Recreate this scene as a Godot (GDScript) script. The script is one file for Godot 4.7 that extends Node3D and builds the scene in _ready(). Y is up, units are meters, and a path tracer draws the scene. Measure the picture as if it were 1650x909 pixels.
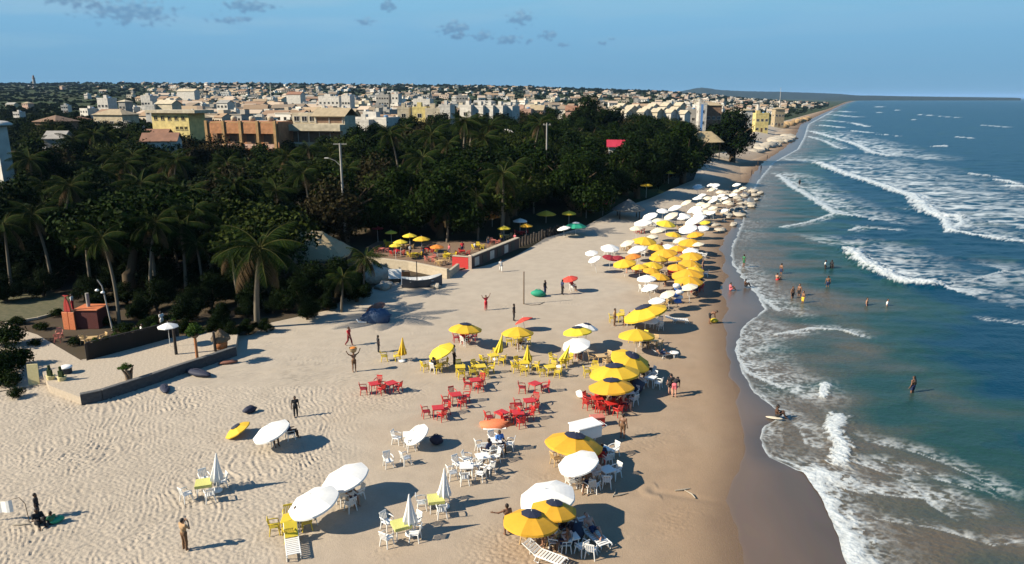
extends Node3D
# A beach with parasols, a grove and a small town behind it. x runs along the picture, -z away from the camera, metres.
const F := 1178.0
const H := 21.0
const SEA := -0.14
var TH := atan(297.5 / 1178.0)
var rng := RandomNumberGenerator.new()
var names := {}
var mats := {}
var nz := FastNoiseLite.new()
var nz2 := FastNoiseLite.new()
var nz3 := FastNoiseLite.new()
var t0 := 0

func stage(s):
	print(s, " ", Time.get_ticks_msec() - t0)

# ---------------------------------------------------------------- pixels of the photograph to points on the ground
func at(px: float, py: float, y := 0.0) -> Vector3:
	var a := (px - 825.0) / F
	var b := (454.5 - py) / F
	var dy := b * cos(TH) - sin(TH)
	var dz := -(b * sin(TH) + cos(TH))
	var s := (y - H) / dy
	return Vector3(a * s, y, dz * s)

func px_of(p: Vector3) -> Vector2:
	var y := p.y - H
	var zc := -(-p.z * cos(TH) - y * sin(TH))
	var yc := y * cos(TH) - p.z * sin(TH)
	return Vector2(825.0 - F * p.x / zc, 454.5 + F * yc / zc)

func dist_of(px: float, d: float, y: float) -> Vector3:
	# a point at depth d on the column of pixel px, at height y
	var zc := d * cos(TH) - (y - H) * sin(TH)
	return Vector3((px - 825.0) / F * zc, y, -d)

func lerp_tab(tab: Array, v: float) -> float:
	if v <= tab[0][0]:
		return tab[0][1]
	for i in range(1, tab.size()):
		if v <= tab[i][0]:
			var k: float = (v - tab[i - 1][0]) / (tab[i][0] - tab[i - 1][0])
			return lerpf(tab[i - 1][1], tab[i][1], k)
	return tab[-1][1]

func to_tab(pts: Array) -> Array:
	var o := []
	for p in pts:
		var g := at(p[0], p[1])
		o.append([-g.z, g.x])
	return o

var edge_tab := []
var wet_tab := []
var water_tab := []
const RISE := [[0, 0], [105, 0], [150, 2.0], [200, 4.5], [350, 9.5], [600, 14.0], [1000, 23.0], [1500, 36.0], [2200, 58.0], [3000, 62.0], [9000, 50.0]]
const SIDE := [[-1.0, 1.0], [-0.36, 1.0], [0.0, 0.86], [0.2, 0.62], [0.3, 0.3], [0.36, 0.1], [0.42, 0.0]]

func land(x: float, d: float) -> float:
	if d < 105.0:
		return 0.0
	var k := lerp_tab(SIDE, x / d)
	var h := lerp_tab(RISE, d) * k
	if d > 250.0:
		h += nz2.get_noise_2d(x * 0.12, d * 0.12) * minf(7.0, d * 0.004) * k
	return h

# ---------------------------------------------------------------- nodes
func numbered(n: String) -> String:
	if not names.has(n):
		names[n] = 0
		return n
	names[n] += 1
	return "%s_%03d" % [n, names[n]]

func tag(o, label: String, category: String, group := "") -> void:
	o.set_meta("label", label)
	o.set_meta("category", category)
	if group != "":
		o.set_meta("group", group)

func thing(called: String, label: String, category: String, pos := Vector3.ZERO, yaw := 0.0, group := "") -> Node3D:
	var o := Node3D.new()
	o.name = numbered(called)
	add_child(o)
	o.position = pos
	o.rotation.y = yaw
	tag(o, label, category, group)
	return o

func part(parent: Node, called: String, mesh: Mesh, m: Material, xf := Transform3D.IDENTITY) -> MeshInstance3D:
	var o := MeshInstance3D.new()
	o.name = called
	o.mesh = mesh
	o.material_override = m
	parent.add_child(o, true)
	o.transform = xf
	return o

func struct(called: String, mesh: Mesh, m: Material, kind := "structure") -> MeshInstance3D:
	var o := part(self, numbered(called), mesh, m)
	o.set_meta("kind", kind)
	return o

func copy_of(o: Node3D, called: String, pos: Vector3, yaw := 0.0, s := 1.0, label := "", group := "") -> Node3D:
	var c: Node3D = o.duplicate()
	c.name = numbered(called)
	add_child(c)
	c.position = pos
	c.rotation = Vector3(0, yaw, 0)
	c.scale = Vector3.ONE * s
	if label != "":
		c.set_meta("label", label)
	if group != "":
		c.set_meta("group", group)
	return c

# ---------------------------------------------------------------- materials (colours are linear base colours)
func M(key: String, c: Color, rough := 0.8, spec := 0.4) -> StandardMaterial3D:
	if mats.has(key):
		return mats[key]
	var m := StandardMaterial3D.new()
	m.albedo_color = c.linear_to_srgb()
	m.roughness = rough
	m.metallic_specular = spec
	mats[key] = m
	return m

func noise_tex(freq: float, ca: Color, cb: Color, seed_ := 1, type := FastNoiseLite.TYPE_SIMPLEX_SMOOTH, size := 256) -> NoiseTexture2D:
	var n := FastNoiseLite.new()
	n.seed = seed_
	n.noise_type = type
	n.frequency = freq
	n.fractal_octaves = 4
	var t := NoiseTexture2D.new()
	t.width = size
	t.height = size
	t.seamless = true
	t.noise = n
	var g := Gradient.new()
	g.set_color(0, ca.linear_to_srgb())
	g.set_color(1, cb.linear_to_srgb())
	t.color_ramp = g
	return t

func bump_tex(freq: float, strength: float, seed_ := 1, size := 256) -> NoiseTexture2D:
	var n := FastNoiseLite.new()
	n.seed = seed_
	n.frequency = freq
	n.fractal_octaves = 4
	var t := NoiseTexture2D.new()
	t.width = size
	t.height = size
	t.seamless = true
	t.as_normal_map = true
	t.bump_strength = strength
	t.noise = n
	return t

func MT(key: String, ca: Color, cb: Color, freq: float, per_m: float, rough := 0.9, bump := 0.0, world := true) -> StandardMaterial3D:
	# a mottled material; per_m = repeats per metre
	if mats.has(key):
		return mats[key]
	var m := StandardMaterial3D.new()
	m.albedo_texture = noise_tex(freq, ca, cb, key.hash() % 1000)
	m.roughness = rough
	m.uv1_triplanar = true
	m.uv1_world_triplanar = world
	m.uv1_scale = Vector3.ONE * per_m
	if bump > 0.0:
		m.normal_enabled = true
		m.normal_texture = bump_tex(freq, bump, 7)
	mats[key] = m
	return m

func MV(key: String, rough := 0.8, spec := 0.4, backlight := Color(0, 0, 0)) -> StandardMaterial3D:
	if mats.has(key):
		return mats[key]
	var m := StandardMaterial3D.new()
	m.vertex_color_use_as_albedo = true
	m.roughness = rough
	m.metallic_specular = spec
	if backlight != Color(0, 0, 0):
		m.backlight_enabled = true
		m.backlight = backlight
	mats[key] = m
	return m

# ---------------------------------------------------------------- mesh builder
class MB:
	var v := PackedVector3Array()
	var n := PackedVector3Array()
	var c := PackedColorArray()
	var i := PackedInt32Array()
	var col := Color(1, 1, 1)
	func quad(a: Vector3, b: Vector3, d: Vector3, e: Vector3) -> void:
		var nn := (d - a).cross(b - a)
		if nn.length_squared() < 1e-14:
			nn = (e - a).cross(d - a)
		nn = nn.normalized()
		var k := v.size()
		for p in [a, b, d, e]:
			v.append(p)
			n.append(nn)
			c.append(col)
		i.append_array(PackedInt32Array([k, k + 1, k + 2, k, k + 2, k + 3]))
	func tri(a: Vector3, b: Vector3, d: Vector3) -> void:
		var nn := (d - a).cross(b - a).normalized()
		var k := v.size()
		for p in [a, b, d]:
			v.append(p)
			n.append(nn)
			c.append(col)
		i.append_array(PackedInt32Array([k, k + 1, k + 2]))
	func box(ctr: Vector3, size: Vector3, bs := Basis.IDENTITY, taper := 1.0) -> void:
		var h := size * 0.5
		var p := []
		for y in [-1.0, 1.0]:
			var t: float = taper if y > 0.0 else 1.0
			for q in [[-1, -1], [1, -1], [1, 1], [-1, 1]]:
				p.append(ctr + bs * Vector3(q[0] * h.x * t, y * h.y, q[1] * h.z * t))
		quad(p[0], p[3], p[2], p[1])
		quad(p[4], p[5], p[6], p[7])
		quad(p[0], p[1], p[5], p[4])
		quad(p[1], p[2], p[6], p[5])
		quad(p[2], p[3], p[7], p[6])
		quad(p[3], p[0], p[4], p[7])
	func cbox(ctr: Vector3, size: Vector3, ch := 0.02, bs := Basis.IDENTITY) -> void:
		# a box whose top and bottom edges are chamfered
		var h := size * 0.5
		var rings := []
		for q in [[-h.y, ch], [-h.y + ch, 0.0], [h.y - ch, 0.0], [h.y, ch]]:
			var r := []
			for s in [[-1, -1], [1, -1], [1, 1], [-1, 1]]:
				r.append(ctr + bs * Vector3(s[0] * (h.x - q[1]), q[0], s[1] * (h.z - q[1])))
			rings.append(r)
		for k in 3:
			for j in 4:
				var j2 := (j + 1) % 4
				quad(rings[k][j], rings[k][j2], rings[k + 1][j2], rings[k + 1][j])
		quad(rings[0][0], rings[0][3], rings[0][2], rings[0][1])
		quad(rings[3][0], rings[3][1], rings[3][2], rings[3][3])
	func tube(path: Array, rad: Array, seg := 6, cap := true) -> void:
		var base := v.size()
		var last := path.size() - 1
		for k in path.size():
			var dir: Vector3 = (path[mini(k + 1, last)] - path[maxi(k - 1, 0)]).normalized()
			var up := Vector3.UP if absf(dir.y) < 0.9 else Vector3.RIGHT
			var sx := dir.cross(up).normalized()
			var sy := sx.cross(dir)
			for s in seg:
				var a := TAU * s / seg
				var o := sx * cos(a) + sy * sin(a)
				v.append(path[k] + o * rad[k])
				n.append(o)
				c.append(col)
		for k in last:
			for s in seg:
				var s2 := (s + 1) % seg
				var q := [base + k * seg + s, base + k * seg + s2, base + (k + 1) * seg + s2, base + (k + 1) * seg + s]
				i.append_array(PackedInt32Array([q[0], q[1], q[2], q[0], q[2], q[3]]))
		if cap:
			for e in [0, last]:
				var ctr: Vector3 = path[e]
				for s in seg:
					var a2: Vector3 = v[base + e * seg + s]
					var b2: Vector3 = v[base + e * seg + (s + 1) % seg]
					if e == 0:
						tri(ctr, a2, b2)
					else:
						tri(ctr, b2, a2)
	func lathe(prof: Array, seg := 12, ctr := Vector3.ZERO) -> void:
		# prof: [radius, y] from the bottom up
		var base := v.size()
		for k in prof.size():
			var a0 = prof[maxi(k - 1, 0)]
			var a1 = prof[mini(k + 1, prof.size() - 1)]
			var dr: float = a1[0] - a0[0]
			var dy: float = a1[1] - a0[1]
			for s in seg:
				var a := TAU * s / seg
				v.append(ctr + Vector3(cos(a) * prof[k][0], prof[k][1], sin(a) * prof[k][0]))
				n.append(Vector3(cos(a) * dy, -dr, sin(a) * dy).normalized())
				c.append(col)
		for k in prof.size() - 1:
			for s in seg:
				var s2 := (s + 1) % seg
				var q := [base + k * seg + s, base + k * seg + s2, base + (k + 1) * seg + s2, base + (k + 1) * seg + s]
				i.append_array(PackedInt32Array([q[0], q[1], q[2], q[0], q[2], q[3]]))
	func lump(ctr: Vector3, r: Vector3, noise: FastNoiseLite, amp := 0.25, seg := 10) -> void:
		var base := v.size()
		var rows := int(seg * 0.6)
		for k in rows + 1:
			var la := -PI / 2 + PI * k / rows
			for s in seg:
				var a := TAU * s / seg
				var o := Vector3(cos(la) * cos(a), sin(la), cos(la) * sin(a))
				var q := o * (1.0 + amp * noise.get_noise_3dv((ctr + o * r) * 90.0 / maxf(r.x, 0.2) * 0.3))
				v.append(ctr + q * r)
				n.append((o / r).normalized())
				c.append(col)
		for k in rows:
			for s in seg:
				var s2 := (s + 1) % seg
				var q2 := [base + k * seg + s, base + k * seg + s2, base + (k + 1) * seg + s2, base + (k + 1) * seg + s]
				i.append_array(PackedInt32Array([q2[0], q2[1], q2[2], q2[0], q2[2], q2[3]]))
	func mesh() -> ArrayMesh:
		var a := []
		a.resize(Mesh.ARRAY_MAX)
		a[Mesh.ARRAY_VERTEX] = v
		a[Mesh.ARRAY_NORMAL] = n
		a[Mesh.ARRAY_COLOR] = c
		a[Mesh.ARRAY_INDEX] = i
		var m := ArrayMesh.new()
		m.add_surface_from_arrays(Mesh.PRIMITIVE_TRIANGLES, a)
		return m

func grid_mesh(pos: PackedVector3Array, cols: PackedColorArray, nr: int, nc: int, keep := PackedByteArray()) -> ArrayMesh:
	var nrm := PackedVector3Array()
	nrm.resize(pos.size())
	for r in nr:
		var ra := maxi(r - 1, 0) * nc
		var rb := mini(r + 1, nr - 1) * nc
		for k in nc:
			var a := pos[rb + k] - pos[ra + k]
			var b := pos[r * nc + mini(k + 1, nc - 1)] - pos[r * nc + maxi(k - 1, 0)]
			var q := b.cross(a).normalized()
			nrm[r * nc + k] = q if q.y > 0.0 else -q
	var idx := PackedInt32Array()
	var has := keep.size() > 0
	for r in nr - 1:
		for k in nc - 1:
			var o := r * nc + k
			if has and keep[o] == 0:
				continue
			idx.append(o)
			idx.append(o + nc)
			idx.append(o + nc + 1)
			idx.append(o)
			idx.append(o + nc + 1)
			idx.append(o + 1)
	var arr := []
	arr.resize(Mesh.ARRAY_MAX)
	arr[Mesh.ARRAY_VERTEX] = pos
	arr[Mesh.ARRAY_NORMAL] = nrm
	arr[Mesh.ARRAY_COLOR] = cols
	arr[Mesh.ARRAY_INDEX] = idx
	var m := ArrayMesh.new()
	m.add_surface_from_arrays(Mesh.PRIMITIVE_TRIANGLES, arr)
	return m

# ---------------------------------------------------------------- the scene
func _ready() -> void:
	t0 = Time.get_ticks_msec()
	rng.seed = 20
	nz.seed = 3; nz.frequency = 1.0; nz.fractal_octaves = 3
	nz2.seed = 9; nz2.frequency = 0.1; nz2.fractal_octaves = 3
	nz3.seed = 5; nz3.frequency = 1.0; nz3.fractal_octaves = 1
	var cam := Camera3D.new()
	cam.name = "camera"
	cam.fov = rad_to_deg(2.0 * atan(454.5 / F))
	cam.near = 0.3
	cam.far = 30000.0
	cam.position = Vector3(0, H, 0)
	cam.rotation.x = -TH
	add_child(cam)
	cam.current = true
	var sun := DirectionalLight3D.new()
	sun.name = "sun"
	sun.light_energy = 1.6
	sun.light_color = Color(1.0, 0.95, 0.86)
	sun.light_angular_distance = 0.5
	sun.shadow_enabled = true
	add_child(sun)
	var el := deg_to_rad(33.0)
	var az := deg_to_rad(17.0)
	sun.look_at_from_position(Vector3.ZERO, Vector3(cos(el) * cos(az), -sin(el), -cos(el) * sin(az)), Vector3.UP)
	var we := WorldEnvironment.new()
	we.name = "environment"
	var env := Environment.new()
	env.background_mode = Environment.BG_SKY
	env.tonemap_mode = Environment.TONE_MAPPER_LINEAR
	env.tonemap_exposure = 2.0
	env.background_energy_multiplier = 0.5
	env.sdfgi_enabled = true
	env.ssao_enabled = true
	env.ssil_enabled = true
	env.fog_enabled = true
	env.fog_density = 0.000035
	env.fog_light_color = Color(0.55, 0.70, 0.86)
	env.sky = make_sky()
	we.environment = env
	add_child(we)
	stage("sky")
	edge_tab = to_tab([[-900, 800], [-700, 700], [-300, 640], [20, 600], [140, 588], [285, 548], [440, 540], [470, 520], [560, 500], [600, 470], [715, 445], [800, 430], [850, 415], [900, 385], [960, 370], [1010, 345], [1060, 330], [1130, 300], [1142, 265], [1190, 250], [1225, 212], [1275, 195], [1335, 176], [1362, 165], [1385, 160]])
	wet_tab = to_tab([[1182, 940], [1178, 880], [1170, 840], [1185, 780], [1197, 740], [1198, 690], [1188, 640], [1176, 600], [1170, 560], [1166, 520], [1164, 480], [1166, 440], [1160, 400], [1182, 360], [1190, 320], [1206, 290], [1228, 262], [1262, 240], [1280, 222], [1290, 200], [1330, 181], [1360, 167.5], [1379, 162]])
	water_tab = to_tab([[1380, 950], [1362, 895], [1345, 850], [1318, 795], [1296, 760], [1238, 735], [1224, 705], [1232, 684], [1262, 668], [1215, 632], [1192, 590], [1184, 560], [1196, 525], [1234, 497], [1224, 480], [1202, 455], [1180, 425], [1178, 400], [1195, 360], [1205, 320], [1222, 290], [1245, 262], [1285, 240], [1295, 222], [1302, 200], [1337, 181], [1363, 167], [1381, 162]])
	make_ground()
	make_sand()
	make_sea()
	stage("setting")
	make_far_hills()
	make_town()
	stage("town")
	make_trees()
	stage("trees")
	make_shore_front()
	stage("shore front")
	make_beach_things()
	stage("beach things")
	make_people()
	stage("people")

func make_sky() -> Sky:
	var w := 4096
	var h := 2048
	var im := Image.create(w, h, false, Image.FORMAT_RGB8)
	# elevation in degrees -> sRGB colour of the clear air
	var tab := [[-90, Color8(40, 70, 95)], [-1, Color8(112, 158, 191)], [0, Color8(117, 164, 197)], [2, Color8(119, 170, 205)], [4.5, Color8(126, 180, 216)], [8, Color8(139, 195, 227)], [14, Color8(127, 185, 223)], [35, Color8(74, 132, 188)], [90, Color8(48, 98, 160)]]
	for r in h:
		var e := 90.0 - (r + 0.5) * 180.0 / h
		var c: Color = tab[0][1]
		for k in range(1, tab.size()):
			if e <= tab[k][0]:
				c = tab[k - 1][1].lerp(tab[k][1], (e - tab[k - 1][0]) / (tab[k][0] - tab[k - 1][0]))
				break
		im.fill_rect(Rect2i(0, r, w, 1), c)
	# high thin veil and a few small grey cloud scraps above the town
	var scraps := [[205, 18, 62, 15], [118, 2, 40, 6], [400, 10, 40, 8], [372, 31, 30, 5], [625, 7, 16, 10], [590, 34, 13, 5], [732, 46, 26, 11], [742, 57, 14, 5], [780, 57, 15, 8], [840, 29, 20, 11], [820, 63, 18, 7], [853, 66, 7, 4], [883, 57, 13, 7], [905, 72, 11, 3], [970, 70, 9, 3], [985, 63, 6, 2]]
	var veil := FastNoiseLite.new()
	veil.seed = 12; veil.frequency = 0.012; veil.fractal_octaves = 4
	var fine := FastNoiseLite.new()
	fine.seed = 4; fine.frequency = 0.055; fine.fractal_octaves = 4
	for r in range(h / 2 - 330, h / 2 - 8):
		var e := (90.0 - (r + 0.5) * 180.0 / h)
		for k in range(w / 2 - 700, w / 2 + 700):
			var az := ((k + 0.5) / w - 0.5) * TAU
			var v := veil.get_noise_2d(k * 0.40 + r * 0.5, r * 2.8)
			var side := clampf((0.15 - az) * 1.3, 0.0, 1.0)
			var t := clampf((v + 0.12) * 1.3, 0.0, 0.6) * clampf((e - 1.5) / 5.0, 0.0, 1.0) * (0.35 + 0.65 * side)
			if t > 0.01:
				var kk := (k + w / 2) % w
				im.set_pixel(kk, r, im.get_pixel(kk, r).lerp(Color8(158, 195, 219), t))
	for s in scraps:
		var a: float = (s[0] - 825.0) / F
		var b: float = (454.5 - s[1]) / F
		var dir := Vector3(a, b * cos(TH) - sin(TH), -(b * sin(TH) + cos(TH))).normalized()
		var cu := (atan2(dir.x, -dir.z) / TAU + 0.5) * w
		var cv := acos(dir.y) / PI * h
		var ppx := w / TAU / F
		var rx: float = s[2] * ppx * 0.95
		var ry: float = s[3] * ppx * 1.05
		for r in range(int(cv - ry * 1.5), int(cv + ry * 1.5) + 1):
			for k in range(int(cu - rx * 1.4), int(cu + rx * 1.4) + 1):
				var q := Vector2((k + 0.5 - cu) / rx, (r + 0.5 - cv) / ry)
				var d := 1.0 - q.length() + fine.get_noise_2d(k * 2.2, r * 4.0) * 1.1
				var t2 := clampf(d * 1.2, 0.0, 0.55)
				if t2 > 0.0:
					var lit := Color8(98, 134, 170).lerp(Color8(150, 182, 207), clampf(-q.y * 0.5 + 0.15 + fine.get_noise_2d(k * 3.0 + 90, r * 5.0), 0.0, 1.0))
					var kk := (k + w / 2) % w
					im.set_pixel(kk, r, im.get_pixel(kk, r).lerp(lit, t2))
	var m := PanoramaSkyMaterial.new()
	m.panorama = ImageTexture.create_from_image(im)
	var s2 := Sky.new()
	s2.sky_material = m
	return s2

func make_ground() -> void:
	# soil under the grove, the town and the hills, as one sheet out to the horizon
	var ds := []
	var d := 12.0
	while d < 9000.0:
		ds.append(d)
		d *= 1.028
	var nc := 150
	var pos := PackedVector3Array()
	var col := PackedColorArray()
	for dd: float in ds:
		var we := lerp_tab(edge_tab, dd)
		for k in nc:
			var x: float = lerpf(-1.15 * dd - 30.0, lerp_tab(water_tab, dd) + 2.0 + dd * 0.02, pow(float(k) / (nc - 1), 0.8))
			var y := land(x, dd)
			if x > we:
				y = minf(y, 0.0) - 0.05 - clampf((x - we) * 0.08, 0.0, 1.2)
			elif x > we - 6.0 - dd * 0.01:
				y = lerpf(y, -0.03, clampf(1.0 - (we - x) / (6.0 + dd * 0.01), 0.0, 1.0))
			pos.append(Vector3(x, y, -dd))
			var n := nz.get_noise_2d(x * 0.09, dd * 0.09) * 0.5 + 0.5
			var g := nz.get_noise_2d(x * 0.021 + 40.0, dd * 0.021) * 0.5 + 0.5
			var soil := Color(0.040, 0.031, 0.022).lerp(Color(0.085, 0.066, 0.045), n)
			var green := Color(0.022, 0.036, 0.014).lerp(Color(0.045, 0.06, 0.026), n)
			col.append(soil.lerp(green, clampf(g * 1.8 - 0.35 + (0.4 if dd > 260.0 else 0.0), 0.0, 1.0) * clampf((dd - 80.0) / 60.0, 0.0, 1.0)))
	struct("ground", grid_mesh(pos, col, ds.size(), nc), MV("ground", 0.95, 0.2))

func rows_of(a: float, b: float, near: float, far: float) -> Array:
	# depths whose spacing on the ground grows with distance
	var o := []
	var p := a
	while p > b:
		o.append(-at(825, p).z)
		p -= lerpf(far, near, clampf((p - 300.0) / 350.0, 0.0, 1.0))
	return o

func sand_low(x: float, we: float, xw: float) -> float:
	if x < we:
		return 0.0
	if x < xw:
		return -0.10 * (x - we) / maxf(xw - we, 0.3)
	return maxf(-0.10 - 0.05 * (x - xw), -2.5)

func make_sand() -> void:
	var ds := rows_of(985.0, 161.2, 1.15, 1.3)
	var nc := 700
	var nr := ds.size()
	var pos := PackedVector3Array()
	var col := PackedColorArray()
	var wpos := PackedVector3Array()
	var wcol := PackedColorArray()
	var wn := 70
	for dd: float in ds:
		var e := maxf(lerp_tab(edge_tab, dd), -0.80 * dd - 5.0) - 2.0
		var ww := lerp_tab(wet_tab, dd)
		var xw := lerp_tab(water_tab, dd)
		var e2 := lerp_tab(edge_tab, dd)
		var x1: float = xw + 3.0 + dd * 0.03
		for k in nc:
			var x := lerpf(e, x1, float(k) / (nc - 1))
			var y := sand_low(x, ww, xw)
			var n := 0.5
			var big := nz2.get_noise_2d(x * 0.9, dd * 0.9)
			if dd < 130.0:
				n = nz.get_noise_2d(x * 0.55, dd * 0.55)
				var fine := nz.get_noise_2d(x * 1.7 + 50.0, dd * 1.7)
				# raked and trodden sand beside the wall; trodden patches elsewhere
				var left := smoothstep(-7.0, -14.0, x - 0.16 * (dd - 32.0) + nz2.get_noise_2d(x, dd) * 3.0) * smoothstep(70.0, 50.0, dd)
				var bend := nz2.get_noise_2d(x * 0.9, dd * 0.7)
				var rake := sin((x + 0.36 * dd + bend * 1.3 + nz3.get_noise_2d(x * 0.5, dd * 0.35) * 0.16) * TAU / 0.31)
				var brk := clampf(0.55 + 1.3 * nz3.get_noise_2d(x * 1.3 + 20.0, dd * 0.75), 0.0, 1.0)
				var dents := nz3.get_noise_2d(x * 4.2, dd * 3.4)
				var deep := clampf(0.5 + 1.2 * nz2.get_noise_2d(x * 1.2 - 60.0, dd * 1.2), 0.25, 1.0)
				var feet := smoothstep(0.12, 0.5, nz2.get_noise_2d(x * 1.3 + 300.0, dd * 1.3)) * 0.5
				feet = maxf(feet, smoothstep(4.0, 1.0, Vector2(x - 0.4, dd - 30.5).length()))
				y += left * (rake * brk * 0.036 * deep + minf(dents, 0.1) * 0.046) + (minf(dents, 0.12) * 0.05) * feet + fine * 0.003 + n * 0.006
				# a hole dug in the damp sand and the runnel from it to the sea
				if dd < 42.0 and x > 7.0:
					var ta := clampf((x - 7.9) / 3.4, 0.0, 1.0)
					var dr := Vector2(x - (7.9 + 3.4 * ta), dd - (36.2 - 1.2 * ta)).length()
					y -= 0.07 * exp(-dr * dr * 8.0)
					if ta < 0.05:
						y += 0.05 * exp(-pow(dr - 0.6, 2.0) * 12.0)
			if x > ww - 2.5:
				var k2 := clampf((x - ww + 2.5) / 2.5, 0.0, 1.0)
				y = lerpf(y, sand_low(x, ww, xw), k2)
			if dd > 105.0:
				y += land(e2, dd) * clampf((e2 + 10.0 - x) / 10.0, 0.0, 1.0)
			pos.append(Vector3(x, y, -dd))
			# dry pale sand, browner and damper towards the water
			var damp := clampf((x - ww + 11.0 + dd * 0.012 + big * 4.0) / 10.0, 0.0, 1.0)
			var brown := clampf((x + 13.0 + big * 6.0) / 14.0, 0.0, 1.0) * clampf((80.0 - dd) / 40.0, 0.0, 1.0)
			var c := Color(0.380, 0.328, 0.266).lerp(Color(0.322, 0.243, 0.170), brown * 0.8)
			c = c.lerp(Color(0.250, 0.170, 0.108), damp * 0.75)
			c = c.lerp(Color(0.130, 0.090, 0.064), smoothstep(-2.2 - dd * 0.01, 0.4, x - ww + n * 0.5) * 0.9)
			c = c * (1.0 + 0.10 * n + 0.05 * big)
			c.a = 1.0
			col.append(c)
		for k in wn:
			var rag := nz.get_noise_2d(dd * 0.12 + 9.0, 3.0) * 0.8
			var x := lerpf(ww + rag, xw + 2.5 + dd * 0.01, float(k) / (wn - 1))
			var y := sand_low(x, ww, xw) + 0.006 + nz.get_noise_2d(x * 0.4, dd * 0.12) * 0.004
			if k < 2:
				y -= 0.012 * (2 - k) * 0.5
			wpos.append(Vector3(x, y, -dd))
			var n2 := nz.get_noise_2d(x * 0.3, dd * 0.1)
			var c2 := Color(0.132, 0.092, 0.066).lerp(Color(0.080, 0.062, 0.050), clampf((x - ww) / maxf(xw - ww, 0.5) + n2 * 0.3, 0.0, 1.0))
			wcol.append(c2)
	var sm := MV("sand", 0.95, 0.2)
	sm.albedo_texture = noise_tex(0.03, Color(0.88, 0.875, 0.865), Color(1, 1, 1), 77, FastNoiseLite.TYPE_SIMPLEX_SMOOTH, 512)
	sm.uv1_triplanar = true
	sm.uv1_world_triplanar = true
	sm.uv1_scale = Vector3.ONE * 0.37
	sm.normal_enabled = true
	sm.normal_texture = bump_tex(0.06, 5.0, 21, 512)
	sm.normal_scale = 0.35
	struct("beach_sand", grid_mesh(pos, col, nr, nc), sm)
	var wm := MV("wet_sand", 0.30, 0.45)
	struct("wet_sand", grid_mesh(wpos, wcol, nr, wn), wm)

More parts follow.
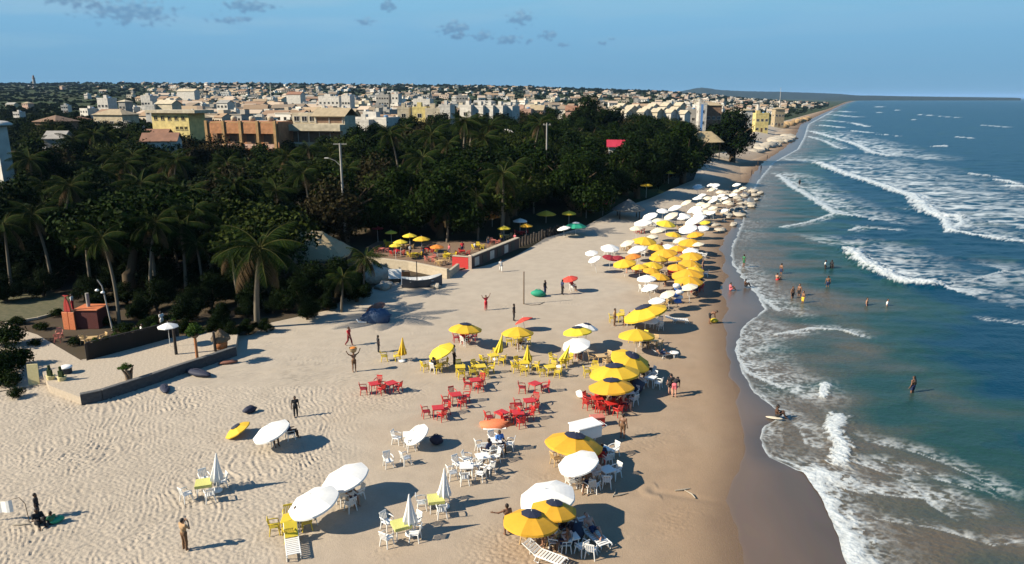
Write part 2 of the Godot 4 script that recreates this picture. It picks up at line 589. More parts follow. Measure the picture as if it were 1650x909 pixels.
# ---------------------------------------------------------------- sea
# foam: [points in pixels, half width of the front in m, length of the lacy wash behind it, strength, height of the crest]
const SURF := [
	[[[1362, 930], [1380, 905], [1358, 855], [1330, 810], [1302, 770], [1318, 762], [1345, 772]], 0.8, 2.2, 1.0, 0.10],
	[[[1350, 745], [1358, 720], [1345, 700], [1340, 690], [1352, 672]], 0.55, 0.7, 1.0, 0.16],
	[[[1325, 640], [1330, 620]], 0.35, 0.4, 1.0, 0.12],
	[[[1238, 735], [1270, 745], [1305, 762]], 0.14, 0.3, 0.9, 0.0],
	[[[1400, 712], [1480, 730], [1560, 762], [1602, 788]], 0.05, 1.5, 0.6, 0.0],
	[[[1420, 745], [1520, 775], [1585, 792]], 0.05, 1.2, 0.7, 0.0],
	[[[1325, 782], [1380, 792], [1450, 800], [1530, 806]], 0.08, 1.9, 0.8, 0.0],
	[[[1360, 740], [1420, 760], [1480, 790], [1500, 815]], 0.06, 1.6, 0.7, 0.0],
	[[[1400, 835], [1500, 850], [1600, 880], [1640, 875]], 0.05, 0.8, 0.55, 0.0],
	[[[1224, 705], [1232, 684], [1262, 668], [1290, 690], [1300, 715]], 0.12, 1.6, 0.7, 0.0],
	[[[1196, 525], [1188, 545], [1186, 575], [1205, 600], [1260, 625]], 0.25, 4.5, 0.8, 0.0],
	[[[1210, 630], [1228, 640], [1248, 660]], 0.10, 0.6, 0.8, 0.0],
	[[[1180, 425], [1202, 455], [1228, 482], [1255, 500]], 0.35, 3.5, 0.75, 0.0],
	[[[1250, 540], [1310, 528], [1360, 532], [1382, 540]], 0.22, 1.5, 0.8, 0.08],
	[[[1370, 403], [1385, 420], [1420, 440], [1455, 456], [1500, 460]], 1.1, 11.0, 1.0, 0.55],
	[[[1500, 460], [1560, 455], [1620, 438]], 0.25, 7.0, 0.6, 0.1],
	[[[1255, 282], [1275, 300], [1318, 325], [1345, 345], [1385, 350]], 0.9, 10.0, 0.9, 0.15],
	[[[1345, 345], [1300, 358], [1258, 366]], 0.3, 2.0, 0.8, 0.0],
	[[[1320, 264], [1365, 282], [1420, 300], [1470, 318], [1500, 345], [1540, 350]], 1.7, 34.0, 1.0, 0.6],
	[[[1500, 345], [1520, 352], [1530, 372], [1560, 378], [1610, 385]], 0.8, 9.0, 1.0, 0.3],
	[[[1525, 375], [1550, 360], [1545, 352]], 0.5, 2.0, 1.0, 0.2],
	[[[1630, 388], [1650, 390], [1680, 395]], 0.7, 3.0, 1.0, 0.3],
	[[[1370, 372], [1385, 366], [1440, 370]], 0.4, 2.0, 0.8, 0.1],
	[[[1632, 302], [1650, 304], [1700, 308]], 2.2, 6.0, 1.0, 0.6],
	[[[1608, 291], [1640, 297]], 1.2, 3.0, 1.0, 0.4],
	[[[1565, 281], [1580, 283], [1595, 284]], 1.0, 3.0, 0.9, 0.4],
	[[[1506, 237], [1526, 236]], 1.6, 2.0, 1.0, 0.5],
	[[[1541, 221], [1563, 223]], 1.6, 3.0, 1.0, 0.5],
	[[[1302, 220], [1330, 228], [1352, 240]], 1.2, 6.0, 0.9, 0.3],
	[[[1308, 212], [1340, 222], [1385, 235], [1405, 247], [1435, 252]], 1.8, 22.0, 1.0, 0.5],
	[[[1322, 202], [1355, 206]], 3.0, 6.0, 1.0, 0.5],
	[[[1328, 194], [1360, 197]], 3.0, 8.0, 0.9, 0.5],
	[[[1370, 198], [1395, 204]], 2.5, 6.0, 1.0, 0.5],
	[[[1372, 211], [1398, 214]], 2.2, 6.0, 1.0, 0.5],
	[[[1418, 217], [1432, 218]], 1.8, 4.0, 1.0, 0.5],
	[[[1440, 219], [1446, 219.5]], 1.2, 3.0, 0.9, 0.4],
	[[[1340, 185], [1368, 188]], 4.0, 10.0, 0.9, 0.5],
	[[[1372, 189], [1392, 188]], 4.0, 8.0, 0.9, 0.5],
	[[[1352, 179], [1370, 181]], 6.0, 14.0, 0.9, 0.5],
	[[[1410, 181], [1420, 181.5]], 4.0, 6.0, 0.9, 0.5],
	[[[1385, 173], [1428, 172]], 7.0, 12.0, 0.9, 0.5],
	[[[1440, 177], [1452, 178.5]], 4.0, 6.0, 0.9, 0.5],
	[[[1484, 185], [1500, 186]], 3.6, 6.0, 1.0, 0.5],
	[[[1506, 187], [1545, 190]], 2.4, 8.0, 0.8, 0.4],
	[[[1580, 202], [1590, 202.5], [1620, 205]], 1.8, 6.0, 0.8, 0.4],
	[[[1470, 193], [1478, 193.5]], 2.5, 3.0, 1.0, 0.4],
	[[[1355, 252], [1420, 262], [1520, 290]], 0.3, 16.0, 0.5, 0.0],
	[[[1580, 515], [1650, 522], [1720, 526]], 0.15, 1.2, 0.7, 0.0],
]

func make_sea() -> void:
	var ds := rows_of(985.0, 158.3, 1.7, 0.9)
	while ds[-1] < 26000.0:
		ds.append(ds[-1] * 1.1)
	var nr := ds.size()
	var nc := 400
	var pos := PackedVector3Array()
	var col := PackedColorArray()
	var foam := PackedFloat32Array()
	var rise := PackedFloat32Array()
	pos.resize(nr * nc); col.resize(nr * nc); foam.resize(nr * nc); rise.resize(nr * nc)
	var xws := PackedFloat32Array()
	for r in nr:
		var dd: float = ds[r]
		var xw := lerp_tab(water_tab, dd)
		if dd > 5200.0:
			xw += (dd - 5200.0) * 0.9
		xws.append(xw)
		var span: float = 0.78 * dd - xw
		var n0 := nz.get_noise_2d(dd * 0.35, 77.0) * 0.25 * minf(dd / 60.0, 1.5)
		for k in nc:
			var u := float(k) / (nc - 1)
			var x := xw + n0 + (span * u / 0.88 if u < 0.88 else span + (u - 0.88) / 0.12 * dd * 0.8)
			if k == 0:
				x = xw + n0
			pos[r * nc + k] = Vector3(x, SEA, -dd)
	# surf lines, laid out on the water
	for sf in SURF:
		var pts := []
		for p in sf[0]:
			var g := at(p[0], p[1], SEA)
			pts.append(Vector2(g.x, -g.z))
		var w: float = sf[1]
		var tr: float = sf[2]
		var reach := maxf(w * 2.0, tr * 1.6)
		var lo := Vector2(1e9, 1e9)
		var hi := Vector2(-1e9, -1e9)
		for p in pts:
			lo = lo.min(p)
			hi = hi.max(p)
		lo -= Vector2.ONE * reach
		hi += Vector2.ONE * reach
		var wob := nz.get_noise_2d(lo.x, lo.y) * 10.0
		for r in nr:
			if ds[r] < lo.y or ds[r] > hi.y:
				continue
			for k in nc:
				var i := r * nc + k
				var x := pos[i].x
				if x < lo.x or x > hi.x:
					continue
				var q := Vector2(x, ds[r])
				q += Vector2(nz.get_noise_2d(x * 0.9 / w + wob, ds[r] * 0.9 / w), nz.get_noise_2d(x * 0.9 / w, ds[r] * 0.9 / w + 31.0)) * w * 0.9
				var best := 1e9
				var side := 1.0
				for j in pts.size() - 1:
					var a: Vector2 = pts[j]
					var ab: Vector2 = pts[j + 1] - a
					var t := clampf((q - a).dot(ab) / ab.length_squared(), 0.0, 1.0)
					var dv := q - a - ab * t
					var l := dv.length_squared()
					if l < best:
						best = l
						# behind the front lies seawards: to the right of the line or farther out
						side = 1.0 if dv.x + dv.y * 0.35 > 0.0 else -1.0
				best = sqrt(best)
				var f := 0.0
				if best < w:
					f = sf[3] * (1.0 - 0.4 * best / w)
					if w < 0.2:
						f *= clampf(0.55 + 2.0 * nz.get_noise_2d(x * 1.1 + 7.0, ds[r] * 1.1), 0.1, 1.0)
				if side > 0.0 and best < tr * 1.5:
					var sc := 1.3 if tr < 5.0 else 0.42
					if tr > 15.0:
						sc = 0.2
					var lace := 1.0 - absf(nz.get_noise_2d(x * sc * 0.55, ds[r] * sc * 1.0)) * 3.6
					var blot := nz2.get_noise_2d(x * sc * 3.0 + 80.0, ds[r] * sc * 5.0)
					f = maxf(f, sf[3] * clampf(1.15 - best / tr, 0.0, 1.0) * clampf(lace * 0.75 + blot * 0.9 + (0.22 if tr > 5.0 else 0.12), 0.0, 1.0))
				if f > foam[i]:
					foam[i] = f
				if sf[4] > 0.0:
					var hgt: float = sf[4] * exp(-pow(best / (w * 1.3), 2.0))
					rise[i] = maxf(rise[i], hgt)
	stage("surf")
	for r in nr:
		var dd: float = ds[r]
		var xw := xws[r]
		var ww := lerp_tab(wet_tab, dd)
		var rough := clampf(dd / 60.0, 0.35, 1.6)
		for k in nc:
			var i := r * nc + k
			var p := pos[i]
			var s := p.x - xw
			var low := sand_low(p.x, ww, xw)
			var y := SEA
			var open := clampf(s / 10.0, 0.0, 1.0)
			if dd < 2600.0:
				var sw := nz.get_noise_2d(p.x * 0.05 + dd * 0.03, dd * 0.16) * 0.16 + nz.get_noise_2d(p.x * 0.22, dd * 0.42) * 0.07
				y += (sw + 0.03) * open * rough
			y += rise[i]
			y = maxf(y, low + 0.012)
			p.y = y
			pos[i] = p
			# swash at the water's edge
			var f := foam[i]
			if dd < 1200.0:
				var edge := clampf(1.0 - s / (0.10 + dd * 0.0035), 0.0, 1.0)
				var lace := 1.0 - absf(nz.get_noise_2d(p.x * 0.8, dd * 0.8 + 40.0)) * 4.0
				var patch := smoothstep(-0.05, 0.35, nz2.get_noise_2d(dd * 2.2, 12.0))
				f = maxf(f, edge * 0.75)
				f = maxf(f, clampf(1.0 - s / (4.0 + dd * 0.02), 0.0, 1.0) * clampf(lace, 0.0, 1.0) * (0.10 + 0.30 * patch))
			var n := nz2.get_noise_2d(p.x * 0.5, dd * 1.4)
			# one colour of water, clouded by plumes of sand stirred up in the surf zone
			var plume := clampf(1.0 - s / 24.0, 0.0, 1.0) + nz.get_noise_2d(p.x * 0.09, dd * 0.13) * 0.32 + n * 0.25
			var c := Color(0.0016, 0.029, 0.056).lerp(Color(0.014, 0.046, 0.040), smoothstep(0.05, 0.45, plume))
			c = c.lerp(Color(0.090, 0.074, 0.054), smoothstep(0.42, 0.98, plume) if s < 26.0 else 0.0)
			c = c.lerp(Color(0.52, 0.55, 0.55), clampf(f, 0.0, 1.0))
			c.a = 1.0
			col[i] = c
	var wm := MV("sea", 0.32, 0.30)
	wm.normal_enabled = true
	wm.normal_texture = bump_tex(0.03, 6.0, 8, 512)
	wm.normal_scale = 0.55
	wm.uv1_triplanar = true
	wm.uv1_world_triplanar = true
	wm.uv1_scale = Vector3(0.10, 0.10, 0.16)
	struct("sea", grid_mesh(pos, col, nr, nc), wm)

func make_far_hills() -> void:
	# the blue hill beyond the town and the low headland that closes the bay
	var hz := [[[1040, 151], [1075, 149.5], [1100, 147], [1118, 143.5], [1131, 142], [1145, 144], [1165, 146], [1200, 147.5], [1260, 148.5], [1310, 150], [1350, 151.5], [1385, 154], [1420, 156.4]], [[1330, 157], [1365, 154.2], [1400, 154], [1450, 155], [1520, 156], [1580, 156.6], [1636, 157.4], [1645, 158.2]]]
	var dep := [7200.0, 6200.0]
	for q in 2:
		var nc := 120
		var rows := 10
		var pos := PackedVector3Array()
		var col := PackedColorArray()
		for r in rows:
			var t := float(r) / (rows - 1)
			for k in nc:
				var px := lerpf(hz[q][0][0], hz[q][-1][0], float(k) / (nc - 1))
				var d: float = dep[q] - 900.0 + 1800.0 * t
				var top: float = H + (157.0 - lerp_tab(hz[q], px)) * dep[q] / F
				var y := -2.0 + (top + 2.0) * sin(PI * t) * (1.0 + 0.05 * nz2.get_noise_2d(px * 3.0, t * 30.0))
				var p := dist_of(px, dep[q], 0.0)
				pos.append(Vector3(p.x * d / dep[q], y, -d))
				col.append(Color(0.012, 0.020, 0.014).lerp(Color(0.026, 0.034, 0.020), nz.get_noise_2d(px * 0.3, t * 9.0) * 0.5 + 0.5))
		struct("hill", grid_mesh(pos, col, rows, nc), MV("hills", 0.95, 0.2))

# ---------------------------------------------------------------- houses
func wall_mat(key: String) -> StandardMaterial3D:
	var c := {"white": Color(0.54, 0.51, 0.46), "cream": Color(0.50, 0.43, 0.31), "yellow": Color(0.62, 0.50, 0.20), "orange": Color(0.42, 0.19, 0.085), "pink": Color(0.52, 0.33, 0.25), "grey": Color(0.28, 0.27, 0.25), "beige": Color(0.46, 0.38, 0.26), "brown": Color(0.20, 0.12, 0.075), "tile": Color(0.26, 0.13, 0.08), "tan": Color(0.38, 0.30, 0.19), "concrete": Color(0.33, 0.31, 0.28), "ochre": Color(0.40, 0.24, 0.10)}
	var q: Color = c[key]
	return MT("wall_" + key, q * 0.58, q, 0.02, 0.11, 0.9, 1.5)

func glass() -> StandardMaterial3D:
	return M("dark_glass", Color(0.012, 0.014, 0.016), 0.15, 0.5)

func box_mesh(s: Vector3, ch := 0.0) -> ArrayMesh:
	var b := MB.new()
	if ch > 0.0:
		b.cbox(Vector3(0, s.y / 2, 0), s, ch)
	else:
		b.box(Vector3(0, s.y / 2, 0), s)
	return b.mesh()

func gable(w: float, d: float, h: float, over := 0.35, th := 0.14) -> ArrayMesh:
	# a pitched roof, ridge along x, its eaves at y = 0
	var b := MB.new()
	var a := w / 2 + over
	var c := d / 2 + over
	for s in [-1.0, 1.0]:
		var e0 := Vector3(-a, -over * h / c, s * c)
		var e1 := Vector3(a, -over * h / c, s * c)
		var r0 := Vector3(-a, h, 0)
		var r1 := Vector3(a, h, 0)
		var up := Vector3(0, th, 0)
		b.quad(e0 + up, e1 + up, r1 + up, r0 + up)
		b.quad(e0, r0, r1, e1)
		b.quad(e0, e1, e1 + up, e0 + up)
		b.quad(e0, e0 + up, r0 + up, r0)
		b.quad(e1, r1, r1 + up, e1 + up)
	return b.mesh()

func hip(w: float, d: float, h: float, over := 0.5, th := 0.15) -> ArrayMesh:
	var b := MB.new()
	var a := w / 2 + over
	var c := d / 2 + over
	var rl := maxf(a - c, 0.05)
	var p := [Vector3(-a, th, -c), Vector3(a, th, -c), Vector3(a, th, c), Vector3(-a, th, c)]
	var r0 := Vector3(-rl, h, 0)
	var r1 := Vector3(rl, h, 0)
	b.quad(p[3], p[2], r1, r0)
	b.quad(p[1], p[0], r0, r1)
	b.tri(p[2], p[1], r1)
	b.tri(p[0], p[3], r0)
	for k in 4:
		var q: Vector3 = p[k]
		var q2: Vector3 = p[(k + 1) % 4]
		b.quad(q - Vector3(0, th, 0), q2 - Vector3(0, th, 0), q2, q)
	b.quad(p[0] - Vector3(0, th, 0), p[3] - Vector3(0, th, 0), p[2] - Vector3(0, th, 0), p[1] - Vector3(0, th, 0))
	return b.mesh()

func add_window(o: Node3D, p: Vector3, size: Vector2, side: int, key := "white", sill := true) -> void:
	# side 0 faces +z (towards the beach camera), 1 faces -x, 2 faces +x
	var turn: float = [0.0, -PI / 2, PI / 2][side]
	var xf := Transform3D(Basis(Vector3.UP, turn), p)
	var b := MB.new()
	var t := 0.09
	b.box(Vector3(0, size.y / 2 + t / 2, 0.03), Vector3(size.x + 2 * t, t, 0.10))
	b.box(Vector3(0, -size.y / 2 - t / 2, 0.03), Vector3(size.x + 2 * t, t, 0.10))
	for s in [-1.0, 1.0]:
		b.box(Vector3(s * (size.x / 2 + t / 2), 0, 0.03), Vector3(t, size.y, 0.10))
	b.box(Vector3(0, 0, 0.025), Vector3(0.05, size.y, 0.05))
	var w := part(o, "window", b.mesh(), wall_mat(key), xf)
	var g := MB.new()
	g.box(Vector3(0, 0, 0.012), Vector3(size.x, size.y, 0.02))
	part(w, "pane", g.mesh(), glass())
	if sill:
		var s2 := MB.new()
		s2.box(Vector3(0, -size.y / 2 - t - 0.035, 0.07), Vector3(size.x + 0.3, 0.06, 0.20))
		part(w, "sill", s2.mesh(), wall_mat("concrete"))

func house(w: float, d: float, storeys: int, wall: String, roof: String, roof_key: String, o: Node3D, nwin := 2, floor_h := 3.0) -> float:
	# walls, roof, windows and a door on a base at y = 0; returns the height of the walls
	var h := storeys * floor_h
	var b := MB.new()
	b.box(Vector3(0, h / 2 - 1.5, 0), Vector3(w, h + 3.0, d))
	part(o, "wall", b.mesh(), wall_mat(wall))
	if roof == "flat":
		var r := MB.new()
		var t := 0.18
		for s in [-1.0, 1.0]:
			r.box(Vector3(0, h + 0.35, s * (d / 2 - t / 2 + 0.06)), Vector3(w + 0.12, 0.7, t))
			r.box(Vector3(s * (w / 2 - t / 2 + 0.06), h + 0.35, 0), Vector3(t, 0.7, d - 2 * t + 0.12))
		part(o, "parapet", r.mesh(), wall_mat(wall))
		var s3 := MB.new()
		s3.box(Vector3(0, h + 0.06, 0), Vector3(w - 0.4, 0.12, d - 0.4))
		part(o, "roof", s3.mesh(), wall_mat(roof_key))
		var tk := MB.new()
		tk.lathe([[0.0, 0.0], [0.62, 0.0], [0.72, 0.85], [0.60, 1.05], [0.0, 1.15]], 10, Vector3(w * 0.22, h + 0.12, -d * 0.15))
		part(o, "water_tank", tk.mesh(), M("tank_blue", Color(0.10, 0.20, 0.34), 0.5) if storeys == 2 else wall_mat("concrete"))
		var sb := MB.new()
		sb.box(Vector3(-w * 0.2, h + 1.1, -d * 0.2), Vector3(w * 0.3, 2.0, d * 0.3))
		part(o, "stair_head", sb.mesh(), wall_mat(wall))
	elif roof == "gable":
		part(o, "roof", gable(w, d, d * 0.28), wall_mat(roof_key), Transform3D(Basis.IDENTITY, Vector3(0, h, 0)))
		for s in [-1.0, 1.0]:
			var g := MB.new()
			g.tri(Vector3(s * w / 2, h, s * d / 2), Vector3(s * w / 2, h, -s * d / 2), Vector3(s * w / 2, h + d * 0.28, 0))
			part(o, "gable_wall", g.mesh(), wall_mat(wall))
	else:
		part(o, "roof", hip(w, d, d * 0.24), wall_mat(roof_key), Transform3D(Basis.IDENTITY, Vector3(0, h, 0)))
	for f in storeys:
		for k in nwin:
			if f == 0 and k == nwin / 2:
				var dm := MB.new()
				dm.cbox(Vector3(0, 1.05, 0.03), Vector3(1.0, 2.1, 0.08), 0.01)
				part(o, "door", dm.mesh(), M("door_wood", Color(0.10, 0.05, 0.025), 0.6), Transform3D(Basis.IDENTITY, Vector3(-w / 2 + w * (k + 0.5) / nwin, 0, d / 2)))
			else:
				add_window(o, Vector3(-w / 2 + w * (k + 0.5) / nwin, f * floor_h + 1.6, d / 2), Vector2(1.3, 1.2), 0, "white", false)
		add_window(o, Vector3(-w / 2, f * floor_h + 1.6, 0.0), Vector2(1.2, 1.1), 1, "white", false)
	return h

func balcony(o: Node3D, p: Vector3, w: float, key: String, depth := 1.3) -> void:
	var b := MB.new()
	b.box(p + Vector3(0, 0.07, depth / 2), Vector3(w, 0.14, depth))
	b.box(p + Vector3(0, 0.64, depth - 0.05), Vector3(w, 1.0, 0.10))
	for s in [-1.0, 1.0]:
		b.box(p + Vector3(s * (w / 2 - 0.05), 0.64, depth / 2 - 0.05), Vector3(0.10, 1.0, depth - 0.1))
	part(o, "balcony", b.mesh(), wall_mat(key))

func opening(o: Node3D, p: Vector3, size: Vector2) -> void:
	# a flat brown wooden veranda panel with posts and a rail
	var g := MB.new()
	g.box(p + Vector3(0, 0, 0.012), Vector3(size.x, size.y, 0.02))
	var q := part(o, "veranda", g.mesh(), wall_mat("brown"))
	var n := maxi(2, int(size.x / 2.6))
	for k in n + 1:
		var b := MB.new()
		b.box(p + Vector3(-size.x / 2 + size.x * k / n, 0, 0.10), Vector3(0.16, size.y, 0.16))
		part(q, "post", b.mesh(), wall_mat("white"))

func spot(px: float, d: float) -> Vector3:
	# where the column of pixel px stands on the land at depth d
	var y := 0.0
	var p := Vector3.ZERO
	for k in 3:
		p = dist_of(px, d, y)
		y = land(p.x, d)
	p.y = y
	return p

func roof_at(px: float, py: float, d: float) -> float:
	# height above the land, at depth d, of the thing seen at this pixel
	var p := spot(px, d)
	var a := (454.5 - py) / F
	var dy := a * cos(TH) - sin(TH)
	var dz := a * sin(TH) + cos(TH)
	return H + dy / dz * d - p.y

func house_zone(o: Node3D, label: String, px: float, d: float) -> void:
	var z := "below the far green ridge"
	if px > 1090.0:
		z = "in the row along the far shore"
	elif d < 420.0:
		z = "close above the yellow house" if px < 330.0 else ("close behind the orange building" if px < 480.0 else ("behind the tan gabled house" if px < 640.0 else "behind the cream row"))
	elif d < 760.0:
		z = "on the hillside behind the yellow house" if px < 330.0 else ("on the hillside behind the orange building" if px < 500.0 else ("beside the broad white hall" if px < 660.0 else "on the hillside behind the cream row"))
	elif d < 1200.0:
		z = "high on the slope above the sheds" if px < 560.0 else "high on the slope above the flats"
	var l := label.replace("in the hillside town", z)
	o.set_meta("label", l)
	o.set_meta("group", l)

func make_town() -> void:
	# --- buildings one can tell apart
	var p := spot(398, 190)
	var o := thing("apartment_building", "terracotta orange building with square pillars and deep balconies above the grove", "building", p, -0.2)
	var h := roof_at(398, 196, 190)
	var w := 19.0
	var b := MB.new()
	b.box(Vector3(0, h / 2 - 1, -4), Vector3(w, h + 2, 8))
	part(o, "wall", b.mesh(), wall_mat("orange"))
	for k in 5:
		var q := MB.new()
		q.box(Vector3(-w / 2 + w * k / 4.0, h / 2 - 0.8, 1.55), Vector3(0.7, h + 2.1, 0.7))
		part(o, "pillar", q.mesh(), wall_mat("ochre"))
	for k in 4:
		var x := -w / 2 + w * (k + 0.5) / 4.0
		var q := MB.new()
		q.box(Vector3(x, h - 1.6, 1.5), Vector3(w / 4 - 0.74, 2.6, 0.22))
		part(o, "upper_panel", q.mesh(), wall_mat("orange"))
		var q2 := MB.new()
		q2.box(Vector3(x, h - 6.0, 1.5), Vector3(w / 4 - 0.74, 1.1, 0.22))
		part(o, "balcony_rail", q2.mesh(), wall_mat("pink"))
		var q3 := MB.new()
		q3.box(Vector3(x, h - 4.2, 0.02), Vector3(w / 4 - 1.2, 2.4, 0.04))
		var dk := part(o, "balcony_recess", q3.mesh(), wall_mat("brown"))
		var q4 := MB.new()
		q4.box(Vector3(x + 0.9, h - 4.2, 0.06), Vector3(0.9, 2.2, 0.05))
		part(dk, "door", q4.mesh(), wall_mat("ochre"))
		var q5 := MB.new()
		q5.box(Vector3(x, h - 0.22, 0.8), Vector3(w / 4 - 0.74, 0.2, 1.15))
		part(o, "roof_slab", q5.mesh(), wall_mat("ochre"))
	for k in 3:
		var q6 := MB.new()
		q6.lathe([[0.0, 0.0], [0.75, 0.0], [0.8, 0.9], [0.6, 1.2], [0.0, 1.3]], 12, Vector3(-5.0 + k * 5.2, h, -4.0))
		part(o, "water_tank", q6.mesh(), wall_mat("cream"))

	p = spot(508, 194)
	o = thing("terrace_building", "beige two storey building with a long cream roof ledge and white balconies", "building", p, -0.2)
	h = roof_at(508, 201, 194)
	w = 16.0
	b = MB.new()
	b.box(Vector3(0, h / 2 - 1, -5), Vector3(w, h + 2, 9))
	part(o, "wall", b.mesh(), wall_mat("beige"))
	b = MB.new()
	b.box(Vector3(0, h - 0.7, 0.5), Vector3(w + 0.6, 1.6, 2.6))
	part(o, "roof_ledge", b.mesh(), wall_mat("cream"))
	opening(o, Vector3(0, h - 3.2, -0.49), Vector2(w - 1, 2.6))
	balcony(o, Vector3(-w / 2 + 2.8, h - 5.6, -0.48), 4.6, "white", 1.8)
	balcony(o, Vector3(w / 2 - 3.0, h - 5.6, -0.48), 4.6, "white", 1.8)
	b = MB.new()
	b.box(Vector3(-w / 2 + 4, h + 1.5, -6), Vector3(7, 2.8, 5))
	part(o, "penthouse", b.mesh(), wall_mat("cream"))
	for k in 3:
		add_window(o, Vector3(-w / 2 + 1.8 + 2.2 * k, h + 1.4, -3.5), Vector2(1.4, 1.2), 0, "white")
	part(o, "penthouse_roof", gable(9, 8, 1.9), wall_mat("tan"), Transform3D(Basis.IDENTITY, Vector3(3.5, h + 2.2, -6)))
	b = MB.new()
	b.box(Vector3(3.5, h + 1.1, -6), Vector3(8.6, 2.2, 7))
	part(o, "loft", b.mesh(), wall_mat("cream"))
	opening(o, Vector3(3.5, h + 1.1, -2.49), Vector2(7.4, 1.4))

	p = spot(279, 235)
	o = thing("yellow_house", "bright yellow house with small dark windows and a cream roof slab", "house", p, -0.25)
	h = roof_at(279, 182, 235)
	w = 13.5
	b = MB.new()
	b.box(Vector3(0, h / 2 - 1, -4), Vector3(w, h + 2, 8))
	part(o, "wall", b.mesh(), wall_mat("yellow"))
	b = MB.new()
	b.box(Vector3(1.0, h + 0.45, -3.6), Vector3(w + 4.5, 0.9, 9.6))
	part(o, "roof_slab", b.mesh(), wall_mat("cream"))
	for k in 5:
		add_window(o, Vector3(-w / 2 + 1.5 + k * 2.5, h - 1.6, 0), Vector2(1.2, 1.1), 0, "yellow")
	for k in 3:
		add_window(o, Vector3(w / 2 - 4.5 + k * 1.6, h - 4.6, 0), Vector2(1.0, 0.9), 0, "yellow")
	part(o, "lean_to_roof", gable(9.0, 5.5, 1.3, 0.4), wall_mat("tile"), Transform3D(Basis(Vector3.UP, 0.35), Vector3(-3.0, h - 6.2, 4.0)))
	b = MB.new()
	b.box(Vector3(-3.0, h - 8.2, 3.6), Vector3(8.2, 4.0, 4.6), Basis(Vector3.UP, 0.35))
	part(o, "annex", b.mesh(), wall_mat("white"))

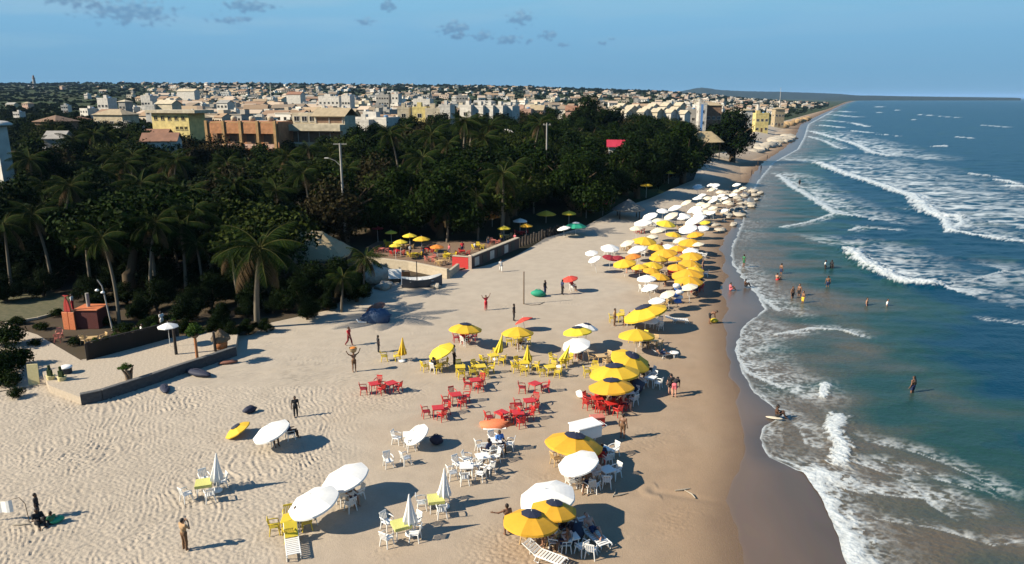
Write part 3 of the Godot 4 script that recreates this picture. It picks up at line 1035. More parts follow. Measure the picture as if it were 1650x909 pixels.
	var list := [
		# px, depth, py of the top of the walls, width, depth, storeys, wall, roof, roof colour, turn, name, label
		[192, 265, 185, 12.0, 8.0, 2, "beige", "hip", "tan", 0.05, "villa", "beige villa with a broad tan hipped roof and arched veranda"],
		[270, 152, 226, 6.5, 5.0, 2, "white", "gable", "tile", 0.5, "cottage", "small white cottage half hidden below the yellow house"],
		[212, 215, 207, 6.5, 5.0, 1, "white", "flat", "concrete", 0.1, "store_house", "low white flat roofed block among trees below the tan roofed villa"],
		[545, 232, 190, 13.0, 9.0, 2, "tan", "gable", "tan", 0.12, "gabled_house", "tan gabled house behind the terrace building"],
		[610, 225, 192, 11.5, 7.0, 2, "white", "flat", "concrete", -0.15, "white_house", "white angular house with a tall flat wall facing the beach"],
		[592, 222, 196, 5.0, 6.0, 2, "white", "flat", "tan", 0.0, "wing_house", "narrow white wing beside the tall flat white wall"],
		[655, 262, 176, 4.2, 6.0, 3, "cream", "flat", "concrete", 0.2, "town_house", "cream tower house standing alone, first of the cream row"],
		[681, 258, 175, 5.0, 6.0, 3, "yellow", "flat", "concrete", 0.15, "town_house", "pale yellow tower house, middle of the cream row"],
		[703, 256, 177, 5.6, 6.0, 3, "cream", "flat", "tan", 0.15, "town_house", "cream tower house with a tan roof terrace in the cream row"],
		[722, 255, 172, 3.6, 6.0, 3, "white", "flat", "concrete", 0.1, "town_house", "slim white tower house, last of the cream row"],
		[757, 270, 172, 4.6, 6.0, 3, "white", "flat", "concrete", -0.15, "row_house", "white terraced house, first of five by the cream row"],
		[776, 270, 173, 4.6, 6.0, 3, "white", "flat", "concrete", -0.15, "row_house", "white terraced house, second of five by the cream row"],
		[792, 270, 173, 4.4, 6.0, 3, "white", "flat", "concrete", -0.15, "row_house", "white terraced house, third of five by the cream row"],
		[808, 270, 173, 4.2, 6.0, 3, "white", "flat", "concrete", -0.15, "row_house", "white terraced house, fourth of five by the cream row"],
		[823, 272, 174, 4.2, 6.0, 3, "white", "flat", "concrete", -0.15, "row_house", "white terraced house at the end of five by the cream row"],
		[845, 285, 178, 6.0, 6.0, 2, "pink", "flat", "tan", 0.1, "pink_house", "pale pink low house behind the dark tree tops"],
		[866, 288, 177, 5.0, 6.0, 2, "pink", "gable", "tan", 0.1, "pink_house", "pale pink house with a tan gable behind the dark tree tops"],
		[926, 300, 178, 7.0, 6.0, 2, "pink", "gable", "tile", 0.1, "pink_house", "pale pink house with a red tile gable between two tall trees"],
		[1128, 330, 168, 4.5, 8.0, 3, "white", "flat", "concrete", 0.25, "slab_building", "white slab building with a blue stripe above the palm thatch"],
		[1146, 335, 170, 9.0, 8.0, 2, "brown", "hip", "tan", 0.2, "brown_house", "brown house with a tan hipped roof beside the white slab building"],
		[1112, 340, 178, 6.0, 6.0, 2, "grey", "flat", "concrete", 0.0, "grey_house", "grey green rendered house beside the white slab building"],
		[1224, 430, 184, 10.0, 8.0, 2, "yellow", "flat", "cream", 0.3, "beach_house", "pale yellow beach house on the low bluff over the rocks"],
		[1200, 470, 178, 9.0, 8.0, 2, "white", "hip", "tan", 0.3, "beach_house", "white beach house with a tan hipped roof behind the bluff"],
		[1252, 520, 176, 9.0, 8.0, 2, "tan", "hip", "tan", 0.4, "beach_house", "tan house beside the pale yellow beach house"],
		[176, 380, 160, 9.0, 8.0, 2, "white", "flat", "grey", 0.0, "hill_house", "white flat roofed house with dark openings below the green ridge"],
		[205, 370, 164, 5.5, 6.0, 2, "grey", "hip", "cream", 0.0, "hill_house", "grey tower house with a cream hipped cap"],
		[243, 420, 156, 8.0, 8.0, 2, "white", "flat", "concrete", 0.1, "hill_house", "white stepped villa with terraces above the yellow house"],
		[250, 330, 171, 6.0, 7.0, 2, "white", "flat", "tan", 0.2, "hill_house", "white villa with a small roof terrace just above the yellow house"],
		[275, 330, 167, 13.0, 7.0, 2, "cream", "gable", "cream", -0.1, "hill_house", "long cream house with a sloping cream gable above the yellow house"],
		[305, 640, 147, 24.0, 9.0, 1, "white", "gable", "cream", 0.0, "long_shed", "long pale shed on the crest of the town"],
		[365, 400, 166, 10.0, 7.0, 2, "white", "gable", "grey", -0.1, "hill_house", "white house with round gable front beside a dark tree"],
		[478, 560, 152, 16.0, 9.0, 1, "white", "gable", "tile", 0.0, "long_shed", "long low white hall with a red brown roof"],
		[535, 480, 157, 20.0, 9.0, 2, "white", "flat", "cream", 0.0, "hall", "broad white hall with blank walls behind the gabled house"],
		[562, 470, 156, 8.0, 8.0, 2, "white", "flat", "concrete", 0.0, "hall", "square white block joined to the broad white hall"],
		[620, 520, 154, 13.0, 8.0, 3, "grey", "flat", "concrete", 0.0, "flats", "grey concrete block of flats with open storeys"],
		[640, 515, 153, 7.0, 8.0, 3, "white", "flat", "concrete", 0.0, "flats", "white block of flats joined to the grey concrete one"],
		[683, 470, 161, 15.0, 8.0, 2, "white", "flat", "concrete", 0.0, "hill_house", "long white house with parapets behind the cream row"],
		[745, 600, 155, 12.0, 8.0, 3, "concrete", "flat", "grey", 0.3, "flats", "pale grey stepped block of flats among the trees on the hill"],
		[790, 430, 164, 6.0, 6.0, 2, "white", "hip", "concrete", 0.0, "hill_house", "white house with a pale round looking roof over the five terraced houses"],
		[815, 205, 214, 5.0, 5.0, 1, "white", "hip", "white", 0.2, "pavilion", "white tent roofed pavilion deep in the grove"],
		[990, 165, 235, 3.4, 3.4, 1, "white", "gable", "red", 0.2, "red_roof_hut", "small hut with a crimson roof in the grove"],
		[98, 225, 196, 8.0, 8.0, 1, "brown", "hip", "brown", 0.0, "brown_roof_house", "house with a broad brown tiled roof among dark trees"],
		[105, 165, 222, 4.0, 5.0, 1, "concrete", "gable", "concrete", 0.4, "shack", "pale roofed shack half buried in dark trees"],
	]
	wall_mat("white")
	MT("wall_red", Color(0.30, 0.012, 0.03), Color(0.40, 0.02, 0.05), 0.02, 0.11, 0.7)
	for q in list:
		p = spot(q[0], q[1])
		o = thing(q[10], q[11], "house" if q[10] != "flats" and q[10] != "hall" else "building", p, q[9] - 0.3)
		h = maxf(roof_at(q[0], q[2], q[1]), 2.6)
		var wk: String = q[6]
		if q[8] == "red":
			part(o, "roof", gable(q[3], q[4], 1.2), mats["wall_red"], Transform3D(Basis.IDENTITY, Vector3(0, h, 0)))
			var bb := MB.new()
			bb.box(Vector3(0, h / 2, 0), Vector3(q[3] - 0.2, h, q[4] - 0.2))
			part(o, "wall", bb.mesh(), wall_mat(wk))
			continue
		var nwin := clampi(int(q[3] / 2.6), 1, 5)
		var wf: float = 0.74 if q[1] >= 330 else 1.0
		house(q[3] * wf, q[4] * wf, q[5], wk, q[7], q[8], o, nwin, h / q[5])
		if q[11].contains("blue stripe"):
			var bs := MB.new()
			bs.box(Vector3(-0.6, h / 2, q[4] / 2 + 0.02), Vector3(1.0, h, 0.06))
			part(o, "stripe", bs.mesh(), M("blue_paint", Color(0.10, 0.22, 0.45), 0.6))
	# --- stepped white holiday flats: two rows of narrow gabled units
	for k in 16:
		var px := 986.0 + k * 7.2 + (6.0 if k > 5 else 0.0)
		var d := 292.0 + (k % 3) * 9.0
		p = spot(px, d)
		var top := 184.0 - (k % 3) * 5.0 - absf(sin(k * 1.9)) * 4.0
		o = thing("holiday_flat", "narrow white gabled unit in the stepped white holiday flats over the tree tops", "house", p, -0.75, "stepped white holiday flats")
		var hh := roof_at(px, top, d)
		house(3.0, 4.4, 3, "white" if k % 5 != 4 else "cream", "gable", "cream", o, 1, hh / 3.0)
	# --- prototypes for the rest of the town
	var protos := []
	var kinds := [
		[9.0, 8.0, 2, "white", "flat", "concrete", "small_house", "white two storey flat roofed house in the hillside town"],
		[8.0, 7.0, 1, "cream", "gable", "tan", "small_house", "cream one storey house with a tan gable in the hillside town"],
		[10.0, 8.0, 2, "grey", "flat", "grey", "small_house", "bare grey concrete house in the hillside town"],
		[8.0, 8.0, 1, "white", "hip", "tile", "small_house", "white one storey house with a red tile roof in the hillside town"],
		[6.0, 6.0, 2, "white", "flat", "tan", "small_house", "small white cube house with tan terrace in the hillside town"],
		[11.0, 7.0, 1, "beige", "gable", "concrete", "small_house", "beige house with a pale sheet roof in the hillside town"],
		[9.0, 7.0, 2, "pink", "hip", "tan", "small_house", "pale pink two storey house with a tan roof in the hillside town"],
		[6.0, 6.0, 1, "tan", "gable", "tile", "small_house", "small tan cottage with a red tile gable in the hillside town"],
	]
	for q in kinds:
		o = thing(q[6], q[7], "house", Vector3.ZERO, 0.0, q[7].replace(" in the", "s of the"))
		house(q[0], q[1], q[2], q[3], q[4], q[5], o, 3)
		protos.append([o, false, q])
	var n := 0
	var tries := 0
	var spots := []
	while n < 292 and tries < 6000:
		tries += 1
		var d := 330.0 + pow(rng.randf(), 1.35) * 1500.0
		var px := rng.randf_range(20.0, 1130.0)
		if tries % 5 == 0:
			px = rng.randf_range(1100.0, 1330.0)
			d = rng.randf_range(480.0, 2300.0)
		elif tries % 2 == 0:
			px = rng.randf_range(300.0, 620.0)
			d = 310.0 + rng.randf() * 520.0
		p = spot(px, d)
		if px < 230.0 and d < 330.0 or px > 880.0 and px < 1100.0 and d < 420.0:
			continue
		if p.x > lerp_tab(edge_tab, d) - 12.0 - d * 0.012:
			continue
		if nz2.get_noise_2d(p.x * 0.22 + 500.0, d * 0.14) < -0.14:
			continue
		if px < 230.0 and d > 600.0 and rng.randf() < 0.8:
			continue
		var ok := true
		for s in spots:
			if absf(s.x - p.x) < 10.0 and absf(s.z - p.z) < 11.0:
				ok = false
				break
		if not ok:
			continue
		spots.append(p)
		var pr = protos[rng.randi() % 8 if rng.randf() < 0.6 else [0, 4, 5, 2][rng.randi() % 4]]
		var yaw := rng.randf_range(-0.7, 0.05)
		if not pr[1]:
			pr[1] = true
			pr[0].position = p
			pr[0].rotation.y = yaw
			house_zone(pr[0], pr[2][7], px, d)
		else:
			house_zone(copy_of(pr[0], "small_house", p, yaw, rng.randf_range(0.55, 0.85)), pr[2][7], px, d)
		n += 1
	print("houses ", n)
	# --- the hundreds of small houses past those: too many and too small to tell apart
	for v in 2:
		b = MB.new()
		b.col = Color(1, 1, 1)
		b.box(Vector3(0, 1.2, 0), Vector3(7.0, 4.4, 6.0))
		if v == 0:
			b.col = Color(0.72, 0.69, 0.64)
			b.box(Vector3(0, 3.55, 0), Vector3(7.4, 0.3, 6.4))
			b.col = Color(0.9, 0.88, 0.84)
			b.box(Vector3(1.6, 4.4, -0.8), Vector3(2.4, 1.5, 2.4))
		else:
			b.col = Color(0.66, 0.55, 0.46)
			for sg in [-1.0, 1.0]:
				b.quad(Vector3(-3.9, 3.2, sg * 3.5), Vector3(3.9, 3.2, sg * 3.5), Vector3(3.9, 5.0, 0), Vector3(-3.9, 5.0, 0))
			b.col = Color(1, 1, 1)
			for sg in [-1.0, 1.0]:
				b.tri(Vector3(sg * 3.5, 3.4, -3.0), Vector3(sg * 3.5, 3.4, 3.0), Vector3(sg * 3.5, 4.9, 0))
		b.col = Color(0.03, 0.03, 0.035)
		for k in 3:
			b.box(Vector3(-2.2 + k * 2.2, 1.7, 3.01), Vector3(0.9, 1.1, 0.06))
		b.box(Vector3(-3.51, 1.7, 0.6), Vector3(0.06, 1.1, 0.9))
		var xf := []
		var tries2 := 0
		while xf.size() < 460 and tries2 < 9000:
			tries2 += 1
			var d := 340.0 + pow(rng.randf(), 1.5) * 1900.0
			var px := rng.randf_range(150.0, 1130.0) if tries2 % 3 else rng.randf_range(230.0, 660.0)
			if tries2 % 6 == 0:
				px = rng.randf_range(1110.0, 1335.0)
				d = rng.randf_range(560.0, 2600.0)
			if px < 235.0 and rng.randf() < 0.7:
				continue
			p = spot(px, d)
			if p.x > lerp_tab(edge_tab, d) - 10.0 - d * 0.01 or nz2.get_noise_2d(p.x * 0.3 + 500.0, d * 0.2) < -0.2:
				continue
			var s := rng.randf_range(0.75, 1.3)
			xf.append(Transform3D(Basis(Vector3.UP, rng.randf_range(-0.8, 0.2)).scaled(Vector3(s * rng.randf_range(0.8, 1.5), s, s)), p))
		var mm := MultiMesh.new()
		mm.transform_format = MultiMesh.TRANSFORM_3D
		mm.use_colors = true
		mm.mesh = b.mesh()
		mm.instance_count = xf.size()
		var tints := [Color(0.56, 0.53, 0.48), Color(0.48, 0.43, 0.34), Color(0.30, 0.285, 0.26), Color(0.40, 0.34, 0.27), Color(0.60, 0.58, 0.54), Color(0.36, 0.29, 0.24)]
		for k in xf.size():
			mm.set_instance_transform(k, xf[k])
			mm.set_instance_color(k, tints[rng.randi() % 6])
		var mi := MultiMeshInstance3D.new()
		mi.name = numbered("distant_houses")
		mi.multimesh = mm
		mi.material_override = MV("far_house", 0.9, 0.2)
		add_child(mi)
		tag(mi, ["small pale flat roofed houses packed over the hillside up to the crest", "small tile roofed houses packed over the hillside up to the crest"][v], "houses")
		mi.set_meta("kind", "stuff")
	# --- landmarks
	p = spot(56, 1900)
	o = thing("lighthouse", "slender dark tower standing on the green ridge", "tower", p)
	h = roof_at(56, 121, 1900)
	b = MB.new()
	b.lathe([[4.2, -2.0], [3.4, h * 0.45], [2.8, h * 0.72]], 12)
	part(o, "shaft", b.mesh(), wall_mat("grey"))
	b = MB.new()
	b.lathe([[4.0, h * 0.72], [4.0, h * 0.77], [2.0, h * 0.77], [2.0, h * 0.92], [2.6, h * 0.93], [0.0, h]], 12)
	part(o, "lantern_room", b.mesh(), wall_mat("brown"))
	b = MB.new()
	b.box(Vector3(-8, 2.0, 0), Vector3(14, 5, 8))
	part(o, "keeper_house", b.mesh(), wall_mat("white"))
	# white slab tower among the palms, with a rounded cap and a flared foot
	p = spot(21, 122)
	o = thing("slab_tower", "white slab tower with a rounded overhanging cap rising from the palms", "tower", p, -0.6)
	h = roof_at(21, 203, 122)
	b = MB.new()
	b.box(Vector3(0, h / 2 + 1.0, 0), Vector3(2.6, h - 2.0, 1.8))
	part(o, "shaft", b.mesh(), wall_mat("white"))
	b = MB.new()
	for k in 6:
		var a0 := float(k) / 6.0
		var a1 := float(k + 1) / 6.0
		var x0 := 1.25 + pow(1.0 - a0, 3.0) * 1.6
		var x1 := 1.25 + pow(1.0 - a1, 3.0) * 1.6
		for sg in [-1.0, 1.0]:
			b.box(Vector3(sg * (x0 + x1) / 4.0, (a0 + a1) * 1.4 + 0.3, 0), Vector3((x0 + x1) / 2.0, 0.48, 2.3))
	part(o, "flared_foot", b.mesh(), wall_mat("white"))
	b = MB.new()
	b.lathe([[0.0, h], [2.1, h], [2.2, h + 0.3], [1.5, h + 0.75], [0.0, h + 0.95]], 20, Vector3.ZERO)
	part(o, "cap", b.mesh(), wall_mat("white"))
	b = MB.new()
	b.box(Vector3(-0.5, h - 1.4, 0.93), Vector3(0.5, 1.2, 0.06))
	part(o, "slit_window", b.mesh(), glass())
	# masts on the crest
	for q in [[1256, 1500, 142, "thin mast on the low rise behind the shore houses"], [438, 620, 136, "thin white mast rising above the town roofs"], [1219, 470, 166, "pale square chimney tower beside the beach houses"]]:
		p = spot(q[0], q[1])
		o = thing("mast", q[3], "mast", p)
		h = roof_at(q[0], q[2], q[1])
		b = MB.new()
		var r: float = 0.5 if q[0] != 1219 else 1.4
		b.tube([Vector3(0, -1, 0), Vector3(0, h, 0)], [r, r * 0.6], 8)
		part(o, "shaft", b.mesh(), wall_mat("white"))
		b = MB.new()
		b.box(Vector3(0, h + 0.3, 0), Vector3(r * 2.4, 0.6, r * 2.4))
		part(o, "head", b.mesh(), wall_mat("concrete"))

# ---------------------------------------------------------------- trees
func crown_mesh(seed_: int, n: int, blobs: int, leaf: float, flat := 0.75, tone := 0) -> ArrayMesh:
	# many small leaf faces in clumps through a crown of radius 1 whose base is at y = 0
	var r := RandomNumberGenerator.new()
	r.seed = seed_
	var b := MB.new()
	var bl := []
	for k in blobs:
		var a := r.randf() * TAU
		var e := pow(r.randf(), 0.6)
		bl.append([Vector3(cos(a) * e * 0.66, 0.28 + r.randf() * 0.9 * flat * (1.15 - e * 0.7), sin(a) * e * 0.66), r.randf_range(0.22, 0.42)])
	bl.append([Vector3(0, 0.5, 0), 0.5])
	var tones := [[Color(0.006, 0.012, 0.003), Color(0.023, 0.040, 0.008)], [Color(0.012, 0.019, 0.004), Color(0.046, 0.060, 0.012)], [Color(0.004, 0.009, 0.003), Color(0.015, 0.027, 0.007)], [Color(0.016, 0.014, 0.006), Color(0.040, 0.034, 0.016)], [Color(0.022, 0.045, 0.008), Color(0.070, 0.115, 0.022)]]
	for k in n:
		var q = bl[r.randi() % bl.size()]
		var o := Vector3(r.randfn(), r.randfn(), r.randfn()).normalized()
		var rr: float = q[1] * pow(r.randf(), 0.33)
		var p: Vector3 = q[0] + o * rr * Vector3(1, 0.8, 1)
		if r.randf() < 0.08:
			p += o * 0.10
		var s := leaf * r.randf_range(0.6, 1.4)
		var ax := (o + Vector3(r.randfn(), r.randfn() + 0.3, r.randfn()) * 0.7).normalized()
		var t := ax.cross(Vector3(r.randfn(), r.randfn(), r.randfn())).normalized()
		var u := ax.cross(t)
		b.col = tones[tone][0].lerp(tones[tone][1], r.randf() * r.randf() + (0.12 if r.randf() < 0.3 else 0.0))
		b.quad(p - t * s, p - u * s * 0.5 + ax * s * 0.15, p + t * s, p + u * s * 0.5 + ax * s * 0.15)
	return b.mesh()

func limbs_mesh(seed_: int, th: float, spread: float, rad: float) -> ArrayMesh:
	var r := RandomNumberGenerator.new()
	r.seed = seed_
	var b := MB.new()
	b.col = Color(0.075, 0.055, 0.038)
	var lean := Vector3(r.randf_range(-0.3, 0.3), 0, r.randf_range(-0.3, 0.3))
	var top := Vector3(lean.x, th, lean.z)
	b.tube([Vector3(0, -0.4, 0), Vector3(0, 0.3, 0), lean * 0.4 + Vector3(0, th * 0.5, 0), top], [rad * 1.5, rad * 1.1, rad * 0.9, rad * 0.7], 7)
	for k in 6:
		var a := k * TAU / 6 + r.randf() * 0.7
		var e := Vector3(cos(a) * spread * 0.62, th + spread * r.randf_range(0.3, 0.75), sin(a) * spread * 0.62)
		b.tube([top - Vector3(0, th * 0.12, 0), top.lerp(e, 0.45) + Vector3(0, 0.15 * spread, 0) * r.randf(), e], [rad * 0.5, rad * 0.32, rad * 0.1], 5)
	return b.mesh()

func frond_mesh(seed_: int, dead := false) -> ArrayMesh:
	# an arching coconut frond, 3.6 m long, leaving the crown along +x
	var r := RandomNumberGenerator.new()
	r.seed = seed_
	var b := MB.new()
	var pts := []
	var n := 11
	for k in n:
		var t := float(k) / (n - 1)
		pts.append(Vector3(t * 3.6 * (1.0 - 0.16 * t), 0.62 * t - 1.75 * t * t, 0.12 * sin(t * 3.0) * r.randf_range(0.6, 1.0)))
	b.col = Color(0.06, 0.06, 0.022)
	b.tube(pts, [0.06, 0.05, 0.045, 0.04, 0.034, 0.03, 0.026, 0.022, 0.018, 0.013, 0.008], 4, false)
	for k in 44:
		var t := 0.10 + 0.9 * k / 44.0
		var i := mini(int(t * (n - 1)), n - 2)
		var f := t * (n - 1) - i
		var p: Vector3 = pts[i].lerp(pts[i + 1], f)
		var dir: Vector3 = (pts[i + 1] - pts[i]).normalized()
		var len := 0.95 * sin(PI * clampf(t * 0.86 + 0.12, 0.0, 1.0)) + 0.08
		for s in [-1.0, 1.0]:
			var o: Vector3 = (dir * 0.45 + Vector3(0, -0.62 + r.randf_range(-0.35, 0.2), s * 0.8)).normalized()
			var g := Color(0.007, 0.015, 0.004).lerp(Color(0.030, 0.044, 0.009), r.randf() * r.randf())
			b.col = g if not dead else Color(0.075, 0.054, 0.030)
			var m := p + o * len * 0.55
			var tip := p + o * len + Vector3(0, -0.22 * len, 0)
			b.quad(p - dir * 0.018, p + dir * 0.02, m + dir * 0.024, m - dir * 0.02)
			b.tri(m - dir * 0.02, m + dir * 0.024, tip)
	return b.mesh()

func make_palm_proto(called: String, label: String, hgt: float, lean: float, seed_: int, group: String) -> Node3D:
	var r := RandomNumberGenerator.new()
	r.seed = seed_
	var o := thing(called, label, "tree", Vector3.ZERO, 0.0, group)
	var b := MB.new()
	var path := []
	var rad := []
	for k in 15:
		var t := k / 14.0
		b.col = Color(0.13, 0.11, 0.085)
		path.append(Vector3(lean * t * t, hgt * t - (0.3 if k == 0 else 0.0), 0.25 * sin(t * 2.4)))
		rad.append((0.21 - 0.10 * t) * (1.0 + 0.06 * (k % 2)))
	b.tube(path, rad, 8)
	part(o, "trunk", b.mesh(), MV("bark", 0.95, 0.2))
	var top: Vector3 = path[-1]
	var fr := [frond_a, frond_b, frond_c]
	for k in 19:
		var yaw := k * 2.399 + r.randf() * 0.3
		var pitch: float = lerpf(0.95, -0.75, k / 18.0)
		var bs := Basis(Vector3.UP, yaw) * Basis(Vector3(0, 0, 1), pitch)
		part(o, "frond", fr[k % 3] if k < 17 else frond_dead, MV("palm_leaf", 0.75, 0.1, Color(0.012, 0.018, 0.003)), Transform3D(bs.scaled(Vector3.ONE * r.randf_range(0.85, 1.08)), top))
	b = MB.new()
	b.col = Color(0.06, 0.07, 0.02)
	for k in 7:
		var a := k * TAU / 7
		b.lump(top + Vector3(cos(a) * 0.22, -0.18 - 0.08 * (k % 2), sin(a) * 0.22), Vector3(0.11, 0.14, 0.11), nz, 0.05, 7)
	part(o, "coconut_cluster", b.mesh(), MV("bark", 0.95, 0.2))
	return o

var frond_a: ArrayMesh
var frond_b: ArrayMesh
var frond_c: ArrayMesh
var frond_dead: ArrayMesh
const FRONT := [[-900, 520], [-400, 500], [0, 474], [60, 462], [110, 448], [170, 452], [205, 500], [300, 505], [400, 516], [436, 500], [446, 415], [560, 398], [590, 378], [640, 386], [700, 394], [760, 396], [800, 386], [830, 376], [870, 364], [930, 350], [1000, 336], [1060, 314], [1100, 266], [1118, 226], [1200, 198], [1300, 178]]
const TOPS := [[-900, 195], [-20, 205], [0, 262], [45, 262], [60, 196], [100, 194], [160, 196], [225, 204], [240, 220], [300, 226], [340, 232], [450, 234], [520, 224], [560, 210], [600, 200], [640, 190], [700, 186], [760, 181], [800, 188], [830, 178], [880, 172], [920, 168], [945, 160], [965, 155], [985, 168], [1000, 184], [1080, 184], [1100, 194], [1130, 216], [1200, 196]]

func tree_zone(o: Node3D, px: float, d: float) -> void:
	var z := "close to the white slab tower" if px < 110.0 else ("behind the red kiosk" if px < 235.0 else ("below the orange building" if px < 440.0 else ("behind the thatched hall" if px < 590.0 else ("behind the bar terrace" if px < 760.0 else ("behind the log fence" if px < 930.0 else "behind the far parasols")))))
	var row := "in the front of the grove" if d < 105.0 else ("in the middle of the grove" if d < 165.0 else "at the town side of the grove")
	var l: String = o.get_meta("label")
	l = l.replace(" in the dark grove behind the beach", "").replace(" in the grove behind the beach", "").replace(" in the grove", "")
	l += " " + row + " " + z
	if l.split(" ").size() > 16:
		l = l.replace(" of the grove", "").replace(" green tree", " tree").replace(" with a flat crown", "")
	o.set_meta("label", l)
	o.set_meta("group", l)

func make_trees() -> void:
	frond_a = frond_mesh(1); frond_b = frond_mesh(2); frond_c = frond_mesh(3); frond_dead = frond_mesh(4, true)
	var pg := "coconut palms in the grove behind the beach"
	var palms := [make_palm_proto("palm_tree", "tall leaning coconut palm in the dark grove behind the beach", 9.5, 1.4, 11, pg), make_palm_proto("palm_tree", "straight coconut palm in the dark grove behind the beach", 8.0, 0.3, 12, pg + ", straight ones"), make_palm_proto("palm_tree", "short coconut palm in the dark grove behind the beach", 5.5, 0.6, 13, pg + ", short ones")]
	var plab := ["tall leaning coconut palm", "straight coconut palm", "short coconut palm"]
	var leafm := MV("leaf", 0.7, 0.15, Color(0.01, 0.018, 0.003))
	var bark := MV("bark", 0.95, 0.2)
	var broad := []
	var labs := ["round dark green tree in the grove behind the beach", "yellowish green tree in the grove behind the beach", "dense blackish green tree in the grove behind the beach", "dry brownish tree in the grove behind the beach", "spreading dark green tree with a flat crown in the grove", "tall narrow dark tree in the grove behind the beach"]
	var spec := [[21, 11000, 12, 0.034, 0.8, 0, 0.35], [22, 11000, 14, 0.033, 0.75, 1, 0.4], [23, 11500, 11, 0.034, 0.9, 2, 0.28], [24, 5600, 13, 0.036, 0.8, 3, 0.4], [25, 11000, 15, 0.033, 0.5, 0, 0.7], [26, 11000, 11, 0.036, 1.3, 2, 0.3]]
	for k in 6:
		var s = spec[k]
		var o := thing("broadleaf_tree", labs[k], "tree", Vector3.ZERO, 0.0, labs[k].replace(" tree", " trees"))
		# unit tree: trunk 0.75 high, crown radius 1
		part(o, "trunk", limbs_mesh(s[0], s[6], 0.9, 0.07), bark)
		part(o, "crown", crown_mesh(s[0], s[1], s[2], s[3], s[4], s[5]), leafm, Transform3D(Basis.IDENTITY, Vector3(0, s[6] - 0.2, 0)))
		broad.append(o)
	var used := {}
	# named palms at the front of the grove
	var front := [[415, 528, 2, 1.6, 0.4, "pale trunked coconut palm standing alone in front of the thatched roof"], [192, 522, 0, 1.0, 2.6, "leaning pale trunked palm beside the red kiosk"], [150, 478, 1, 1.1, 0.0, ""], [85, 470, 0, 1.05, 2.9, ""], [20, 478, 1, 1.15, 1.0, ""], [245, 490, 0, 1.05, 0.4, ""], [300, 480, 1, 1.15, 2.0, ""], [345, 470, 0, 1.1, 3.4, ""], [390, 470, 1, 1.0, 0.2, ""], [110, 420, 0, 1.2, 0.5, ""], [40, 425, 1, 1.3, 2.5, ""], [230, 425, 0, 1.25, 1.5, ""], [320, 410, 1, 1.25, 4.0, ""], [405, 420, 0, 1.2, 3.0, ""], [585, 478, 2, 0.9, 0.5, ""], [720, 392, 2, 1.1, 1.5, ""], [770, 388, 1, 0.95, 2.4, ""], [810, 380, 2, 1.2, 0.3, ""], [740, 372, 0, 0.9, 2.2, ""], [680, 372, 1, 0.9, 1.2, ""], [860, 352, 1, 0.9, 3.2, ""], [550, 503, 2, 0.75, 0.9, "small leaning palm with dry fronds at the foot of the dark bushes"], [560, 360, 1, 1.2, 0.0, ""], [470, 365, 0, 1.1, 1.0, ""], [600, 345, 2, 1.3, 2.0, ""], [830, 335, 2, 1.2, 2.2, "young palm growing between the parasol terrace and the dark trees"], [650, 318, 1, 1.0, 2.0, ""], [-60, 470, 0, 1.2, 0.0, ""], [-40, 400, 1, 1.2, 1.0, ""], [170, 370, 1, 1.3, 1.0, ""], [60, 370, 0, 1.3, 2.0, ""], [280, 365, 0, 1.25, 0.7, ""], [370, 350, 1, 1.25, 0.7, ""]]
	for q in front:
		var p := at(q[0], q[1])
		p = spot(q[0], -p.z)
		var l: String = q[5]
		var pr: Node3D = palms[q[2]]
		var c: Node3D
		if l == "" and not used.has(q[2]):
			used[q[2]] = true
			pr.position = p; pr.rotation.y = q[4]; pr.scale = Vector3.ONE * q[3] * 0.86
			c = pr
		else:
			c = copy_of(pr, "palm_tree", p, q[4], q[3] * 0.86, l)
		if l != "":
			c.remove_meta("group")
		else:
			c.set_meta("label", plab[q[2]])
			tree_zone(c, q[0], -p.z)
	# the grove
	var n := 0
	var bused := {}
	var d := 62.0
	while d < 330.0:
		var step := 4.6 + (d - 60.0) * 0.036
		var x := -1.15 * d - 4.0
		while x < 0.5 * d:
			var q := Vector3(x + rng.randf_range(-0.45, 0.45) * step, 0, -d + rng.randf_range(-0.4, 0.4) * step)
			x += step * 1.15
			var dd := -q.z
			if q.x > lerp_tab(edge_tab, dd) - 4.0:
				continue
			q.y = land(q.x, dd)
			var pp := px_of(q)
			if pp.x < (-420.0 if dd < 110.0 else -130.0) or pp.y > lerp_tab(FRONT, pp.x) or pp.x > 1215.0:
				continue
			# room for the thatched roof, the parasol terrace and the road
			var top: float = lerp_tab(TOPS, pp.x) + rng.randf_range(-4.0, 15.0) * minf(1.0, 120.0 / dd)
			var lim := roof_at(pp.x, top, dd)
			if lim < 2.4:
				continue
			var hgt := clampf(lim, 2.4, 16.0 if pp.x > 600.0 else 12.0)
			if dd < 130.0 and pp.x < 600.0:
				hgt *= rng.randf_range(0.55, 0.95)
			elif lim > 9.0 and dd < 150.0:
				hgt *= rng.randf_range(0.7, 1.0)
			if pp.x < 860.0 and dd < 200.0 and rng.randf() < (0.5 if pp.x < 560.0 else 0.36):
				var pk := 0 if rng.randf() < 0.5 else 1
				if hgt > 5.0:
					var pc := copy_of(palms[pk], "palm_tree", q, rng.randf() * TAU, hgt / 11.0)
					pc.set_meta("label", plab[pk])
					tree_zone(pc, pp.x, dd)
					n += 1
					continue
			var k: int = [0, 0, 2, 2, 1, 4, 5, 3, 2, 0][rng.randi() % 10]
			if pp.x > 560.0 and rng.randf() < 0.4:
				k = 1 if rng.randf() < 0.6 else 0
			if hgt < 5.0 and k == 5:
				k = 2
			var s: float = hgt / [1.2, 1.2, 1.2, 1.2, 1.25, 1.5][k]
			s = minf(s, 8.0)
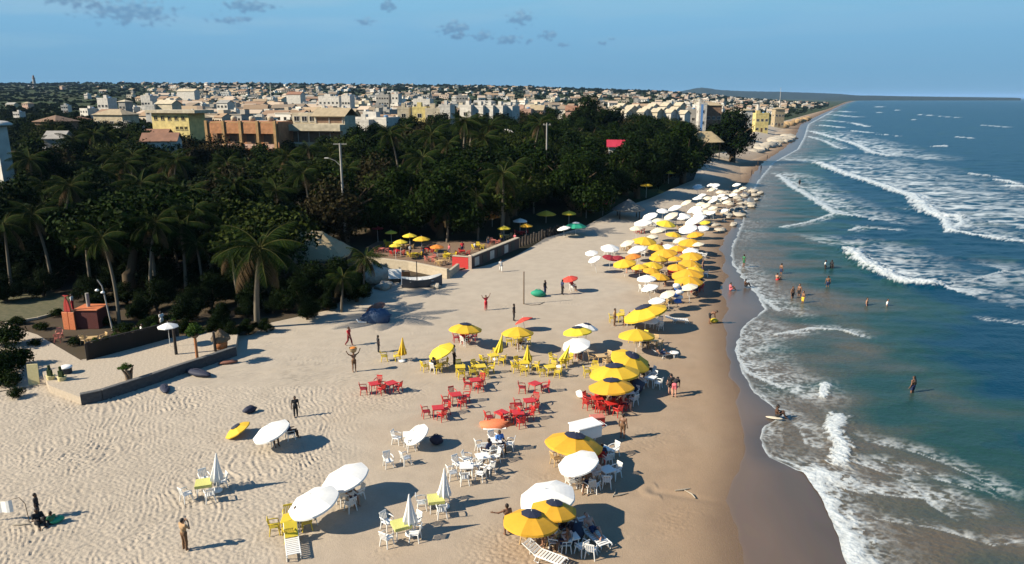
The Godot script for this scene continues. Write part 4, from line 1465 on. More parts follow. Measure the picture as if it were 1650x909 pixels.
			if not bused.has(k):
				bused[k] = true
				broad[k].position = q; broad[k].rotation.y = rng.randf() * TAU; broad[k].scale = Vector3.ONE * s
				tree_zone(broad[k], pp.x, dd)
			else:
				var cc := copy_of(broad[k], "broadleaf_tree", q, rng.randf() * TAU, s)
				cc.set_meta("label", labs[k])
				tree_zone(cc, pp.x, dd)
			n += 1
		d += step * 0.95
	print("grove trees ", n)
	# single trees that stand out
	for q in [[960, 250, 155, 5, "tall dark tree rising above all other tree tops of the grove"], [1050, 205, 200, 2, "broad black green tree at the seaward end of the grove"], [545, 205, 184, 5, "dark slim tree in front of the tan gabled house"], [1180, 240, 183, 2, "bushy dark tree by the round thatched roof near the rocks"], [1100, 175, 208, 0, "dark round tree beside the far parasols"]]:
		var p := spot(q[0], q[1])
		var hh := roof_at(q[0], q[2], q[1])
		var c := copy_of(broad[q[3]], "broadleaf_tree", p, 1.0, hh / ([1.2, 1.2, 1.2, 1.2, 1.25, 1.5][q[3]]), q[4])
		c.remove_meta("group")
	# trees among the houses and on the ridge: too many and too far to count
	var small := [crown_mesh(31, 620, 7, 0.10, 0.75, 2), crown_mesh(32, 620, 8, 0.10, 0.6, 0)]
	for v in 2:
		var xf := []
		for k in 7600:
			var dd := 300.0 + pow(rng.randf(), 1.25) * 2300.0
			var px := rng.randf_range(-120.0, 1335.0)
			var p := spot(px, dd)
			if p.x > lerp_tab(edge_tab, dd) - 6.0 - dd * 0.006:
				continue
			if k % 4 == 0:
				dd = rng.randf_range(225.0, 420.0)
				p = spot(px, dd)
				if px > 1100.0:
					continue
			elif dd < 700.0 and px > 300.0 and px < 640.0 and rng.randf() < 0.45:
				continue
			var s := rng.randf_range(1.5, 3.2) * (1.0 + maxf(dd - 900.0, 0.0) / 1100.0)
			xf.append(Transform3D(Basis(Vector3.UP, rng.randf() * TAU).scaled(Vector3(s * 1.15, s, s * 1.15)), p - Vector3(0, 0.2 * s, 0)))
		var mm := MultiMesh.new()
		mm.transform_format = MultiMesh.TRANSFORM_3D
		mm.mesh = small[v]
		mm.instance_count = xf.size()
		for k in xf.size():
			mm.set_instance_transform(k, xf[k])
		var mi := MultiMeshInstance3D.new()
		mi.name = numbered("distant_trees")
		mi.multimesh = mm
		mi.material_override = leafm
		add_child(mi)
		tag(mi, ["dark green trees scattered between the town houses and over the ridge", "lower green scrub scattered between the town houses and over the ridge"][v], "trees")
		mi.set_meta("kind", "stuff")

# ---------------------------------------------------------------- things between the grove and the sand
func wood(key := "dark_wood") -> StandardMaterial3D:
	var c := {"dark_wood": Color(0.030, 0.022, 0.016), "pole_wood": Color(0.16, 0.11, 0.07), "orange_wood": Color(0.40, 0.15, 0.05), "pale_wood": Color(0.36, 0.31, 0.24)}
	return MT(key, c[key] * 0.6, c[key], 0.05, 0.8, 0.75)

func thatch(key := "thatch") -> StandardMaterial3D:
	var c := {"thatch": Color(0.40, 0.31, 0.18), "dark_thatch": Color(0.16, 0.115, 0.07), "grey_thatch": Color(0.20, 0.19, 0.17)}
	return MT(key, c[key] * 0.55, c[key], 0.06, 0.9, 0.95, 6.0)

func thatch_roof(o: Node3D, called: String, w: float, d: float, y: float, rise: float, m: Material, seed_: int, rounded := false) -> void:
	# a shaggy hipped roof: layered courses of straw with an uneven fringe
	var r := RandomNumberGenerator.new()
	r.seed = seed_
	var b := MB.new()
	var rows := 7
	var seg := 28
	var ring := []
	for k in rows + 1:
		var t := float(k) / rows
		var pts := []
		for s in seg:
			var a := TAU * s / seg
			var ca := cos(a)
			var sa := sin(a)
			var sq := 1.0 if rounded else 1.0 / maxf(absf(ca), absf(sa))
			sq = lerpf(1.0, sq, 0.8)
			var hx := lerpf(w / 2, w * 0.18 if not rounded else 0.05, t)
			var hz := lerpf(d / 2, 0.05, t)
			pts.append(Vector3(ca * sq * hx, y + rise * t + r.randf_range(-0.05, 0.05), sa * sq * hz) * Vector3(r.randf_range(0.985, 1.015), 1, r.randf_range(0.985, 1.015)))
		ring.append(pts)
	for k in rows:
		for s in seg:
			var s2 := (s + 1) % seg
			var dn := Vector3(0, -0.10, 0)
			var out := 1.03
			var a: Vector3 = ring[k][s] * Vector3(out, 1, out) + dn * r.randf_range(0.4, 1.2)
			var c: Vector3 = ring[k][s2] * Vector3(out, 1, out) + dn * r.randf_range(0.4, 1.2)
			b.quad(a, c, ring[k + 1][s2], ring[k + 1][s])
			if k == 0:
				b.quad(a + Vector3(0, -0.22 * r.randf_range(0.5, 1.2), 0), c + Vector3(0, -0.22 * r.randf_range(0.5, 1.2), 0), c, a)
	part(o, called, b.mesh(), m)

func post(o: Node3D, p: Vector3, h: float, r: float, m: Material, called := "post", lean := Vector3.ZERO) -> MeshInstance3D:
	var b := MB.new()
	b.tube([p + Vector3(0, -0.15, 0), p + lean * 0.5 + Vector3(0, h * 0.5, 0), p + lean + Vector3(0, h, 0)], [r, r * 0.93, r * 0.85], 8)
	return part(o, called, b.mesh(), m)

var rocks := []
func rock(p: Vector3, s: Vector3, label: String, group: String, yaw := 0.0, v := 0) -> void:
	var o: Node3D
	if rocks.size() == 0:
		for k in 3:
			var b := MB.new()
			var n := FastNoiseLite.new()
			n.seed = 40 + k
			n.frequency = 0.03
			b.lump(Vector3(0, 0.3, 0), Vector3(1, 0.7, 1), n, 1.1, 12)
			rocks.append(b.mesh())
	var m := MT("pale_rock", Color(0.24, 0.21, 0.17), Color(0.44, 0.40, 0.33), 0.03, 0.3, 0.95, 4.0)
	var mi := MeshInstance3D.new()
	mi.name = numbered("rock")
	mi.mesh = rocks[v % 3]
	mi.material_override = m if v < 3 else MT("ochre_rock", Color(0.24, 0.15, 0.07), Color(0.42, 0.29, 0.15), 0.03, 0.3, 0.95, 4.0)
	add_child(mi)
	mi.position = p
	mi.rotation.y = yaw
	mi.scale = s
	tag(mi, label, "rock", group)

var shrub_meshes := []
func shrub(p: Vector3, s: Vector3, label: String, group := "", v := 0) -> void:
	if shrub_meshes.size() == 0:
		shrub_meshes = [crown_mesh(51, 2600, 9, 0.06, 0.6, 4), crown_mesh(52, 2600, 9, 0.055, 0.6, 0)]
	var o := thing("shrub", label, "shrub", p, p.x, group)
	o.scale = s
	part(o, "foliage", shrub_meshes[v], MV("leaf"))
	var b := MB.new()
	b.col = Color(0.07, 0.05, 0.035)
	for k in 1:
		b.tube([Vector3(0, -0.1, 0), Vector3(0.05, 0.5, 0.03)], [0.05, 0.03], 5)
	part(o, "stem", b.mesh(), MV("bark"))

func ground_sheet(called: String, px: Array, y: float, m: Material) -> void:
	var pts := PackedVector2Array()
	for q in px:
		var g := at(q[0], q[1])
		pts.append(Vector2(g.x, -g.z))
	var tri := Geometry2D.triangulate_polygon(pts)
	var b := MB.new()
	for k in range(0, tri.size(), 3):
		var t := []
		for j in 3:
			t.append(Vector3(pts[tri[k + j]].x, y, -pts[tri[k + j]].y))
		if (t[2] - t[0]).cross(t[1] - t[0]).y < 0.0:
			b.tri(t[0], t[2], t[1])
		else:
			b.tri(t[0], t[1], t[2])
	struct(called, b.mesh(), m)

func wall_run(o: Node3D, called: String, a: Vector3, c: Vector3, y0: float, h: float, th: float, m: Material) -> void:
	var d := c - a
	d.y = 0
	var b := MB.new()
	b.cbox(Vector3.ZERO, Vector3(d.length(), h, th), 0.03)
	part(o, called, b.mesh(), m, Transform3D(Basis(Vector3.UP, atan2(-d.z, d.x)), (a + c) / 2 + Vector3(0, y0 + h / 2, 0)))

func make_shore_front() -> void:
	var o: Node3D
	var b: MB
	var plaster := MT("plaster", Color(0.30, 0.25, 0.18), Color(0.42, 0.36, 0.27), 0.02, 0.4, 0.9)
	var stone := MT("wall_stone", Color(0.035, 0.036, 0.040), Color(0.075, 0.075, 0.078), 0.03, 0.5, 0.9, 3.0)  # stone colour darkened to stand for the shaded face of the wall
	# ---- the patio on its curved retaining wall
	var wp := [[131, 652], [165, 645], [205, 632], [245, 619], [285, 605], [325, 592], [380, 573]]
	var back := [[385, 540], [285, 552], [140, 592], [70, 610], [80, 632]]
	var pts := PackedVector2Array()
	for q in wp:
		var g := at(q[0], q[1]); pts.append(Vector2(g.x, -g.z))
	for q in back:
		var g := at(q[0], q[1]); pts.append(Vector2(g.x, -g.z))
	var tri := Geometry2D.triangulate_polygon(pts)
	b = MB.new()
	var ty := 0.55
	for k in range(0, tri.size(), 3):
		var t := []
		for j in 3:
			t.append(Vector3(pts[tri[k + j]].x, ty, -pts[tri[k + j]].y))
		if (t[2] - t[0]).cross(t[1] - t[0]).y < 0.0:
			b.tri(t[0], t[2], t[1])
		else:
			b.tri(t[0], t[1], t[2])
	for k in pts.size():
		var a := Vector3(pts[k].x, 0, -pts[k].y)
		var c := Vector3(pts[(k + 1) % pts.size()].x, 0, -pts[(k + 1) % pts.size()].y)
		var up := Vector3(0, ty, 0)
		var dn := Vector3(0, -0.3, 0)
		b.quad(a + dn, c + dn, c + up, a + up)
	struct("patio", b.mesh(), MT("patio", Color(0.30, 0.25, 0.19), Color(0.40, 0.335, 0.26), 0.03, 0.5, 0.95, 2.0))
	o = thing("retaining_wall", "long low grey retaining wall curving along the front of the patio", "wall", Vector3.ZERO)
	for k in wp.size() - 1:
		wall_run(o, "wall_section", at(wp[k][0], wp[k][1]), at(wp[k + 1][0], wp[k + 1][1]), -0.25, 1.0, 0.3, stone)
	for k in wp.size() - 1:
		wall_run(o, "coping", at(wp[k][0], wp[k][1]), at(wp[k + 1][0], wp[k + 1][1]), 0.752, 0.08, 0.42, MT("coping", Color(0.06, 0.06, 0.06), Color(0.12, 0.115, 0.11), 0.03, 0.5, 0.9))
	# ---- black plank fence of the bar
	o = thing("plank_fence", "black plank fence closing off the beach bar behind the patio", "fence", Vector3.ZERO)
	var fa := at(143, 590)
	var fb := at(288, 551)
	for k in 34:
		var t := (k + 0.5) / 34.0
		var p := fa.lerp(fb, t)
		b = MB.new()
		b.cbox(Vector3(0, 0.95, 0), Vector3(0.42, 1.9 - 0.06 * (k % 3), 0.05), 0.01)
		part(o, "plank", b.mesh(), wood("dark_wood"), Transform3D(Basis(Vector3.UP, atan2(-(fb - fa).z, (fb - fa).x)), p))
	wall_run(o, "top_rail", fa, fb, 1.92, 0.09, 0.16, wood("dark_wood"))
	wall_run(o, "planter_box", fa.lerp(fb, 0.03) - Vector3(0, 0, 0.4), fb.lerp(fa, 0.05) - Vector3(0, 0, 0.4), 1.45, 0.4, 0.35, wood("pole_wood"))
	for k in 9:
		var p := fa.lerp(fb, 0.06 + k * 0.11) - Vector3(0, 0, 0.42)
		shrub(p + Vector3(0, 1.75, 0), Vector3(0.45, 0.4, 0.45), "small leafy plant in the planter along the black plank fence", "plants along the black fence", k % 2)
	# ---- ground cover and kerbs at the grove's edge
	ground_sheet("lawn", [[-60, 520], [-40, 474], [60, 464], [112, 478], [106, 502], [40, 516]], 0.03, MT("lawn", Color(0.045, 0.048, 0.018), Color(0.10, 0.085, 0.045), 0.02, 0.3, 0.95))
	ground_sheet("sand_ramp", [[-40, 545], [8, 524], [60, 540], [145, 590], [140, 612], [60, 622], [-60, 640]], 0.05, MT("patio"  , Color.WHITE, Color.WHITE, 0.03, 0.5))
	o = thing("kerb", "thin pale kerb running from the sandy ramp to the red kiosk", "kerb", Vector3.ZERO)
	wall_run(o, "kerb_stone", at(8, 524), at(60, 515), 0, 0.25, 0.2, plaster)
	wall_run(o, "kerb_stone", at(60, 515), at(110, 502), 0, 0.25, 0.2, plaster)
	# ---- red kiosk with a tall arched board
	var kp := at(128, 527)
	o = thing("red_kiosk", "red and orange kiosk with a tall arched door board", "kiosk", kp, 0.0)
	var red := MT("kiosk_red", Color(0.30, 0.02, 0.02), Color(0.42, 0.045, 0.03), 0.03, 0.6, 0.6)
	var orange := MT("kiosk_orange", Color(0.42, 0.11, 0.04), Color(0.55, 0.18, 0.07), 0.03, 0.6, 0.6)
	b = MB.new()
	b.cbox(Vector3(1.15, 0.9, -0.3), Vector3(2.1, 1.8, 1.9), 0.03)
	part(o, "body", b.mesh(), MT("kiosk_dark", Color(0.07, 0.012, 0.01), Color(0.11, 0.02, 0.015), 0.03, 0.6, 0.7))  # kiosk red painted darker here, shade of the box put into its colour
	b = MB.new()
	b.cbox(Vector3(1.15, 1.85, -0.3), Vector3(2.3, 0.1, 2.1), 0.02)
	part(o, "counter", b.mesh(), orange)
	for s in 2:
		for k in 2:
			b = MB.new()
			var x0 := -0.62 + s * 0.64
			if k == 0:
				b.cbox(Vector3(x0, 0.85, 0), Vector3(0.58, 1.7, 0.12), 0.02)
			else:
				var arc := []
				for j in 7:
					var a := PI / 2 * j / 6.0
					arc.append(Vector3((-0.32 - 0.01) + 0.62 - cos(a) * 0.62 - 0.29, 1.76 + sin(a) * 1.55, 0))
				var sg := 1.0 if s == 0 else -1.0
				for j in 6:
					var p0: Vector3 = arc[j]
					var p1: Vector3 = arc[j + 1]
					p0.x = -0.3 + (p0.x + 0.3) * sg if s == 0 else -0.3 - (p0.x + 0.3)
					p1.x = -0.3 + (p1.x + 0.3) * sg if s == 0 else -0.3 - (p1.x + 0.3)
					var q0 := Vector3(-0.3 - 0.02 * sg, p0.y, 0)
					var q1 := Vector3(-0.3 - 0.02 * sg, p1.y, 0)
					for z in [0.06, -0.06]:
						b.quad(p0 + Vector3(0, 0, z), q0 + Vector3(0, 0, z), q1 + Vector3(0, 0, z), p1 + Vector3(0, 0, z))
					b.quad(p0 + Vector3(0, 0, 0.06), p1 + Vector3(0, 0, 0.06), p1 - Vector3(0, 0, 0.06), p0 - Vector3(0, 0, 0.06))
			part(o, "lower_panel" if k == 0 else "arch_panel", b.mesh(), orange if k == 0 else red, Transform3D(Basis(Vector3.UP, -0.15), Vector3(-0.1, 0, 0.85)))
	b = MB.new()
	b.tube([Vector3(0.9, 1.9, -0.4), Vector3(0.9, 3.2, -0.4)], [0.16, 0.16], 10)
	part(o, "flue", b.mesh(), wall_mat("concrete"))
	# ---- posts, lamps and poles
	o = thing("path_lamp", "slim pale lamp post with a crooked top beside the red kiosk", "lamp post", at(182, 533))
	b = MB.new()
	b.tube([Vector3(0, -0.2, 0), Vector3(-0.15, 1.4, 0), Vector3(-0.35, 3.6, 0), Vector3(-0.45, 4.3, 0), Vector3(-0.8, 4.9, 0)], [0.09, 0.075, 0.065, 0.06, 0.05], 8)
	part(o, "shaft", b.mesh(), wall_mat("concrete"))
	for k in 2:
		b = MB.new()
		b.lathe([[0.0, -0.12], [0.17, -0.05], [0.17, 0.06], [0.0, 0.16]], 10, Vector3(-0.9 + 0.5 * k, 3.9 - 0.2 * k, 0.1))
		part(o, "globe", b.mesh(), M("white_plastic", Color(0.72, 0.71, 0.68), 0.4))
	o = thing("street_lamp", "tall pale concrete street lamp with a cross arm and one curved lamp arm", "street lamp", spot(557, 104))
	var h := roof_at(557, 231, 104)
	post(o, Vector3.ZERO, h, 0.17, wall_mat("concrete"), "shaft")
	b = MB.new()
	b.box(Vector3(0, h - 0.1, 0), Vector3(1.9, 0.12, 0.12))
	part(o, "cross_arm", b.mesh(), wall_mat("concrete"))
	b = MB.new()
	b.tube([Vector3(0, h - 3.2, 0), Vector3(-0.8, h - 2.4, 0), Vector3(-1.7, h - 2.05, 0)], [0.06, 0.05, 0.045], 6)
	part(o, "lamp_arm", b.mesh(), wall_mat("concrete"))
	b = MB.new()
	b.cbox(Vector3(-2.0, h - 2.05, 0), Vector3(0.6, 0.16, 0.28), 0.04)
	part(o, "lamp_head", b.mesh(), wall_mat("white"))
	for q in [[880, 150, 198, "grey utility pole standing free of the trees of the grove"], [85, 150, 236, "short pale utility pole beside the white slab tower"]]:
		o = thing("utility_pole", q[3], "pole", spot(q[0], q[1]))
		h = roof_at(q[0], q[2], q[1])
		post(o, Vector3.ZERO, h, 0.17, wall_mat("concrete"), "shaft")
		b = MB.new()
		b.box(Vector3(0, h - 0.4, 0), Vector3(1.6, 0.12, 0.12))
		part(o, "cross_arm", b.mesh(), wall_mat("concrete"))
		for k in 3:
			b = MB.new()
			b.lathe([[0.05, h - 0.34], [0.07, h - 0.25], [0.04, h - 0.12]], 6, Vector3(-0.6 + k * 0.6, 0, 0))
			part(o, "insulator", b.mesh(), wall_mat("white"))
	o = thing("net_pole", "lone wooden net pole standing in the open sand", "pole", at(844, 490))
	post(o, Vector3.ZERO, 3.5, 0.07, wood("pole_wood"), "shaft")
	b = MB.new()
	b.tube([Vector3(0, 0.03, 0), Vector3(0.7, 0.03, 0.5), Vector3(1.6, 0.03, 0.3), Vector3(2.2, 0.03, -0.7)], [0.03, 0.03, 0.03, 0.02], 5)
	part(o, "rope", b.mesh(), wood("dark_wood"))
	# ---- patio furniture
	var pt := Vector3(0, ty, 0)
	o = thing("wooden_post", "orange wooden post carrying a leafy planter on the patio", "post", at(318, 580, ty))
	post(o, Vector3.ZERO, 1.9, 0.13, wood("orange_wood"))
	b = MB.new()
	b.lathe([[0.2, 1.9], [0.42, 2.15], [0.36, 2.15], [0.2, 1.95]], 10)
	part(o, "planter", b.mesh(), wood("pole_wood"))
	shrub(at(318, 580, ty) + Vector3(0.1, 2.05, 0), Vector3(1.15, 1.0, 1.0), "bright green plant growing on top of the orange wooden post", "", 0)
	for q in [[347, 566, 1.7, "dark wooden post on the patio beside the straw barrel"], [284, 571, 2.2, "dark wooden post holding the white parasol on the patio"]]:
		o = thing("wooden_post", q[3], "post", at(q[0], q[1], ty))
		post(o, Vector3.ZERO, q[2], 0.13, wood("dark_wood"))
	o = thing("straw_barrel", "brown straw capped barrel at the end of the patio", "barrel", at(357, 561, ty))
	b = MB.new()
	b.lathe([[0.0, 0.0], [0.45, 0.0], [0.52, 0.4], [0.48, 0.8], [0.0, 0.82]], 14)
	part(o, "body", b.mesh(), wood("orange_wood"))
	thatch_roof(o, "straw_cap", 1.5, 1.5, 1.0, 0.7, thatch("dark_thatch"), 5, true)
	post(o, Vector3(0, 0.8, 0), 0.5, 0.1, wood("dark_wood"), "neck")
	o = thing("driftwood_stand", "twisted driftwood stump holding a plant on the patio", "stump", at(208, 612, ty))
	b = MB.new()
	for k in 5:
		var a := k * TAU / 5
		b.tube([Vector3(cos(a) * 0.12, -0.05, sin(a) * 0.12), Vector3(cos(a + 0.8) * 0.2, 0.5, sin(a + 0.8) * 0.2), Vector3(cos(a + 1.6) * 0.5, 1.05, sin(a + 1.6) * 0.4)], [0.13, 0.1, 0.05], 6)
	b.tube([Vector3(0, -0.05, 0), Vector3(0, 0.7, 0)], [0.2, 0.15], 8)
	part(o, "trunk", b.mesh(), wood("pole_wood"))
	shrub(at(208, 612, ty) + Vector3(-0.2, 0.8, 0), Vector3(0.7, 0.5, 0.6), "small green plant on the driftwood stump", "", 0)
	o = thing("leaning_board", "pale yellow board leaning against the bushes beside the ramp", "board", at(56, 620), 0.2)
	b = MB.new()
	b.cbox(Vector3(0, 0.8, 0), Vector3(0.75, 1.65, 0.08), 0.02, Basis(Vector3.RIGHT, -0.12))
	part(o, "panel", b.mesh(), MT("yellow_board", Color(0.50, 0.42, 0.20), Color(0.62, 0.53, 0.28), 0.03, 0.6, 0.8))
	b = MB.new()
	b.cbox(Vector3(0, 0.7, -0.35), Vector3(0.08, 1.4, 0.06), 0.01, Basis(Vector3.RIGHT, 0.35))
	part(o, "brace", b.mesh(), wood("pole_wood"))
	for q in [[84, 622, "tan clay pot with a columnar cactus beside the leaning yellow board"], [102, 624, "narrow tan pot with a short cactus beside the bin"]]:
		o = thing("potted_cactus", q[2], "potted plant", at(q[0], q[1]))
		b = MB.new()
		b.lathe([[0.0, 0.0], [0.2, 0.0], [0.3, 0.8], [0.34, 0.86], [0.28, 0.86], [0.0, 0.8]], 12)
		part(o, "pot", b.mesh(), MT("yellow_board", Color.WHITE, Color.WHITE, 0.03, 0.6))
		for k in 3:
			b = MB.new()
			b.col = Color(0.035, 0.05, 0.02)
			b.tube([Vector3(-0.12 + k * 0.12, 0.7, 0.05 * k), Vector3(-0.16 + k * 0.15, 1.3 + 0.35 * (k % 2), 0.05 * k)], [0.12, 0.1], 7)
			part(o, "stem", b.mesh(), MV("bark"))
	o = thing("litter_bin", "dark bin with a white lid beside the cactus pots", "bin", at(109, 612))
	b = MB.new()
	b.lathe([[0.0, 0.0], [0.36, 0.0], [0.4, 1.0]], 14)
	part(o, "body", b.mesh(), M("bin_dark", Color(0.03, 0.035, 0.04), 0.6))
	b = MB.new()
	b.lathe([[0.44, 1.0], [0.46, 1.08], [0.3, 1.16], [0.0, 1.18]], 14)
	part(o, "lid", b.mesh(), M("white_plastic", Color(0.72, 0.71, 0.68), 0.4))
	# bushes by the ramp
	for q in [[10, 560, 2.2], [22, 590, 1.8], [-6, 610, 2.4], [14, 625, 1.3], [30, 640, 0.8]]:
		shrub(at(q[0], q[1]), Vector3(q[2], q[2] * 1.1, q[2]), "deep green bush spilling over the sandy ramp", "bushes by the sandy ramp", 1)
	for q in [[30, 522, 0.9], [66, 532, 0.8], [168, 524, 1.0], [205, 536, 1.1], [236, 528, 1.0], [118, 556, 0.8], [188, 548, 0.7], [150, 508, 1.2], [90, 510, 0.9], [225, 512, 1.2], [252, 522, 1.1], [60, 556, 0.7], [282, 536, 1.1]]:
		shrub(at(q[0], q[1]), Vector3(q[2] * 1.2, q[2], q[2] * 1.2), "low shrub planted between the kiosk and the black plank fence", "shrubs round the kiosk", 1)
	# ---- big thatched roof behind the dark bushes
	o = thing("thatched_hall", "long thatched roof of pale straw on dark posts at the edge of the grove", "hut", at(500, 444), 0.0)
	thatch_roof(o, "straw_roof", 9.6, 7.5, 2.9, 2.6, thatch("thatch"), 3)
	for k in 4:
		for s in [-1.0, 1.0]:
			post(o, Vector3(-3.9 + 2.6 * k, 0, s * 2.8), 2.95, 0.12, wood("dark_wood"))
	o = thing("thatched_hut", "smaller brown thatched roof joined to the pale straw hall", "hut", at(448, 462), 0.0)
	thatch_roof(o, "straw_roof", 4.6, 4.6, 2.7, 2.3, thatch("dark_thatch"), 4, true)
	for s in [[-1, -1], [1, -1], [1, 1], [-1, 1]]:
		post(o, Vector3(s[0] * 1.4, 0, s[1] * 1.4), 2.75, 0.1, wood("dark_wood"))
	o = thing("thatched_umbrella", "grey thatched sunshade hut beside the far parasols", "hut", at(1012, 356), 0.0)
	thatch_roof(o, "straw_roof", 5.5, 5.0, 2.2, 1.7, thatch("grey_thatch"), 6, true)
	for s in [[-1, -1], [1, -1], [1, 1], [-1, 1]]:
		post(o, Vector3(s[0] * 1.7, 0, s[1] * 1.5), 2.25, 0.1, wood("dark_wood"))
	o = thing("thatched_pavilion", "broad tan thatched pavilion above the green shrubs near the rocks", "hut", spot(1134, 232))
	h = roof_at(1134, 221, 232)
	thatch_roof(o, "straw_roof", 10.5, 9.0, h - 1.2, 3.0, thatch("thatch"), 7)
	for k in 4:
		for s in [-1.0, 1.0]:
			post(o, Vector3(-3.9 + 2.6 * k, 0, s * 3.2), h - 1.1, 0.14, wood("pole_wood"))
	# ---- dark bushes in front of the hall
	for q in [[478, 500, 2.6], [512, 488, 3.3], [545, 478, 3.3], [495, 515, 1.7], [575, 486, 2.2], [462, 488, 2.0], [572, 470, 1.7], [530, 500, 1.4], [440, 505, 1.3], [395, 512, 1.6], [360, 520, 1.5], [590, 452, 1.6], [215, 468, 3.0], [252, 500, 2.4], [300, 520, 2.2], [340, 498, 2.8], [382, 486, 3.0], [330, 470, 3.2], [272, 478, 3.2], [150, 452, 3.0], [118, 444, 3.0], [60, 452, 3.0], [15, 458, 3.2], [228, 516, 1.7], [410, 500, 2.4], [205, 490, 1.8], [430, 535, 1.0], [400, 538, 1.1], [10, 486, 2.3], [70, 478, 2.2], [138, 486, 2.1], [165, 498, 1.6], [90, 462, 2.6], [40, 470, 2.4], [-20, 472, 3.0], [175, 470, 2.4], [190, 455, 3.0], [240, 540, 1.1], [300, 540, 1.2], [350, 538, 1.4], [375, 545, 1.2]]:
		var c := copy_of(get_node("broadleaf_tree_002"), "low_tree", at(q[0], q[1]), q[0], q[2], "low dark bushy tree " + ("in front of the thatched hall" if q[0] > 435 else ("at the edge of the lawn" if q[0] < 100 else ("close behind the red kiosk" if q[0] < 200 else ("behind the black plank fence" if q[0] < 300 else "beside the lone pale trunked palm")))), "low dark trees " + ("in front of the thatched hall" if q[0] > 435 else ("at the edge of the lawn" if q[0] < 100 else ("close behind the red kiosk" if q[0] < 200 else ("behind the black plank fence" if q[0] < 300 else "beside the lone pale trunked palm")))))
	# ---- boat, boulders and boxes below the tan wall
	o = thing("tan_wall", "low tan plastered wall between the straw hall and the red bar wall", "wall", Vector3.ZERO)
	wall_run(o, "wall_section", at(592, 428), at(660, 436), 0, 1.2, 0.4, plaster)
	wall_run(o, "wall_section", at(660, 436), at(722, 449), 0, 1.2, 0.4, plaster)
	wall_run(o, "wall_section", at(722, 449), at(738, 436), 0, 0.9, 0.4, plaster)
	o = thing("rowing_boat", "beached boat with a white inside and dark grey hull below the tan wall", "boat", at(680, 462), 0.25)
	var hull := MB.new()
	var inner := MB.new()
	var L := 4.6
	for side in [-1.0, 1.0]:
		for k in 10:
			var t0_ := k / 10.0
			var t1_ := (k + 1) / 10.0
			var w0 := 0.85 * pow(sin(PI * (0.12 + 0.8 * t0_)), 0.6)
			var w1 := 0.85 * pow(sin(PI * (0.12 + 0.8 * t1_)), 0.6)
			var x0 := (t0_ - 0.5) * L
			var x1 := (t1_ - 0.5) * L
			var g0 := 0.95 + 0.35 * pow(absf(t0_ - 0.45) * 2.0, 2.0)
			var g1 := 0.95 + 0.35 * pow(absf(t1_ - 0.45) * 2.0, 2.0)
			hull.quad(Vector3(x0, 0.05, side * w0 * 0.5), Vector3(x1, 0.05, side * w1 * 0.5), Vector3(x1, g1, side * w1), Vector3(x0, g0, side * w0))
			inner.quad(Vector3(x0, 0.35, side * w0 * 0.45), Vector3(x1, 0.35, side * w1 * 0.45), Vector3(x1, g1 + 0.02, side * (w1 - 0.06)), Vector3(x0, g0 + 0.02, side * (w0 - 0.06)))
			if side > 0:
				inner.quad(Vector3(x0, 0.36, -w0 * 0.45), Vector3(x1, 0.36, -w1 * 0.45), Vector3(x1, 0.36, w1 * 0.45), Vector3(x0, 0.36, w0 * 0.45))
	part(o, "hull", hull.mesh(), M("boat_grey", Color(0.07, 0.075, 0.085), 0.6))
	part(o, "inside", inner.mesh(), M("boat_white", Color(0.66, 0.65, 0.62), 0.6))
	for k in 3:
		b = MB.new()
		b.cbox(Vector3(-1.3 + k * 1.2, 0.78, 0), Vector3(0.28, 0.05, 1.3), 0.01)
		part(o, "bench", b.mesh(), M("boat_white"  , Color.WHITE))
	post(o, Vector3(-0.55, 0.4, 0), 2.6, 0.06, wood("dark_wood"), "mast")
	o = thing("display_board", "square white board on a stand beside the beached boat", "sign", at(637, 457), 0.1)
	b = MB.new()
	b.cbox(Vector3(0, 1.15, 0), Vector3(1.5, 1.15, 0.08), 0.02, Basis(Vector3.RIGHT, -0.25))
	part(o, "panel", b.mesh(), M("white_plastic", Color(0.72, 0.71, 0.68), 0.4))
	for s in [-0.5, 0.5]:
		post(o, Vector3(s, 0, -0.05), 0.9, 0.04, wood("dark_wood"), "leg")
	o = thing("crate", "brown wooden crate between the white board and the boat", "crate", at(654, 452), 0.3)
	b = MB.new()
	b.cbox(Vector3(0, 0.55, 0), Vector3(0.9, 1.1, 0.7), 0.03)
	part(o, "box", b.mesh(), wood("orange_wood"))
	b = MB.new()
	b.cbox(Vector3(0, 1.13, 0), Vector3(0.98, 0.06, 0.78), 0.02)
	part(o, "lid", b.mesh(), wood("pole_wood"))
	rock(at(603, 452), Vector3(1.9, 1.9, 1.5), "large grey boulder beside the white board", "", 0.3, 0)
	rock(at(622, 464), Vector3(1.1, 0.7, 0.9), "flat pale boulder in front of the white board", "", 1.3, 1)
	rock(at(703, 463), Vector3(0.8, 0.5, 0.6), "small white boulder off the bow of the boat", "", 2.0, 2)
	rock(at(575, 446), Vector3(1.3, 1.2, 1.0), "pale boulder beneath the dark bushes by the large grey boulder", "", 2.5, 1)
	# ---- blue tarpaulin heap with a brown half dome
	o = thing("tarpaulin_heap", "dark blue tarpaulin heaped over beach gear", "tarpaulin", at(607, 518))
	b = MB.new()
	b.lump(Vector3(0, 0.35, 0), Vector3(1.35, 0.95, 0.8), nz, 0.5, 18)
	part(o, "cover", b.mesh(), MT("blue_tarp", Color(0.02, 0.05, 0.11), Color(0.04, 0.085, 0.17), 0.05, 1.0, 0.5, 5.0))
	b = MB.new()
	b.tube([Vector3(-1.9, 0.25, 0.1), Vector3(-1.7, 0.05, 0.35), Vector3(-0.9, 0.06, 0.5)], [0.08, 0.08, 0.08], 6)
	part(o, "pipe", b.mesh(), M("white_plastic"  , Color.WHITE))
